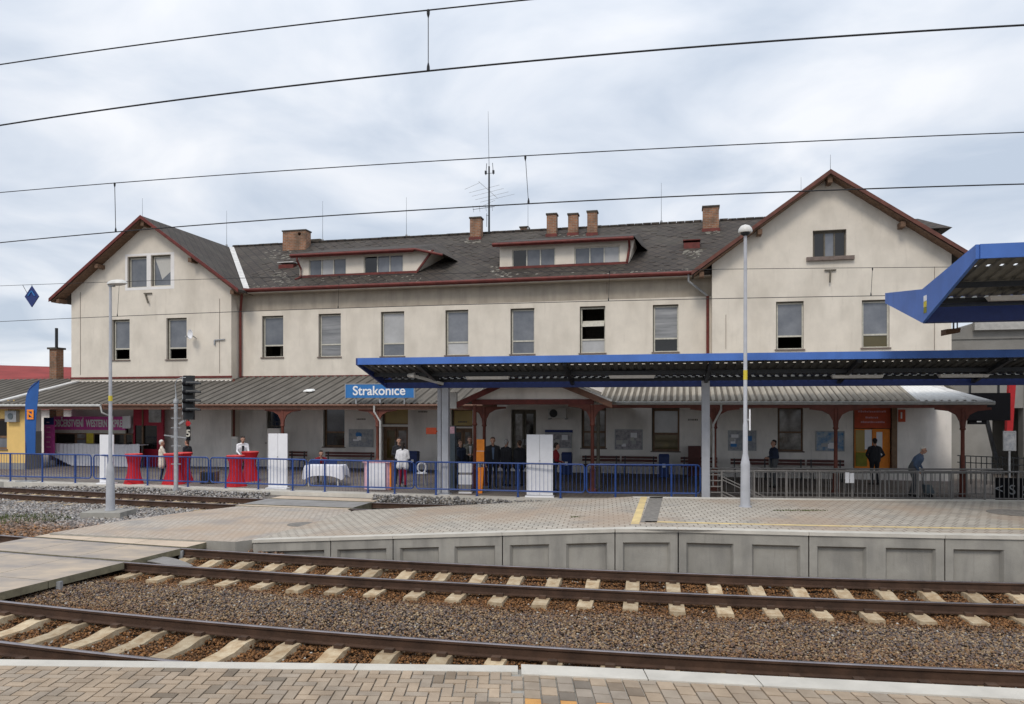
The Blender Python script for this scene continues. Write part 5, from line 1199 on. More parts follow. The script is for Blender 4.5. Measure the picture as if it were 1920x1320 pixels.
# small loudspeaker lamp hanging at the end of the upper canopy
t = thing('floodlight', 'small tilted beige floodlight hanging under the upper blue canopy', 'lamp', gp(1786, 17.8, 0)+Vector((0,0,CAMZ+(HZ-623)*17.8/F)), -0.1)
mb = MB(); mb.hexa([(-0.22,-0.15,-0.08),(0.1,-0.15,-0.02),(0.1,0.1,-0.02),(-0.22,0.1,-0.08)], [(-0.22,-0.15,0.06),(0.12,-0.15,0.09),(0.12,0.1,0.09),(-0.22,0.1,0.06)]); part(mb, 'housing', 'brown_wood', t)
mb = MB(); mb.box(0.0,0.03,-0.03,0,0.08,0.62); mb.box(0.09,0.11,-0.03,0,0.08,0.62); part(mb, 'hanger', 'galv', t)

# ------------------------------------------------------------ annex, right and left neighbours
ax = thing('annex_building', 'dark grey modern annex with covered stairs right of the station', 'building', BO, ROT)
mb = MB(); sA = RC+RH+0.25
zA0 = pz(1785, 642, 1.0)[1]
mb.hexa([(sA-0.3,1.0,4.6),(sA+14,1.0,4.6),(sA+14,9,4.6),(sA-0.3,9,4.6)], [(sA-0.3,1.0,5.9),(sA+14,1.0,6.0),(sA+14,9,6.0),(sA-0.3,9,5.9)])
part(mb, 'wall', 'annex', ax)
mb = MB(); a0 = pz(1785, 628, 0.9); a1 = pz(1824, 606, 0.9); a2 = pz(1960, 604, 0.9)
mb.hexa([(a0[0],0.9,5.85),(a2[0]+9,0.9,5.95),(a2[0]+9,6,5.95),(a0[0],6,5.85)], [(a0[0],0.9,a0[1]),(a2[0]+9,0.9,a1[1]),(a2[0]+9,6,a1[1]),(a0[0],6,a0[1])]) if False else mb.add([(a0[0],0.95,5.8),(a0[0],0.95,a0[1]),(a1[0],0.95,a1[1]),(a2[0]+9,0.95,a2[1]),(a2[0]+9,0.95,5.8),(a0[0],6,5.8),(a0[0],6,a0[1]),(a1[0],6,a1[1]),(a2[0]+9,6,a2[1]),(a2[0]+9,6,5.8)], [(0,1,2,3,4),(5,6,7,8,9),(0,5,6,1),(1,6,7,2),(2,7,8,3)])
part(mb, 'upper_wall', 'annex', ax)
mb = MB(); mb.box(a1[0], a2[0]+9, 0.70, 0.94, a1[1]-0.30, a1[1]+0.02); part(mb, 'roof_trim', 'annex_trim', ax)
mb = MB(); mb.box(sA+0.1, sA+1.6, 0.5, 1.0, PL, 4.58); mb.box(spx(1893,0.5)+0.5, sA+14, 0.5, 1.0, PL, 4.58); mb.box(sA+0.1, sA+14, 3.6, 3.7, PL, 3.0); mb.box(sA, sA+14, 0.52, 0.98, 3.0, 4.57); part(mb, 'wall', 'annex', ax)
mb = MB(); x_ = spx(1893, -2.0); mb.hexa([(x_-0.16,-2.1,1.6),(x_+0.04,-2.1,1.6),(x_+0.04,-1.9,1.6),(x_-0.16,-1.9,1.6)], [(x_-0.02,-2.1,4.4),(x_+0.20,-2.1,4.4),(x_+0.20,-1.9,4.4),(x_-0.02,-1.9,4.4)]); part(mb, 'column', 'redpaint', ax, 'bright red sloping column')
mb = MB(); mb.bar((spx(1850,-1.5),-1.5,2.55),(spx(1868,-1.5),-1.5,1.05),0.12); part(mb, 'stair_beam', 'black_metal', ax)
mb = MB(); 
for z in (1.0, 0.75, 0.5): mb.bar((spx(1795,-1.8),-1.8,z+0.22),(spx(1990,-1.8),-1.8,z+0.1),0.035)
for k in range(16): x_ = spx(1800+k*10, -1.8); mb.bar((x_,-1.8,PL),(x_,-1.8,1.2),0.025)
part(mb, 'stair_railing', 'black_metal', ax)
th_, w_, h_ = flatthing('departure_board', 'big black departure display hanging beside the red column', 'display board', (1796,737,1888,788), -3.2, 'black', depth=0.3)
mb = MB(); mb.box(-0.5, 0.05, -0.25, -0.05, -h_-0.14, -h_); part(mb, 'bracket', 'black', th_); mb = MB(); mb.box(-0.26,-0.12,-0.26,-0.2,-h_-0.06,-h_-0.02); part(mb, 'lamp', 'white', th_)
mb = MB(); mb.box(-w_+0.3,-w_+0.36,-0.2,-0.12,h_,h_+1.2); mb.box(w_-0.36,w_-0.3,-0.2,-0.12,h_,h_+1.2); part(mb, 'hanger', 'black_metal', th_)
th_, w_, h_ = flatthing('notice_board', 'glazed white notice board below the red column', 'notice board', (1880,808,1904,845), -2.3, 'poster', group=G, frame='galv')
mb = MB(); mb.box(-0.03,0.03,-0.05,0,-h_-1.2,-h_); part(mb, 'stand', 'galv', th_)
th_, w_, h_ = flatthing('train_display', 'low black sign box with white marks behind the grey railing at the right edge', 'sign', (1866,896,1960,939), -7.2, 'black', depth=0.12)
for k, c_ in enumerate(('<','S','5','3')): text(c_, 0.42, 'galv', th_, (-0.62+0.36*k, -0.13, 0.0-0.02*k))
# left neighbours
TYB = TL+0.5
yb = thing('yellow_building', 'yellow plastered low building at the left picture edge', 'building', BO, ROT)
sY = spx(47, TYB); 
mb = MB(); wn = rect(-25, 785, 13, 842, TYB)
wall_face(mb, [(-32,PL-0.1),(sY,PL-0.1),(sY,zL-0.05),(-32,zL-0.05)], [wn], TYB, 0.2); 
part(mb, 'wall', 'yellow_wall', yb); window(wn, TYB, panes=('pane_dark','pane_grey'), split=0.4, fm='frame_brown', thick=0.08, parent=yb, dk=False)
mb = MB(); mb.box(sY-0.02, sY+0.0, TYB+0.01, -3.2, PL-0.1, 3.3); part(mb, 'side_wall', 'plaster_low', yb, 'grey white side wall')
mb = MB(); mb.box(sY+0.002, sY+0.02, TYB+0.05, -3.2, PL, 1.9); part(mb, 'side_panel', 'annex', yb)
mb = MB(); mb.box(-32, sY-0.03, -3.3, -3.2, 0, 3.3); part(mb, 'inner_wall', 'frame_dark', yb)
mb = MB(); mb.box(-32, sY+0.01, TYB-0.03, TYB-0.001, PL, 0.45); part(mb, 'plinth', 'annex', yb)
th_, w_, h_ = flatthing('wall_cabinet', 'square grey ventilation cabinet on the yellow wall', 'cabinet', (16,770,37,791), TYB, 'galv', depth=0.2)
mb = MB(); mb.tube([(0,-0.2,0),(0,-0.22,0)], h_*0.55, 14); part(mb, 'grille', 'steel_grey', th_); mb = MB(); mb.box(-w_+0.05,-w_+0.09,-0.1,-0.05,h_,h_+0.5); mb.box(0.05,0.09,-0.1,-0.05,h_,h_+0.5); part(mb, 'pipe', 'yellow_wall', th_)
rb = thing('red_roofed_building', 'low building with dull red sheet roof behind the left end of the station', 'building', (-36, 52, 0), -0.12)
mb = MB(); zr0 = CAMZ+(HZ-674)*50/F; zr1 = CAMZ+(HZ-686)*50/F
mb.hexa([(-18,-4,2.9),(14,-4,2.9),(14,6,2.9),(-18,6,2.9)], [(-18,0.9,zr0+0.35),(14,0.9,zr1-0.25),(14,1.1,zr1-0.25),(-18,1.1,zr0+0.35)]); part(mb, 'roof', 'red_roof', rb)
mb = MB(); mb.box(-17.5,13.5,-3.6,5.6,0,2.9); part(mb, 'wall', 'plaster_low', rb)
t = thing('brick_chimney', 'dark brick chimney with a tall thin flue behind the verandah roof', 'chimney', gp(106, 40, 3.2), ROT)
zc = CAMZ+(HZ-652)*40/F-3.2; mb = MB(); mb.box(-0.22,0.22,-0.24,0.24,-3,zc-0.1); mb.box(-0.30,0.30,-0.32,0.32,zc-0.1,zc,1); part(mb, 'stack', ['brick','cap'], t)
mb = MB(); mb.tube([(0.0,0,zc),(0.0,0,zc+1.05)], 0.075, 8); part(mb, 'flue', 'black_metal', t)
# kiosk under the left verandah
TK = -1.1
ki = thing('snack_kiosk', 'snack kiosk front with purple lettered sign and brown glazed windows', 'kiosk', BO, ROT)
def kr(px, t_): return rect(*px, t_)
a = kr((104, 781, 237, 806), TK); mb = MB(); mb.box(a[0], a[2], TK-0.1, TK, a[1], a[3]); sg_ = part(mb, 'sign_board', 'purple', ki, 'long purple red sign board')
mb = MB(); mb.box(a[0], a[2], TK-0.12, TK-0.1, a[3]-0.13, a[3]); part(mb, 'trim', 'purple', ki)
text('OB\u010cERSTVEN\u00cd  WESTERN EXPRES', (a[3]-a[1])*0.74, 'white_ink', ki, ((a[0]+a[2])/2, TK-0.125, (a[1]+a[3])/2-0.02), sx=0.56, bold=0.015)
b_ = kr((104, 806, 237, 812), TK); mb = MB(); mb.box(a[0], a[2], TK-0.09, TK, b_[1], b_[3]); part(mb, 'trim', 'frame_cream', ki)
c_ = kr((104, 812, 250, 896), TK)
mb = MB(); mb.box(c_[0], c_[2], TK, TK+0.05, 0.15, 1.15); part(mb, 'counter_wall', 'brown_wood', ki)
xs_k = [104, 143, 163, 176, 214, 235, 250]
for k in range(len(xs_k)-1):
    q = kr((xs_k[k], 812, xs_k[k+1], 855), TK); q = (q[0], 1.15, q[2], b_[1])
    if k == 2:
        mb = MB(); mb.box(q[0], q[2], TK-0.03, TK+0.04, q[1], q[3]); part(mb, 'panel', 'yellow', ki, 'ochre yellow panel')
    else: window(q, TK-0.05, depth=0.02, panes=('pane_mirror' if k == 1 else 'pane_dark',), split=None if k != 1 else 0.5, sill=False, fm='frame_brown', thick=0.06, parent=ki, dk=False) if k != 1 else window(q, TK-0.05, depth=0.02, panes=('pane_mirror','pane_grey'), split=0.5, sill=False, fm='frame_brown', thick=0.06, parent=ki, dk=False)
q = kr((234, 780, 249, 803), TK); mb = MB(); mb.box(q[0], q[2], TK-0.16, TK-0.11, q[1], q[3]); part(mb, 'menu_board', 'white', ki)
mb = MB(); mb.box(LC-LH-2.5, LC-LH+0.05, TK-0.25, TK-0.2, PL, 2.0); part(mb, 'side_wall', 'purple', ki) if False else None
th_, w_, h_ = flatthing('banner_stand', 'tall purple advertising panel at the left side of the kiosk', 'banner', (84,783,103,850), TK-1.2, 'purple', depth=0.06)
for k in range(6): mb = MB(); mb.box(-0.13, 0.0+random.uniform(0, 0.15), -0.07, -0.06, h_-0.25-0.24*k, h_-0.21-0.24*k); part(mb, 'lettering', 'pink', th_)
mb = MB(); mb.box(-w_, w_, -0.065, -0.06, h_-0.35, h_); part(mb, 'top_panel', 'navy', th_)
mb = MB(); mb.box(-0.03,0.03,-0.03,0.0,-h_-1.0,-h_); part(mb, 'stand', 'galv', th_)
q = kr((250, 763, 306, 900), TK-0.2)
rk = thing('red_stall', 'dark red drinks stall front right of the kiosk', 'stall', BL((q[0]+q[2])/2, TK-0.2, 0), ROT); w_ = (q[2]-q[0])/2
mb = MB(); mb.box(-w_, w_, 0, 0.1, 2.15, 3.35); mb.box(-w_, -w_+0.08, 0, 0.1, PL, 2.15); mb.box(w_-0.35, w_, 0, 0.1, PL, 2.15); mb.box(-w_+0.08, w_-0.35, 0, 0.1, PL, 1.0); part(mb, 'front', 'darkred', rk)
mb = MB(); mb.box(-w_+0.08, w_-0.35, 0.05, 0.08, 1.0, 2.15); part(mb, 'window', 'pane_dark', rk)
mb = MB(); mb.box(0.05, w_-0.1, -0.03, 0, 2.3, 2.95); part(mb, 'menu_board', 'pane_mirror', rk); mb = MB(); mb.box(-w_+0.5, -w_+0.58, -0.03, 0.04, PL, 2.9); part(mb, 'mullion', 'frame_brown', rk)
# white cloth bunting hung low in front of the kiosk
bt = thing('cloth_banner', 'white pleated cloth hung along the counter in front of the kiosk', 'cloth', BL(0, TK-0.9, 0), ROT)
mb = MB(); sa, sb = spx(86, TK-0.9), spx(262, TK-0.9); n = 90; vs = []
for k in range(n+1):
    u = k/n; s_ = sa+(sb-sa)*u; low_ = 0.80-0.62*min(1, u/0.28); y = 0.05*math.sin(u*150)
    vs += [(s_, y, low_), (s_, y*0.4, 1.25+0.03*math.sin(u*21))]
mb.add(vs, [(2*k, 2*k+2, 2*k+3, 2*k+1) for k in range(n)]); mb.add([(v[0], v[1]+0.01, v[2]) for v in vs], [(2*k, 2*k+1, 2*k+3, 2*k+2) for k in range(n)]); part(mb, 'cloth', 'white_cloth', bt, smooth=True)
mb = MB(); mb.box(sa, sb, 0.02, 0.6, 1.2, 1.24); part(mb, 'table_top', 'white_cloth', bt)
for s_ in np.linspace(sa+0.2, sb-0.2, 4): mb = MB(); mb.bar((s_,0.4,PL),(s_,0.4,1.2),0.05); part(mb, 'leg', 'galv', bt)
# beach flag
P = gp(58, 28.9, PL); fl = thing('beach_flag', 'tall blue feather flag with orange lettering near the yellow building', 'flag', P, -0.1)
k_ = 28.9/F
zf_ = lambda y: CAMZ+(HZ-y)*k_-PL; xf_ = lambda x: (x-58)*k_
edgeL = [(46,850),(47,800),(47,755),(48.5,741),(52,731),(57,724),(64,718),(74,714)]; edgeR = [(66,850),(68,815),(70,780),(72,750),(74,714)]
o_ = [(xf_(x), zf_(y)) for x, y in edgeL]+[(xf_(x), zf_(y)) for x, y in edgeR[::-1][1:]]
tr = tessellate_polygon([[Vector((x, z, 0)) for x, z in o_]]); mb = MB()
for y_ in (-0.006, 0.006): mb.add([(x, y_+0.03*math.sin(z*2), z) for x, z in o_], [tuple(q) for q in tr])
part(mb, 'cloth', 'flagblue', fl); mb = MB(); mb.tube([(xf_(48),0,0),(xf_(47),0.02,zf_(760)),(xf_(54),0.02,zf_(730)),(xf_(74),0.02,zf_(713))], 0.018, 6); part(mb, 'pole', 'navy', fl)
mb = MB(); mb.box(-0.5,0.2,-0.2,0.2,0,0.04); part(mb, 'base', 'galv', fl)
text('IZI', 0.34, 'orange', fl, (xf_(60), -0.07, zf_(777)), rot=(math.pi/2, -math.pi/2, 0), bold=0.02, name='lettering')
for k in range(3): mb = MB(); mb.box(xf_(53), xf_(64), -0.045, -0.04, zf_(768+7*k)-0.035, zf_(768+7*k)+0.02)
# ------------------------------------------------------------ fences and railings
def fence_panel(xa, xb, posts, label, ends=(True, True)):
    ua, ub = (xa-960)/F, (xb-960)/F
    def onf(x):
        Y = 26.0; u = (x-960)/F
        for _ in range(30): Y = 0.5*Y+0.5*fenceY(u*Y)
        return Vector((u*Y, Y, 0))
    A, B = onf(xa), onf(xb); d = (B-A); L = d.length; ang = math.atan2(d.y, d.x)
    t = thing('fence_panel', label, 'fence', (A.x, A.y, PL), ang, 'blue railing panels along the station platform')
    H, lo, r = 1.08, 0.20, 0.03; c = 0.09
    mb = MB()
    mb.tube([(0, 0, lo+c), (0, 0, H-c), (c*0.35, 0, H-c*0.3), (c, 0, H), (L-c, 0, H), (L-c*0.35, 0, H-c*0.3), (L, 0, H-c), (L, 0, lo+c), (L-c*0.35, 0, lo+c*0.3), (L-c, 0, lo), (c, 0, lo), (c*0.35, 0, lo+c*0.3), (0, 0, lo+c)], 0.026, 8)
    part(mb, 'frame', 'blue_fence', t, smooth=True)
    mb = MB(); n = max(2, int(round(L/0.128)))
    for k in range(1, n): mb.tube([(L*k/n, 0, lo), (L*k/n, 0, H)], 0.0075, 5, cap=False)
    part(mb, 'balusters', 'blue_fence', t)
    for x in posts:
        p = onf(x); l = (p-A).dot(d.normalized()); mb = MB(); mb.tube([(l, 0.0, -0.04), (l, 0.0, H-0.02)], 0.032, 8); mb.box(l-0.06, l+0.06, -0.06, 0.06, -0.01, 0.012)
        part(mb, 'post', 'blue_fence', t, smooth=True)
fence_panel(-240, -52, [-210, -140, -80], 'blue railing panel just outside the left edge')
fence_panel(-48, 171, [24, 82, 142], 'blue railing panel in front of the yellow building')
fence_panel(176, 391, [204, 279, 353], 'blue railing panel behind the left lamp post and signal')
fence_panel(395, 575, [423, 484, 548], 'blue railing panel in front of the second red table')
fence_panel(580, 776, [609, 690, 740], 'blue railing panel in front of the white table and pink counter')
fence_panel(780, 1096, [817, 893, 970, 1050], 'blue railing panel with the wide pale post behind, in front of the group of men')
fence_panel(1100, 1313, [1154, 1259, 1305], 'rightmost blue railing panel, ending at the pale canopy post')
def rail_fence(label, A, B, H, step, pw, bal, z0=PL, low=0.12, parent=None, posts_every=1.5, double=False):
    A = Vector(A); B = Vector(B); d = B-A; L = d.length
    t = thing('metal_railing', label, 'railing', (A.x, A.y, z0), math.atan2(d.y, d.x), 'grey metal railings at the underpass')
    mb = MB(); mb.tube([(0,0,H),(L,0,H)], 0.028, 8); mb.bar((0,0,low),(L,0,low),0.03)
    if double: mb.tube([(0,0,H-0.12),(L,0,H-0.12)], 0.02, 8)
    part(mb, 'rail', 'galv_rail', t); mb = MB()
    k = step
    while k < L: mb.bar((k,0,low),(k,0,H-(0.12 if double else 0)),bal); k += step
    part(mb, 'balusters', 'galv_rail', t)
    k = 0
    while k <= L: mb = MB(); mb.bar((k,0,-0.3),(k,0,H),pw); part(mb, 'post', 'galv_rail', t); k += posts_every
    return t
pr = gp(1330, 23.0); pq = gp(1990, 22.45)
rail_fence('long grey railing behind the island platform, right of the pale post', (gp(1414,22.95).x, 22.95, 0), (pq.x, pq.y, 0), 0.92, 0.135, 0.045, 0.018, posts_every=0.98)
rail_fence('second grey railing set farther back behind the long one', (gp(1330,24.1).x, 24.1, 0), (gp(1880,23.7).x, 23.7, 0), 0.90, 0.27, 0.045, 0.02, posts_every=1.35, double=True)
t = thing('stair_railing', 'short grey gate railing with sloping handrails beside the pale post', 'railing', (gp(1330,22.95).x, 22.95, PL), 0, 'grey metal railings at the underpass')
w1 = gp(1353,22.95).x-gp(1330,22.95).x; w2 = gp(1414,22.95).x-gp(1330,22.95).x
mb = MB()
for z in (0.92, 0.80, 0.62, 0.44, 0.26): mb.bar((0,0,z),(w1,0,z),0.03)
mb.bar((w1,0,0.92),(w2,0,0.92),0.035); part(mb, 'rail', 'galv_rail', t)
mb = MB(); mb.bar((w1,0,-0.3),(w1,0,0.92),0.045); mb.bar((0,0,-0.3),(0,0,0.92),0.045); mb.bar((w2,0,-0.3),(w2,0,0.92),0.045); part(mb, 'post', 'galv_rail', t)
mb = MB()
for z in (0.75, 0.66, 0.3, 0.2): mb.bar((w1,0.02,z),(w1+1.6,0.02,z-0.75),0.03)
part(mb, 'handrail', 'galv_rail', t)
p = gp(1593, 22.6); t = thing('paper_notice', 'pair of white papers fixed to the long grey railing', 'notice', (p.x, p.y, PL), -0.05)
mb = MB(); mb.box(-0.13,-0.01,-0.01,0,0.58,0.90); mb.box(0.01,0.13,-0.01,0,0.58,0.88); part(mb, 'sheet', 'white', t)

# ------------------------------------------------------------ lamps and signal
P = gp(207, 22.1, -0.27); k_ = 22.1/F
t = thing('lamp_post', 'tall grey lamp post with a flat oval head at the left, on a concrete block', 'lamp post', P, 0, 'lamp posts')
H = CAMZ+(HZ-533)*k_+0.27; zb_ = CAMZ+(HZ-957)*k_+0.27; zs_ = CAMZ+(HZ-878)*k_+0.27
mb = MB(); mb.box(-0.62,0.55,-0.5,0.4,0,zb_); part(mb, 'footing', 'concrete', t)
mb = MB(); mb.lathe([(0.125,zb_),(0.11,zs_-0.12),(0.10,zs_),(0.055,zs_+0.22),(0.05,zs_+1.5),(0.036,H)], n=14); mb.lathe([(0.15,zb_),(0.15,zb_+0.03)], n=14); part(mb, 'pole', 'post_grey', t, smooth=True)
mb = MB(); mb.lathe([(0.056,CAMZ+(HZ-752)*k_+0.27),(0.056,CAMZ+(HZ-742)*k_+0.27)], n=12); part(mb, 'band', 'yellow', t)
mb = MB()
vs = []; n = 16
for i, (f, zz) in enumerate(((0.0,-0.03),(0.7,-0.035),(1.0,0.0),(0.9,0.06),(0.6,0.11),(0.0,0.13))):
    for k in range(n): a = 2*math.pi*k/n; vs.append((0.20+0.30*f*math.cos(a), 0.16*f*math.sin(a), H+zz+0.05*(0.3*f*math.cos(a)+0.2)))
mb.add(vs, [(i*n+k, i*n+(k+1)%n, (i+1)*n+(k+1)%n, (i+1)*n+k) for i in range(5) for k in range(n)]); hd = part(mb, 'lamp_head', 'lamp_white', t, smooth=True)
mb = MB(); mb.box(-0.05,0.12,-0.05,0.05,H-0.07,H+0.02); part(mb, 'mount', 'galv', t)
P = gp(1397.5, 17.75, 0.65); k_ = 17.75/F
t = thing('lamp_post', 'grey lamp post with a small dome head on the island platform at the right', 'lamp post', P, 0, 'lamp posts')
H = CAMZ+(HZ-441)*k_-0.65; z1 = CAMZ+(HZ-866)*k_-0.65
mb = MB(); mb.lathe([(0.115,0),(0.108,z1-0.12),(0.11,z1-0.05),(0.10,z1),(0.06,z1+0.20),(0.056,z1+0.9),(0.046,z1+0.92),(0.038,H)], n=14); mb.lathe([(0.15,0),(0.15,0.025)], n=14); part(mb, 'pole', 'post_grey', t, smooth=True)
mb = MB(); za_ = CAMZ+(HZ-712)*k_-0.65; zb_ = CAMZ+(HZ-694)*k_-0.65; mb.lathe([(0.048,za_),(0.048,zb_)], n=12); part(mb, 'band', 'yellow', t)
mb = MB(); mb.lathe([(0.04,H-0.02),(0.10,H+0.02),(0.11,H+0.06)], n=14); part(mb, 'neck', 'black_metal', t)
mb = MB(); mb.lathe([(0.155,H+0.06),(0.165,H+0.09),(0.15,H+0.16),(0.10,H+0.22),(0.02,H+0.25)], n=18); part(mb, 'lamp_head', 'lamp_white', t, smooth=True)
mb = MB(); mb.tube([(0.10,-0.02,z1+0.75),(0.10,-0.02,z1+1.25)], 0.02, 8); mb.bar((0.03,0,z1+1.0),(0.10,-0.02,z1+1.0),0.02); part(mb, 'sensor', 'white', t)
# railway signal
P = gp(330, 26.55, -0.05); k_ = 26.55/F
t = thing('railway_signal', 'grey ladder mast carrying a black four lamp signal head', 'railway signal', P, 0)
Z = lambda y: CAMZ+(HZ-y)*k_+0.05; Xp = lambda x: (x-330)*k_
mb = MB(); mb.box(-0.28,0.28,-0.2,0.2,-0.2,0.1); part(mb, 'footing', 'concrete', t)
mb = MB(); mb.lathe([(0.10,0.1),(0.10,0.2),(0.075,0.25),(0.07,Z(757)),(0.09,Z(756)),(0.09,Z(750)),(0.03,Z(746)),(0.03,Z(738))], n=10); mb.tube([(0,0,Z(740)),(-0.03,0,Z(722)),(0.03,0,Z(712)),(0.18,0,Z(708)),(0.35,0,Z(708))], 0.018, 6); part(mb, 'mast', 'galv', t, smooth=True)
mb = MB()
for y in (765, 784, 802, 820, 836, 870): mb.bar((Xp(321),0,Z(y)),(Xp(339),0,Z(y)),0.03)
mb.bar((Xp(308),0,Z(816)),(Xp(350),0,Z(821)),0.04); mb.bar((Xp(338),-0.05,Z(795)),(Xp(347),-0.05,Z(789)),0.13,0.07)
part(mb, 'steps', 'galv', t)
mb = MB(); mb.box(Xp(343.5),Xp(362),0.0,0.16,Z(787),Z(704)); part(mb, 'back_plate', 'black_metal', t)
mb = MB(); mb.box(Xp(342),Xp(343.5),-0.02,0.18,Z(778),Z(706)); part(mb, 'edge', 'galv', t)
for y in (719, 735, 751.5, 768):
    mb = MB(); c = Vector((Xp(353), 0.0, Z(y))); n = 10; vs = []
    for j, (dx_, rr) in enumerate(((0, 0.088), (0.30, 0.075), (0.50, 0.038))):
        for k in range(n+1):
            a = math.pi*(-0.15+1.3*k/n); vs.append((c.x+dx_, c.y-0.14+rr*math.cos(a)+0*dx_, c.z+rr*math.sin(a)+0.05*dx_*(dx_<0.4)-0.03*dx_))
    mb.add(vs, [(j*(n+1)+k, j*(n+1)+k+1, (j+1)*(n+1)+k+1, (j+1)*(n+1)+k) for j in range(2) for k in range(n)])
    mb.add([(v[0], v[1], v[2]-0.006) for v in vs], [(j*(n+1)+k, (j+1)*(n+1)+k, (j+1)*(n+1)+k+1, j*(n+1)+k+1) for j in range(2) for k in range(n)])
    h_ = part(mb, 'hood', 'black_metal', t, smooth=True)
    mb = MB(); mb.tube([(c.x-0.12,-0.14,c.z-0.01),(c.x+0.14,-0.14,c.z-0.01)], 0.085, 12); part(mb, 'lamp', 'black', t)
mb = MB(); mb.tube([(Xp(353),-0.02,Z(794)),(Xp(353),0.0,Z(794))], 0.09, 12); part(mb, 'red_disc', 'redpaint', t)
mb = MB(); mb.box(Xp(349),Xp(357),0.0,0.02,Z(826),Z(800)); nb = part(mb, 'number_plate', 'black', t); text('5', 0.34, 'frame_cream', t, (Xp(353), -0.008, Z(813)), bold=0.01)
mb = MB(); mb.bar((Xp(353),0.03,Z(787)),(Xp(353),0.03,Z(830)),0.03); part(mb, 'plate_bracket', 'black_metal', t)

# ------------------------------------------------------------ overhead lines
def ohl(label, f, zc, zm, X0, X1, drops, r, smask=None, xm0=None):
    t = thing('overhead_line', label, 'overhead line', (0, 0, 0), group='overhead lines above the tracks')
    xs = np.linspace(X0, X1, 60)
    mb = MB(); mb.tube([(x, f(x), zc(x)) for x in xs], r, 6); part(mb, 'contact_wire', 'wire', t)
    mb = MB(); mb.tube([(x, f(x), zm(x)) for x in xs], r*0.8, 6); part(mb, 'messenger_wire', 'wire', t)
    for px in drops:
        pa, pb = px; 
        def at(px_, z):
            X = 0
            for _ in range(60): X = 0.5*X+0.5*(px_-960)/F*f(X)
            return Vector((X, f(X), z(X)))
        a = at(pa, zm); b = at(pb, zc); mb = MB(); mb.bar(a, b, r*0.9); mb.lathe([(r*0.6,-0.09),(r*1.7,-0.05),(r*1.9,0.0),(r*0.8,0.01)], (a.x,a.y,a.z), 8); mb.lathe([(r*1.9,0.0),(r*1.7,0.05),(r*0.6,0.10)], (b.x,b.y,b.z), 8); part(mb, 'dropper', 'wire', t)
def quadz(pts):   # height as a parabola through three seen points on a line
    A = np.array([[p[0]**2, p[0], 1] for p in pts]); c = np.linalg.solve(A, np.array([p[1] for p in pts])); return lambda X: float(c[0]*X*X+c[1]*X+c[2])
def seen(f, x, y):
    X = 0
    for _ in range(60): X = 0.5*X+0.5*(x-960)/F*f(X)
    return (X, CAMZ+(HZ-y)*f(X)/F)
def lim(f, a, b): return clampx(f, a, b)
zA = lim(quadz([seen(TA,0,235),seen(TA,803,133),seen(TA,1920,47)]), -9, 7); mA = lim(quadz([seen(TA,0,121),seen(TA,803,19),seen(TA,985,0)]), -9, 3)
ohl('nearest pair of overhead wires, highest in the picture', TA, zA, mA, -16, 14, [(803,803)], 0.0105)
zB = lim(quadz([seen(TB,0,455),seen(TB,990,382),seen(TB,1920,345)]), -12, 10); mB = lim(quadz([seen(TB,0,361),seen(TB,985,292),seen(TB,1920,248)]), -12, 10)
ohl('middle pair of overhead wires crossing the sky above the roof', TB, zB, mB, -20, 20, [(215,217),(985,991)], 0.011)
TCw = clampx(lambda X: 21.95-0.2*X+0.0045*X*X, -20, 10)
zC = lim(quadz([seen(TCw,0,603),seen(TCw,700,576),seen(TCw,1620,555)]), -20, 12); mC = lim(quadz([seen(TCw,0,536),seen(TCw,1335,505),seen(TCw,1630,502)]), -20, 12)
ohl('farthest, thin pair of overhead wires passing in front of the upper windows', TCw, zC, mC, -30, 24, [(224,220),(636,634),(1143,1141),(1636,1633)], 0.010)
X_, z_ = seen(TCw, 60, 556); P = Vector((X_, TCw(X_), z_))
t = thing('diamond_sign', 'blue diamond shaped overhead line sign hanging at the far left against the sky', 'sign', P, -0.1)
mb = MB(); a, b = 0.27, 0.38; mb.add([(0,-0.02,b),(a,-0.02,0),(0,-0.02,-b),(-a,-0.02,0),(0,0.02,b),(a,0.02,0),(0,0.02,-b),(-a,0.02,0)], [(0,1,2,3),(4,5,6,7),(0,1,5,4),(1,2,6,5),(2,3,7,6),(3,0,4,7)]); part(mb, 'plate', 'navy', t)
mb = MB()
for (p, q) in (((-0.13,0.02),(0,0.20)),((0,0.20),(0.13,0.02))): mb.bar((p[0],-0.025,p[1]),(q[0],-0.025,q[1]),0.035)
part(mb, 'emblem', 'bluesign', t)
mb = MB(); mb.bar((0,0,b),(0.0,0,0.42),0.012); mb.bar((-0.17,0,0.1),(-0.36,0,0.42),0.012); mb.bar((-0.36,0,0.42),(0,0,0.42),0.012); part(mb, 'hanger', 'wire', t)

# ------------------------------------------------------------ furniture on the platform
def bench(x0, x1, t_, label):
    a, b = spx(x0, t_), spx(x1, t_); c = (a+b)/2; L = (b-a)/2
    t = thing('bench', label, 'bench', BL(c, t_, PL), ROT, 'dark red slatted benches along the station wall')
    mb = MB(); [mb.box(-L, L, -0.42+0.13*k, -0.32+0.13*k, 0.43, 0.46) for k in range(4)]; part(mb, 'seat', 'bench_wood', t)
    mb = MB(); [mb.box(-L, L, 0.10, 0.13, 0.58+0.13*k, 0.68+0.13*k) for k in range(2)]; part(mb, 'backrest', 'bench_wood', t)
    for s_ in np.linspace(-L+0.15, L-0.15, max(2, int(L/0.7)+1)):
        mb = MB(); mb.bar((s_,-0.35,0),(s_,-0.35,0.43),0.05); mb.bar((s_,0.05,0),(s_,0.12,0.82),0.05); mb.bar((s_,-0.38,0.41),(s_,0.08,0.41),0.04); part(mb, 'leg', 'black_metal', t)
bench(540,574,-0.9,'short dark red bench right of the second white board'); bench(608,700,-0.9,'dark red bench beside the seated person in red')
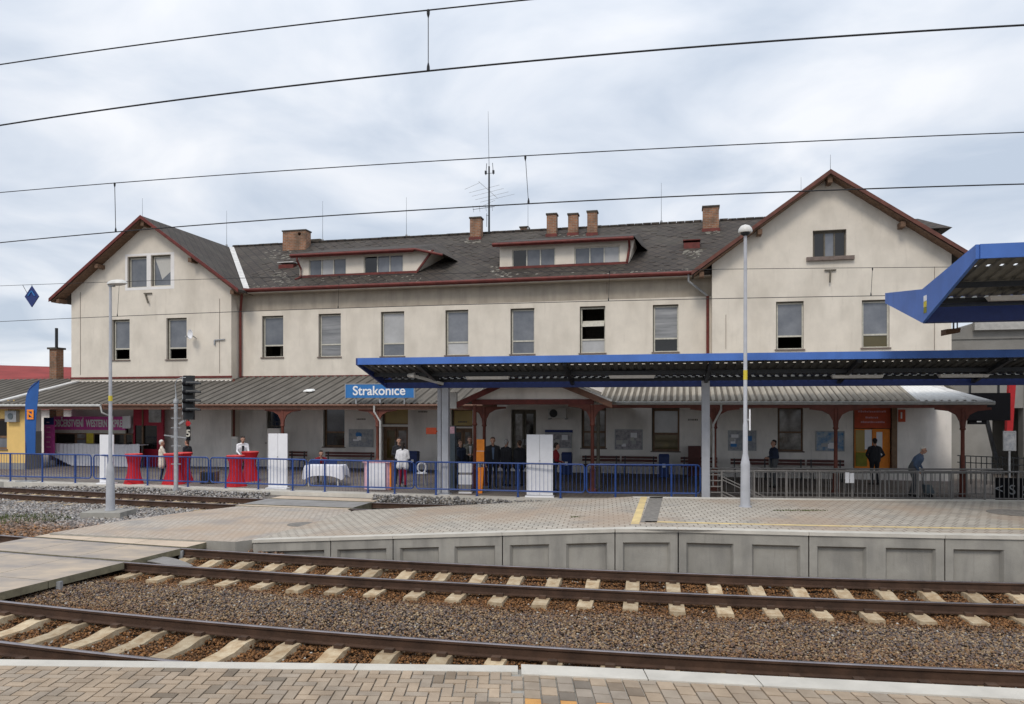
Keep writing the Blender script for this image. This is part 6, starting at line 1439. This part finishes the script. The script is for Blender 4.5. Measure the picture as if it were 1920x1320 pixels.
bench(1091,1162,-1.0,'dark red bench below the streaky notice board'); bench(1165,1232,-1.0,'dark red bench left of the standing blue bin'); bench(1276,1345,-1.0,'dark red bench partly behind the pale canopy post')
bench(1370,1442,WT-0.9,'dark red bench left of the man in the navy jacket'); bench(1447,1510,WT-0.9,'dark red bench right of the man in the navy jacket'); bench(1514,1584,WT-0.9,'dark red bench below the blue notice board')
def bin_(x, t_, w, h, label, m='bin_blue', z0=PL):
    s_ = spx(x, t_); t = thing('waste_bin', label, 'bin', BL(s_, t_, z0), ROT, 'dark blue bins'); k = w/2
    mb = MB(); mb.hexa([(-k*0.9,-k*0.8,0.05),(k*0.9,-k*0.8,0.05),(k*0.9,k*0.8,0.05),(-k*0.9,k*0.8,0.05)], [(-k,-k*0.9,h-0.12),(k,-k*0.9,h-0.12),(k,k*0.9,h-0.12),(-k,k*0.9,h-0.12)]); part(mb, 'body', m, t)
    mb = MB(); mb.hexa([(-k*1.04,-k,h-0.115),(k*1.04,-k,h-0.115),(k*1.04,k,h-0.115),(-k*1.04,k,h-0.115)], [(-k*0.9,-k*0.8,h),(k*0.9,-k*0.8,h),(k*0.9,k*0.8,h-0.02),(-k*0.9,k*0.8,h-0.02)]); part(mb, 'lid', m, t)
    mb = MB(); mb.box(-0.06,0.06,-k*0.95-0.006,-k*0.9,h*0.45,h*0.6); part(mb, 'label', 'white', t)
bin_(1245,-1.9,0.42,1.0,'blue bin right of the pale grey window with the olive lower pane'); bin_(1063,-1.6,0.42,1.0,'blue bin to the right of the man in the dark red jacket'); bin_(776,-1.4,0.42,0.95,'blue bin just left of the white round seat')
s_ = spx(1302,-0.5); t = thing('wall_cupboard', 'reddish brown cupboard standing by the wall left of the canopy post', 'cupboard', BL(s_,-0.5,PL), ROT); mb = MB(); mb.box(-0.26,0.26,-0.25,0.25,0,1.25); part(mb, 'body', 'bench_wood', t); mb = MB(); mb.box(-0.24,-0.01,-0.27,-0.25,0.05,1.2); mb.box(0.01,0.24,-0.27,-0.25,0.05,1.2); part(mb, 'door', 'bench_wood', t)
t = thing('round_seat', 'small round white seat behind the blue railing left of the wide post', 'seat', gp(791, 27.6, PL)); mb = MB(); n_ = 18
mb.tube([(0.15*math.cos(a), 0, 0.64+0.19*math.sin(a)) for a in np.linspace(0, 2*math.pi, 19)], 0.035, 6, cap=False); part(mb, 'back_ring', 'white', t, smooth=True); mb = MB(); mb.lathe([(0.2,0.42),(0.22,0.44),(0.2,0.46)], n=14); part(mb, 'seat', 'white', t); mb = MB(); [mb.bar((0.14*a,0.14*b,0),(0.12*a,0.12*b,0.42),0.03) for a in (-1,1) for b in (-1,1)]; part(mb, 'legs', 'galv', t)
# standing tables in stretch covers
def cocktail(x, Y, r, H, label):
    r = r*0.9; t = thing('standing_table', label, 'table', gp(x, Y, PL), random.uniform(0, 1), 'red covered standing tables')
    mb = MB(); n = 40; prof = [(1.05,0),(0.98,0.06),(0.80,0.25),(0.66,0.45),(0.62,0.60),(0.70,0.80),(0.88,0.95),(0.93,0.985),(0.95,1.0)]; vs = []
    for rr, zz in prof:
        for k in range(n):
            a = 2*math.pi*k/n; lob = 1+0.10*abs(1-zz*1.2)*math.cos(4*a)+0.03*math.cos(13*a)*(0.3+abs(0.6-zz)); vs.append((r*rr*lob*math.cos(a), r*rr*lob*math.sin(a), H*zz))
    mb.add(vs, [(i*n+k, i*n+(k+1)%n, (i+1)*n+(k+1)%n, (i+1)*n+k) for i in range(len(prof)-1) for k in range(n)]); part(mb, 'cover', 'red_cloth', t, smooth=True)
    mb = MB(); mb.lathe([(r*0.95,H-0.003),(r*0.95,H+0.025),(r*0.9,H+0.03)], n=24); part(mb, 'table_top', 'red_top', t)
cocktail(251,28.1,0.36,1.10,'leftmost red covered standing table, alone'); cocktail(325,27.95,0.40,1.12,'red standing table behind the signal mast, with the woman in cream')
cocktail(343,28.6,0.40,1.12,'red standing table just right of the signal mast'); cocktail(442,27.2,0.38,1.10,'red standing table left of the second white board, in front')
cocktail(469,29.2,0.38,1.12,'red standing table behind, where the waiter stands')
def white_board(x, Y, w, H, label, foot=True, split=True):
    p = gp(x, Y, PL); t = thing('display_board', label, 'board', p, -0.12, 'tall white boards'); k = w/2
    if split:
        mb = MB(); mb.box(-k,-0.006,-0.01,0.03,0.06,H); part(mb, 'panel', 'white', t); mb = MB(); mb.box(0.006,k,-0.01,0.03,0.06,H); part(mb, 'panel', 'white', t)
    else: mb = MB(); mb.box(-k,k,-0.01,0.03,0.06,H); part(mb, 'panel', 'white', t)
    mb = MB(); mb.box(-k-0.04,k+0.04,-0.16,0.18,0,0.05); part(mb, 'base', 'white', t)
    mb = MB(); mb.tube([(0,-0.015,H*0.58),(0,-0.03,H*0.58)], 0.02, 8); part(mb, 'knob', 'galv', t)
white_board(200,28.0,0.55,1.85,'white board behind the left lamp post',split=False); white_board(521,26.3,0.70,1.95,'narrow white board between the red tables and the white table'); white_board(1012,23.9,0.84,2.0,'widest white board, two panels, in front of the group of men')
# table with white cloth and small chairs
t = thing('cloth_table', 'low table with a draped white cloth and thin legs', 'table', gp(611, 27.4, PL), -0.1)
mb = MB(); n = 60; w_, d_ = 0.68, 0.36; vs = []; per = []
for k in range(n):
    a = 2*math.pi*k/n; cx, sy = math.cos(a), math.sin(a); q = max(abs(cx)/w_, abs(sy)/d_); per.append((cx/q, sy/q))
for i, (f, z) in enumerate(((0,0.76),(1,0.76),(1.02,0.74),(1.06,0.58),(1.10,0.40))):
    for k, (px_, py_) in enumerate(per):
        cor = (abs(px_)/w_*abs(py_)/d_)**3; dr = (0.20*cor*(i == 4)); wv = (0.03*math.sin(k*1.9)+0.02*math.sin(k*0.7))*(i >= 3)
        vs.append((px_*(f+wv+0.05*cor*(i > 2)), py_*(f+wv), z-dr))
mb.add(vs, [(i*n+k, i*n+(k+1)%n, (i+1)*n+(k+1)%n, (i+1)*n+k) for i in range(4) for k in range(n)]); part(mb, 'tablecloth', 'white_cloth', t, smooth=True)
for sx_ in (-1, 1):
    for sy_ in (-1, 1): mb = MB(); mb.bar((sx_*0.55,sy_*0.26,0),(sx_*0.5,sy_*0.26,0.74),0.04); part(mb, 'leg', 'lamp_white', t)
for x, lab in ((593,'cream chair behind the white table, the left one'),(625,'cream chair behind the white table, the right one')):
    t = thing('chair', lab, 'chair', gp(x, 28.3, PL), 3.1, 'cream chairs')
    mb = MB(); mb.box(-0.2,0.2,-0.2,0.2,0.42,0.46); part(mb, 'seat', 'bin_blue', t); mb = MB(); mb.box(-0.2,0.2,0.19,0.22,0.62,0.88); part(mb, 'backrest', 'bin_blue', t)
    for a in (-0.18,0.18):
        mb = MB(); mb.bar((a,-0.18,0),(a,-0.18,0.42),0.035); part(mb, 'leg', 'frame_cream', t); mb = MB(); mb.bar((a,0.2,0),(a,0.2,0.9),0.035); part(mb, 'leg', 'frame_cream', t)
t = thing('promo_counter', 'white and pale pink promotional counter with an orange red right edge', 'counter', gp(708, 26.0, PL), -0.12)
mb = MB(); n = 16; w_ = 0.47; H = 1.0; vs = []
for k in range(n+1): a = -1.0+2.0*k/n; vs += [(w_*math.sin(a)/math.sin(1.0), -0.32*math.cos(a)+0.17, 0.02), (w_*math.sin(a)/math.sin(1.0), -0.32*math.cos(a)+0.17, H-0.04)]
mb.add(vs, [(2*k,2*k+2,2*k+3,2*k+1) for k in range(n)]); mb.add([(w_,0.0,0.02),(w_,0.35,0.02),(w_,0.35,H-0.04),(w_,0.0,H-0.04)], [(0,1,2,3)]); mb.add([(-w_,0.0,0.02),(-w_,0.35,0.02),(-w_,0.35,H-0.04),(-w_,0.0,H-0.04)], [(0,1,2,3)]); part(mb, 'body', 'pink', t)
mb = MB(); mb.box(-w_+0.14,w_-0.14,-0.175,-0.155,0.03,H-0.06); part(mb, 'front_panel', 'white_cloth', t)
mb = MB(); mb.box(-w_-0.02,w_+0.02,-0.17,0.38,H-0.04,H); part(mb, 'top', 'pink', t); mb = MB(); mb.box(w_-0.07,w_+0.012,-0.03,0.06,0.02,H-0.04); part(mb, 'edge_strip', 'orange', t)
# ticket machine column behind posts, with red sign above
t = thing('info_column', 'dark grey blue information column behind the double canopy posts', 'column', gp(842, 26.2, PL), -0.15)
mb = MB(); mb.box(-0.30,0.24,-0.15,0.15,0,1.95); part(mb, 'body', 'steel_grey', t); mb = MB(); mb.box(-0.02,0.23,-0.17,-0.15,1.96,2.2); part(mb, 'screen', 'pink', t); mb = MB(); mb.box(-0.82,-0.45,-0.05,0.0,1.93,2.16); mb.box(-0.46,-0.25,-0.04,-0.01,2.0,2.06); part(mb, 'arrow_sign', 'sign_red', t)
mb = MB(); mb.box(-0.02,0.23,-0.14,0.14,1.95,2.22); part(mb, 'head', 'steel_grey', t)
t = thing('white_cabinet', 'low white cabinet with black shelves behind the railing beside the orange stand', 'cabinet', gp(873, 25.0, PL), -0.1)
[part(MB().box(-0.22,0.22,-0.12,0.12,za__,zb__), 'shelf', 'white', t) for za__, zb__ in ((0,0.05),(0.30,0.62),(0.70,1.02))]; [part(MB().box(-0.2,0.2,-0.1,0.1,za__,zb__), 'back_panel', 'galv_rail', t) for za__, zb__ in ((0.05,0.30),(0.62,0.70))]
t = thing('orange_stand', 'bright orange leaflet stand by the porch post', 'stand', gp(901, 25.0, PL), -0.1)
mb = MB(); mb.box(-0.13,0.13,-0.02,0.02,1.42,1.80); mb.box(-0.14,0.12,-0.02,0.02,1.06,1.40); part(mb, 'board', 'orange', t)
mb = MB(); mb.hexa([(-0.08,-0.06,0.0),(0.06,-0.06,0.0),(0.06,0.06,0.0),(-0.08,0.06,0.0)], [(-0.13,-0.1,0.86),(0.12,-0.1,0.86),(0.12,0.1,0.86),(-0.13,0.1,0.86)]); part(mb, 'box', 'orange', t); mb = MB(); mb.bar((-0.08,0.03,0.8),(-0.08,0.03,1.8),0.025); mb.bar((0.09,0.03,0.8),(0.09,0.03,1.8),0.025); mb.box(-0.13,0.13,-0.025,-0.02,1.40,1.42); part(mb, 'frame', 'lamp_white', t)
t = thing('planter', 'dark box planter behind the railing right of the red tables', 'planter', gp(393, 28.2, PL)); mb = MB(); mb.box(-0.28,0.28,-0.15,0.15,0.05,0.42); part(mb, 'box', 'black_metal', t); mb = MB(); mb.box(-0.3,-0.26,-0.17,0.17,0,0.45); part(mb, 'leg', 'brown_wood', t); mb = MB(); mb.box(0.26,0.3,-0.17,0.17,0,0.45); part(mb, 'leg', 'brown_wood', t)
t = thing('wire_stand', 'small black wire stand on top of the dark doorway box', 'stand', BL(spx(515,-1.2), -1.2, PL)); mb = MB(); mb.box(-0.3,0.3,-0.2,0.2,0,1.9); part(mb, 'cabinet', 'plaster_low', t); mb = MB(); [mb.bar((a,-0.1,1.9),(a+0.08*((-1)**k),-0.1,2.2),0.025) for k, a in enumerate((-0.25,-0.12,0.0,0.12,0.25))]; mb.bar((-0.28,-0.1,2.2),(0.28,-0.1,2.2),0.03); part(mb, 'wire_frame', 'black_metal', t)
s_ = spx(445,-1.0)
t = thing('grey_cabinet', 'light grey cabinet behind the waiter', 'cabinet', BL(spx(443,-1.3), -1.3, PL), ROT); mb = MB(); mb.box(-0.16,0.16,-0.15,0.15,0,1.5); part(mb, 'body', 'plaster_low', t); mb = MB(); mb.box(-0.13,0.13,-0.165,-0.15,0.1,1.4); part(mb, 'door', 'lamp_white', t)
t = thing('shopping_trolley', 'small wheeled walking trolley pushed by the old man', 'trolley', gp(1733, 23.7, PL)); mb = MB(); mb.bar((0.1,0,0.1),(-0.1,0,0.9),0.02); mb.bar((-0.12,-0.08,0.9),(-0.12,0.08,0.9),0.03); mb.bar((0.1,0,0.1),(0.3,0,0.1),0.02); part(mb, 'frame', 'galv', t); mb = MB(); mb.hexa([(0.02,-0.13,0.15),(0.28,-0.13,0.15),(0.28,0.13,0.15),(0.02,0.13,0.15)], [(-0.02,-0.11,0.42),(0.16,-0.11,0.42),(0.16,0.11,0.42),(-0.02,0.11,0.42)]); part(mb, 'bag', 'steel_grey', t); 
for y_ in (-0.14, 0.14): mb = MB(); mb.tube([(0.12,y_-0.01,0.07),(0.12,y_+0.01,0.07)], 0.07, 12); part(mb, 'wheel', 'black', t)

# ------------------------------------------------------------ people
def capsules(caps):
    mb = MB()
    for (a, b, ra, rb, _) in caps:
        a = Vector(a); b = Vector(b); d = b-a; n = 12
        if d.length < 1e-5: d = Vector((0,0,1e-4)); b = a+d
        dn = d.normalized(); u = Vector((0,0,1)) if abs(dn.z) < 0.95 else Vector((0,1,0)); x = dn.cross(u).normalized(); y = x.cross(dn).normalized(); rings = []
        for k in range(4): th = math.pi/2*(1-k/3.0); rings.append((a-dn*ra*math.sin(th), max(ra*math.cos(th), ra*0.08)))
        for k in range(4): th = math.pi/2*(k/3.0); rings.append((b+dn*rb*math.sin(th), max(rb*math.cos(th), rb*0.08)))
        vs = [c+(x*math.cos(2*math.pi*q/n)+y*math.sin(2*math.pi*q/n))*r for c, r in rings for q in range(n)]
        fs = [(i*n+q, i*n+(q+1)%n, (i+1)*n+(q+1)%n, (i+1)*n+q) for i in range(7) for q in range(n)]+[tuple(range(n))[::-1], tuple(7*n+q for q in range(n))]
        mb.add(vs, fs)
    return mb
def person(label, P, face, h=1.72, top='dark_cloth', legs='dark_cloth', hair='hair_dark', arms='hang', lean=0.0, sit=False, coat=0.0, stride=0.0, longhair=False, front=None, build=1.0, headturn=0.0, skirt=None):
    t = thing('person', label, 'person', P, face)
    f = h/1.75
    hip = 0.93; K = []
    def L(p): return Vector(p)
    def up(p):  # upper body leans forward (towards -y) about the hips
        v = Vector(p)-Vector((0, 0, hip)); return Matrix.Rotation(lean, 3, 'X') @ v+Vector((0, 0, hip))
    B = build
    dz = -0.45 if sit else 0
    sk, tp, lg, sh = 0, 1, 2, 3
    for sg in (-1, 1):
        st = stride*sg
        hp = Vector((sg*0.095, 0, hip-0.02))
        if sit: kn = Vector((sg*0.12, -0.44, hip-0.03)); an = Vector((sg*0.13, -0.42, hip-0.47))
        else: kn = Vector((sg*0.10, -0.02+st*0.5-0.02, 0.50)); an = Vector((sg*0.105, 0.03+st, 0.085))
        K += [(hp, kn, 0.088*B, 0.058, lg), (kn, an, 0.058, 0.042, lg), (an+Vector((0,0.03,-0.03)), an+Vector((sg*0.02,-0.15,-0.05)), 0.042, 0.036, sh)]
        K += [(up((sg*0.08, 0, 0.93)), up((sg*0.10*B, 0.0, 1.12)), 0.115*B, 0.105*B, tp if coat else lg), (up((sg*0.08, 0, 1.05)), up((sg*0.09*B, -0.01, 1.30)), 0.108*B, 0.115*B, tp)]
        K += [(up((sg*0.03, 0.0, 1.44)), up((sg*0.165, 0.0, 1.40)), 0.065, 0.062, tp)]
        s_ = up((sg*0.19, 0, 1.395))
        A = arms if isinstance(arms, str) else arms[0 if sg < 0 else 1]
        if A == 'hang': e, w_ = up((sg*0.235, 0.03, 1.12)), up((sg*0.235, -0.05, 0.88))
        elif A == 'front': e, w_ = up((sg*0.25, 0.02, 1.13)), up((sg*0.10, -0.24, 1.10))
        elif A == 'reach': e, w_ = up((sg*0.22, -0.14, 1.16)), up((sg*0.14, -0.38, 1.10))
        elif A == 'hips': e, w_ = up((sg*0.33, 0.05, 1.14)), up((sg*0.19, -0.06, 0.98))
        elif A == 'chin': e, w_ = up((sg*0.22, -0.10, 1.13)), up((sg*0.06, -0.20, 1.40))
        elif A == 'down': e, w_ = up((sg*0.22, -0.05, 1.12)), Vector(up((sg*0.20, -0.05, 1.12)))+Vector((0, -0.12, -0.20))
        K += [(s_, e, 0.056*B, 0.044, tp), (e, w_, 0.044, 0.030, tp)]
        d = (w_-e).normalized(); pm = w_+d*0.07
        K += [(w_, pm, 0.026, 0.034, sk)]
        side = d.cross(Vector((0, -1, 0.2))).normalized()
        for k in range(4):
            o = side*(k-1.5)*0.019; ln = (0.055, 0.065, 0.068, 0.055)[k]; q = pm+d*0.02+o; m_ = q+d*ln*0.6; K += [(q, m_, 0.0105, 0.0095, sk), (m_, m_+(d+Vector((0,-0.5,-0.2))).normalized()*ln*0.6, 0.0095, 0.0085, sk)]
        K += [(w_+d*0.02+side*sg*0.02, w_+d*0.075+side*sg*0.055+Vector((0,-0.02,0)), 0.012, 0.010, sk)]
    K += [(up((0,0,0.95)), up((0,-0.01,1.30)), 0.11*B, 0.12*B, tp)]
    if coat:
        for sg in (-1, 1): K += [((sg*0.09, 0, hip), (sg*0.12, 0, hip-coat), 0.12*B, 0.125*B, tp)]
    hc = up((0, -0.02, 1.635)); R = Matrix.Rotation(headturn, 3, 'Z')
    def hd(p): return hc+R @ (Matrix.Rotation(lean*0.5, 3, 'X') @ Vector(p))
    K += [(up((0, 0.0, 1.43)), up((0, -0.01, 1.56)), 0.056, 0.052, sk), (hd((0,0.01,0.02)), hd((0,0.015,0.035)), 0.088, 0.086, sk), (hd((0,-0.03,-0.05)), hd((0,-0.035,-0.07)), 0.062, 0.048, sk), (hd((0,-0.085,0.0)), hd((0,-0.105,-0.02)), 0.012, 0.014, sk), (hd((-0.085,0.01,0.0)), hd((-0.092,0.015,-0.02)), 0.015, 0.012, sk), (hd((0.085,0.01,0.0)), hd((0.092,0.015,-0.02)), 0.015, 0.012, sk), (hd((-0.02,-0.088,-0.055)), hd((0.02,-0.088,-0.055)), 0.010, 0.010, sk)]
    K = [((Vector(a)+Vector((0,0,dz)))*f, (Vector(b)+Vector((0,0,dz)))*f, ra*f, rb*f, m) for a, b, ra, rb, m in K]
    mb = capsules(K); tmp = mb.build('tmp', 'skin'); md = tmp.modifiers.new('r', 'REMESH'); md.mode = 'VOXEL'; md.voxel_size = 0.015; md.use_smooth_shade = True
    sm = tmp.modifiers.new('s', 'SMOOTH'); sm.factor = 0.5; sm.iterations = 3
    dg = bpy.context.evaluated_depsgraph_get(); me = bpy.data.meshes.new_from_object(tmp.evaluated_get(dg)); bpy.data.objects.remove(tmp)
    me.materials.clear()
    for m in ('skin', top, legs, 'shoe'): me.materials.append(M[m])
    n = len(me.polygons); c = np.zeros(n*3); me.polygons.foreach_get('center', c); c = c.reshape(-1, 3); best = np.full(n, 1e9); mi = np.zeros(n, int)
    for a, b, ra, rb, m in K:
        a = np.array(a); b = np.array(b); d = b-a; tt = np.clip(((c-a)@d)/max(d@d, 1e-9), 0, 1); q = np.linalg.norm(c-(a+tt[:,None]*d), axis=1)-(ra+(rb-ra)*tt); u = q < best; best[u] = q[u]; mi[u] = m
    me.polygons.foreach_set('material_index', mi.astype(np.int32)); me.update()
    bo = bpy.data.objects.new('body', me); COL.objects.link(bo); bo.parent = t
    # hair, eyes
    T = lambda v: (Vector(v)+Vector((0,0,dz)))*f
    caps = [(T(hd((0,0.03,0.055))), T(hd((0,0.035,0.05))), 0.086*f, 0.088*f, 0), (T(hd((0,0.05,0.0))), T(hd((0,0.055,-0.02))), 0.070*f, 0.060*f, 0)]
    if longhair: caps += [(T(hd((0,0.06,0.0))), T(hd((0,0.07,-0.14))), 0.075*f, 0.05*f, 0)]
    capsules(caps).build('hair', hair, t, smooth=True)
    capsules([(T(hd((sx_,-0.078,0.012))), T(hd((sx_,-0.079,0.012))), 0.011*f, 0.011*f, 0) for sx_ in (-0.032, 0.032)]).build('eyes', 'hair_dark', t)
    if front:   # shirt front or tie seen between the lapels
        mb = MB(); z0_, z1_ = front[1], 1.43
        pts = [up((-0.045,-0.135*B-0.012,z1_-0.02)), up((0.045,-0.135*B-0.012,z1_-0.02)), up((0.02,-0.135*B-0.015,z0_)), up((-0.02,-0.135*B-0.015,z0_))]
        pts = [T(p) for p in pts]; bk = [p+Vector((0,0.05,0)) for p in pts]; mb.hexa(bk, pts); part(mb, 'shirt_front', front[0], t)
    return t
pi = math.pi
person('white haired woman in a long cream coat standing left of the signal mast', gp(303, 29.0, PL), pi/2+0.4, 1.60, 'cream', 'dark_cloth', 'hair_white', arms='reach', coat=0.25, build=1.1)
person('man in a dark suit with a white shirt facing the woman in cream', gp(351, 29.2, PL), -pi/2-0.3, 1.62, 'dark_cloth', 'dark_cloth', 'hair_brown', arms='front', front=('shirt_white', 1.2))
person('waiter in a white shirt and black waistcoat bending over the far red table', gp(454, 30.2, PL), 0.5, 1.72, 'shirt_white', 'dark_cloth', 'hair_dark', arms='reach', lean=0.25, front=('dark_cloth', 1.0))
person('person in a dark red top sitting behind the low white table', gp(601, 29.0, PL), 0.35, 1.66, 'shirt_red', 'dark_cloth', 'hair_dark', arms='chin', lean=0.30, sit=True, build=1.1)
person('woman in a white jacket and wine red trousers seen from behind', gp(755, 26.9, PL), pi, 1.62, 'shirt_white', 'trousers_wine', 'hair_dark', arms='front', coat=0.12, longhair=True, build=1.08)
person('dark clothed man facing the woman in the white jacket', gp(748, 28.2, PL), 0.3, 1.72, 'dark_cloth', 'dark_cloth', 'hair_dark', arms='front')
person('man in a dark blue jacket half hidden by the information column', gp(863, 27.6, PL), 0.6, 1.66, 'navy_cloth', 'dark_cloth', 'hair_brown', arms='hang', build=1.1)
person('young man in a grey waistcoat and white shirt standing at the porch post', gp(881, 28.2, PL), 0.2, 1.76, 'vest_grey', 'dark_cloth', 'hair_brown', arms='front', front=('shirt_white', 1.0))
person('tall man in an open black suit and pale shirt facing the camera', gp(924, 26.6, PL), 0.1, 1.80, 'dark_cloth', 'dark_cloth', 'hair_brown', arms='hang', front=('shirt_blue', 1.0), build=1.2, coat=0.10)
person('grey haired man in a black coat standing right of the tall man', gp(949, 27.2, PL), pi*0.8, 1.70, 'dark_cloth', 'dark_cloth', 'grey_hair', arms='hang', coat=0.15, build=1.15)
person('man in a dark coat beside the left edge of the widest white board', gp(974, 27.2, PL), pi*1.15, 1.66, 'dark_cloth', 'dark_cloth', 'hair_brown', arms='hang', coat=0.15, build=1.2)
person('man in a dark red jacket leaning behind the right edge of the widest white board', gp(1038, 25.6, PL), pi/2+0.2, 1.66, 'shirt_red', 'dark_cloth', 'hair_dark', arms='front', lean=0.15, build=1.2)
person('man in a navy jacket and grey trousers facing left by the right lamp post', gp(1451, 26.7, PL), -pi/2+0.2, 1.70, 'navy_cloth', 'trousers_grey', 'hair_dark', arms='front', build=1.05)
person('man in black with hands on hips standing before the orange doors', gp(1640, 27.6, PL), pi, 1.72, 'dark_cloth', 'dark_cloth', 'hair_dark', arms='hips', build=1.15)
person('white haired old man in a blue shirt bending over the grey railing', gp(1712, 24.0, PL), 0.75, 1.70, 'shirt_blue', 'trousers_grey', 'hair_white', arms='down', lean=0.45, build=1.15, stride=0.1)
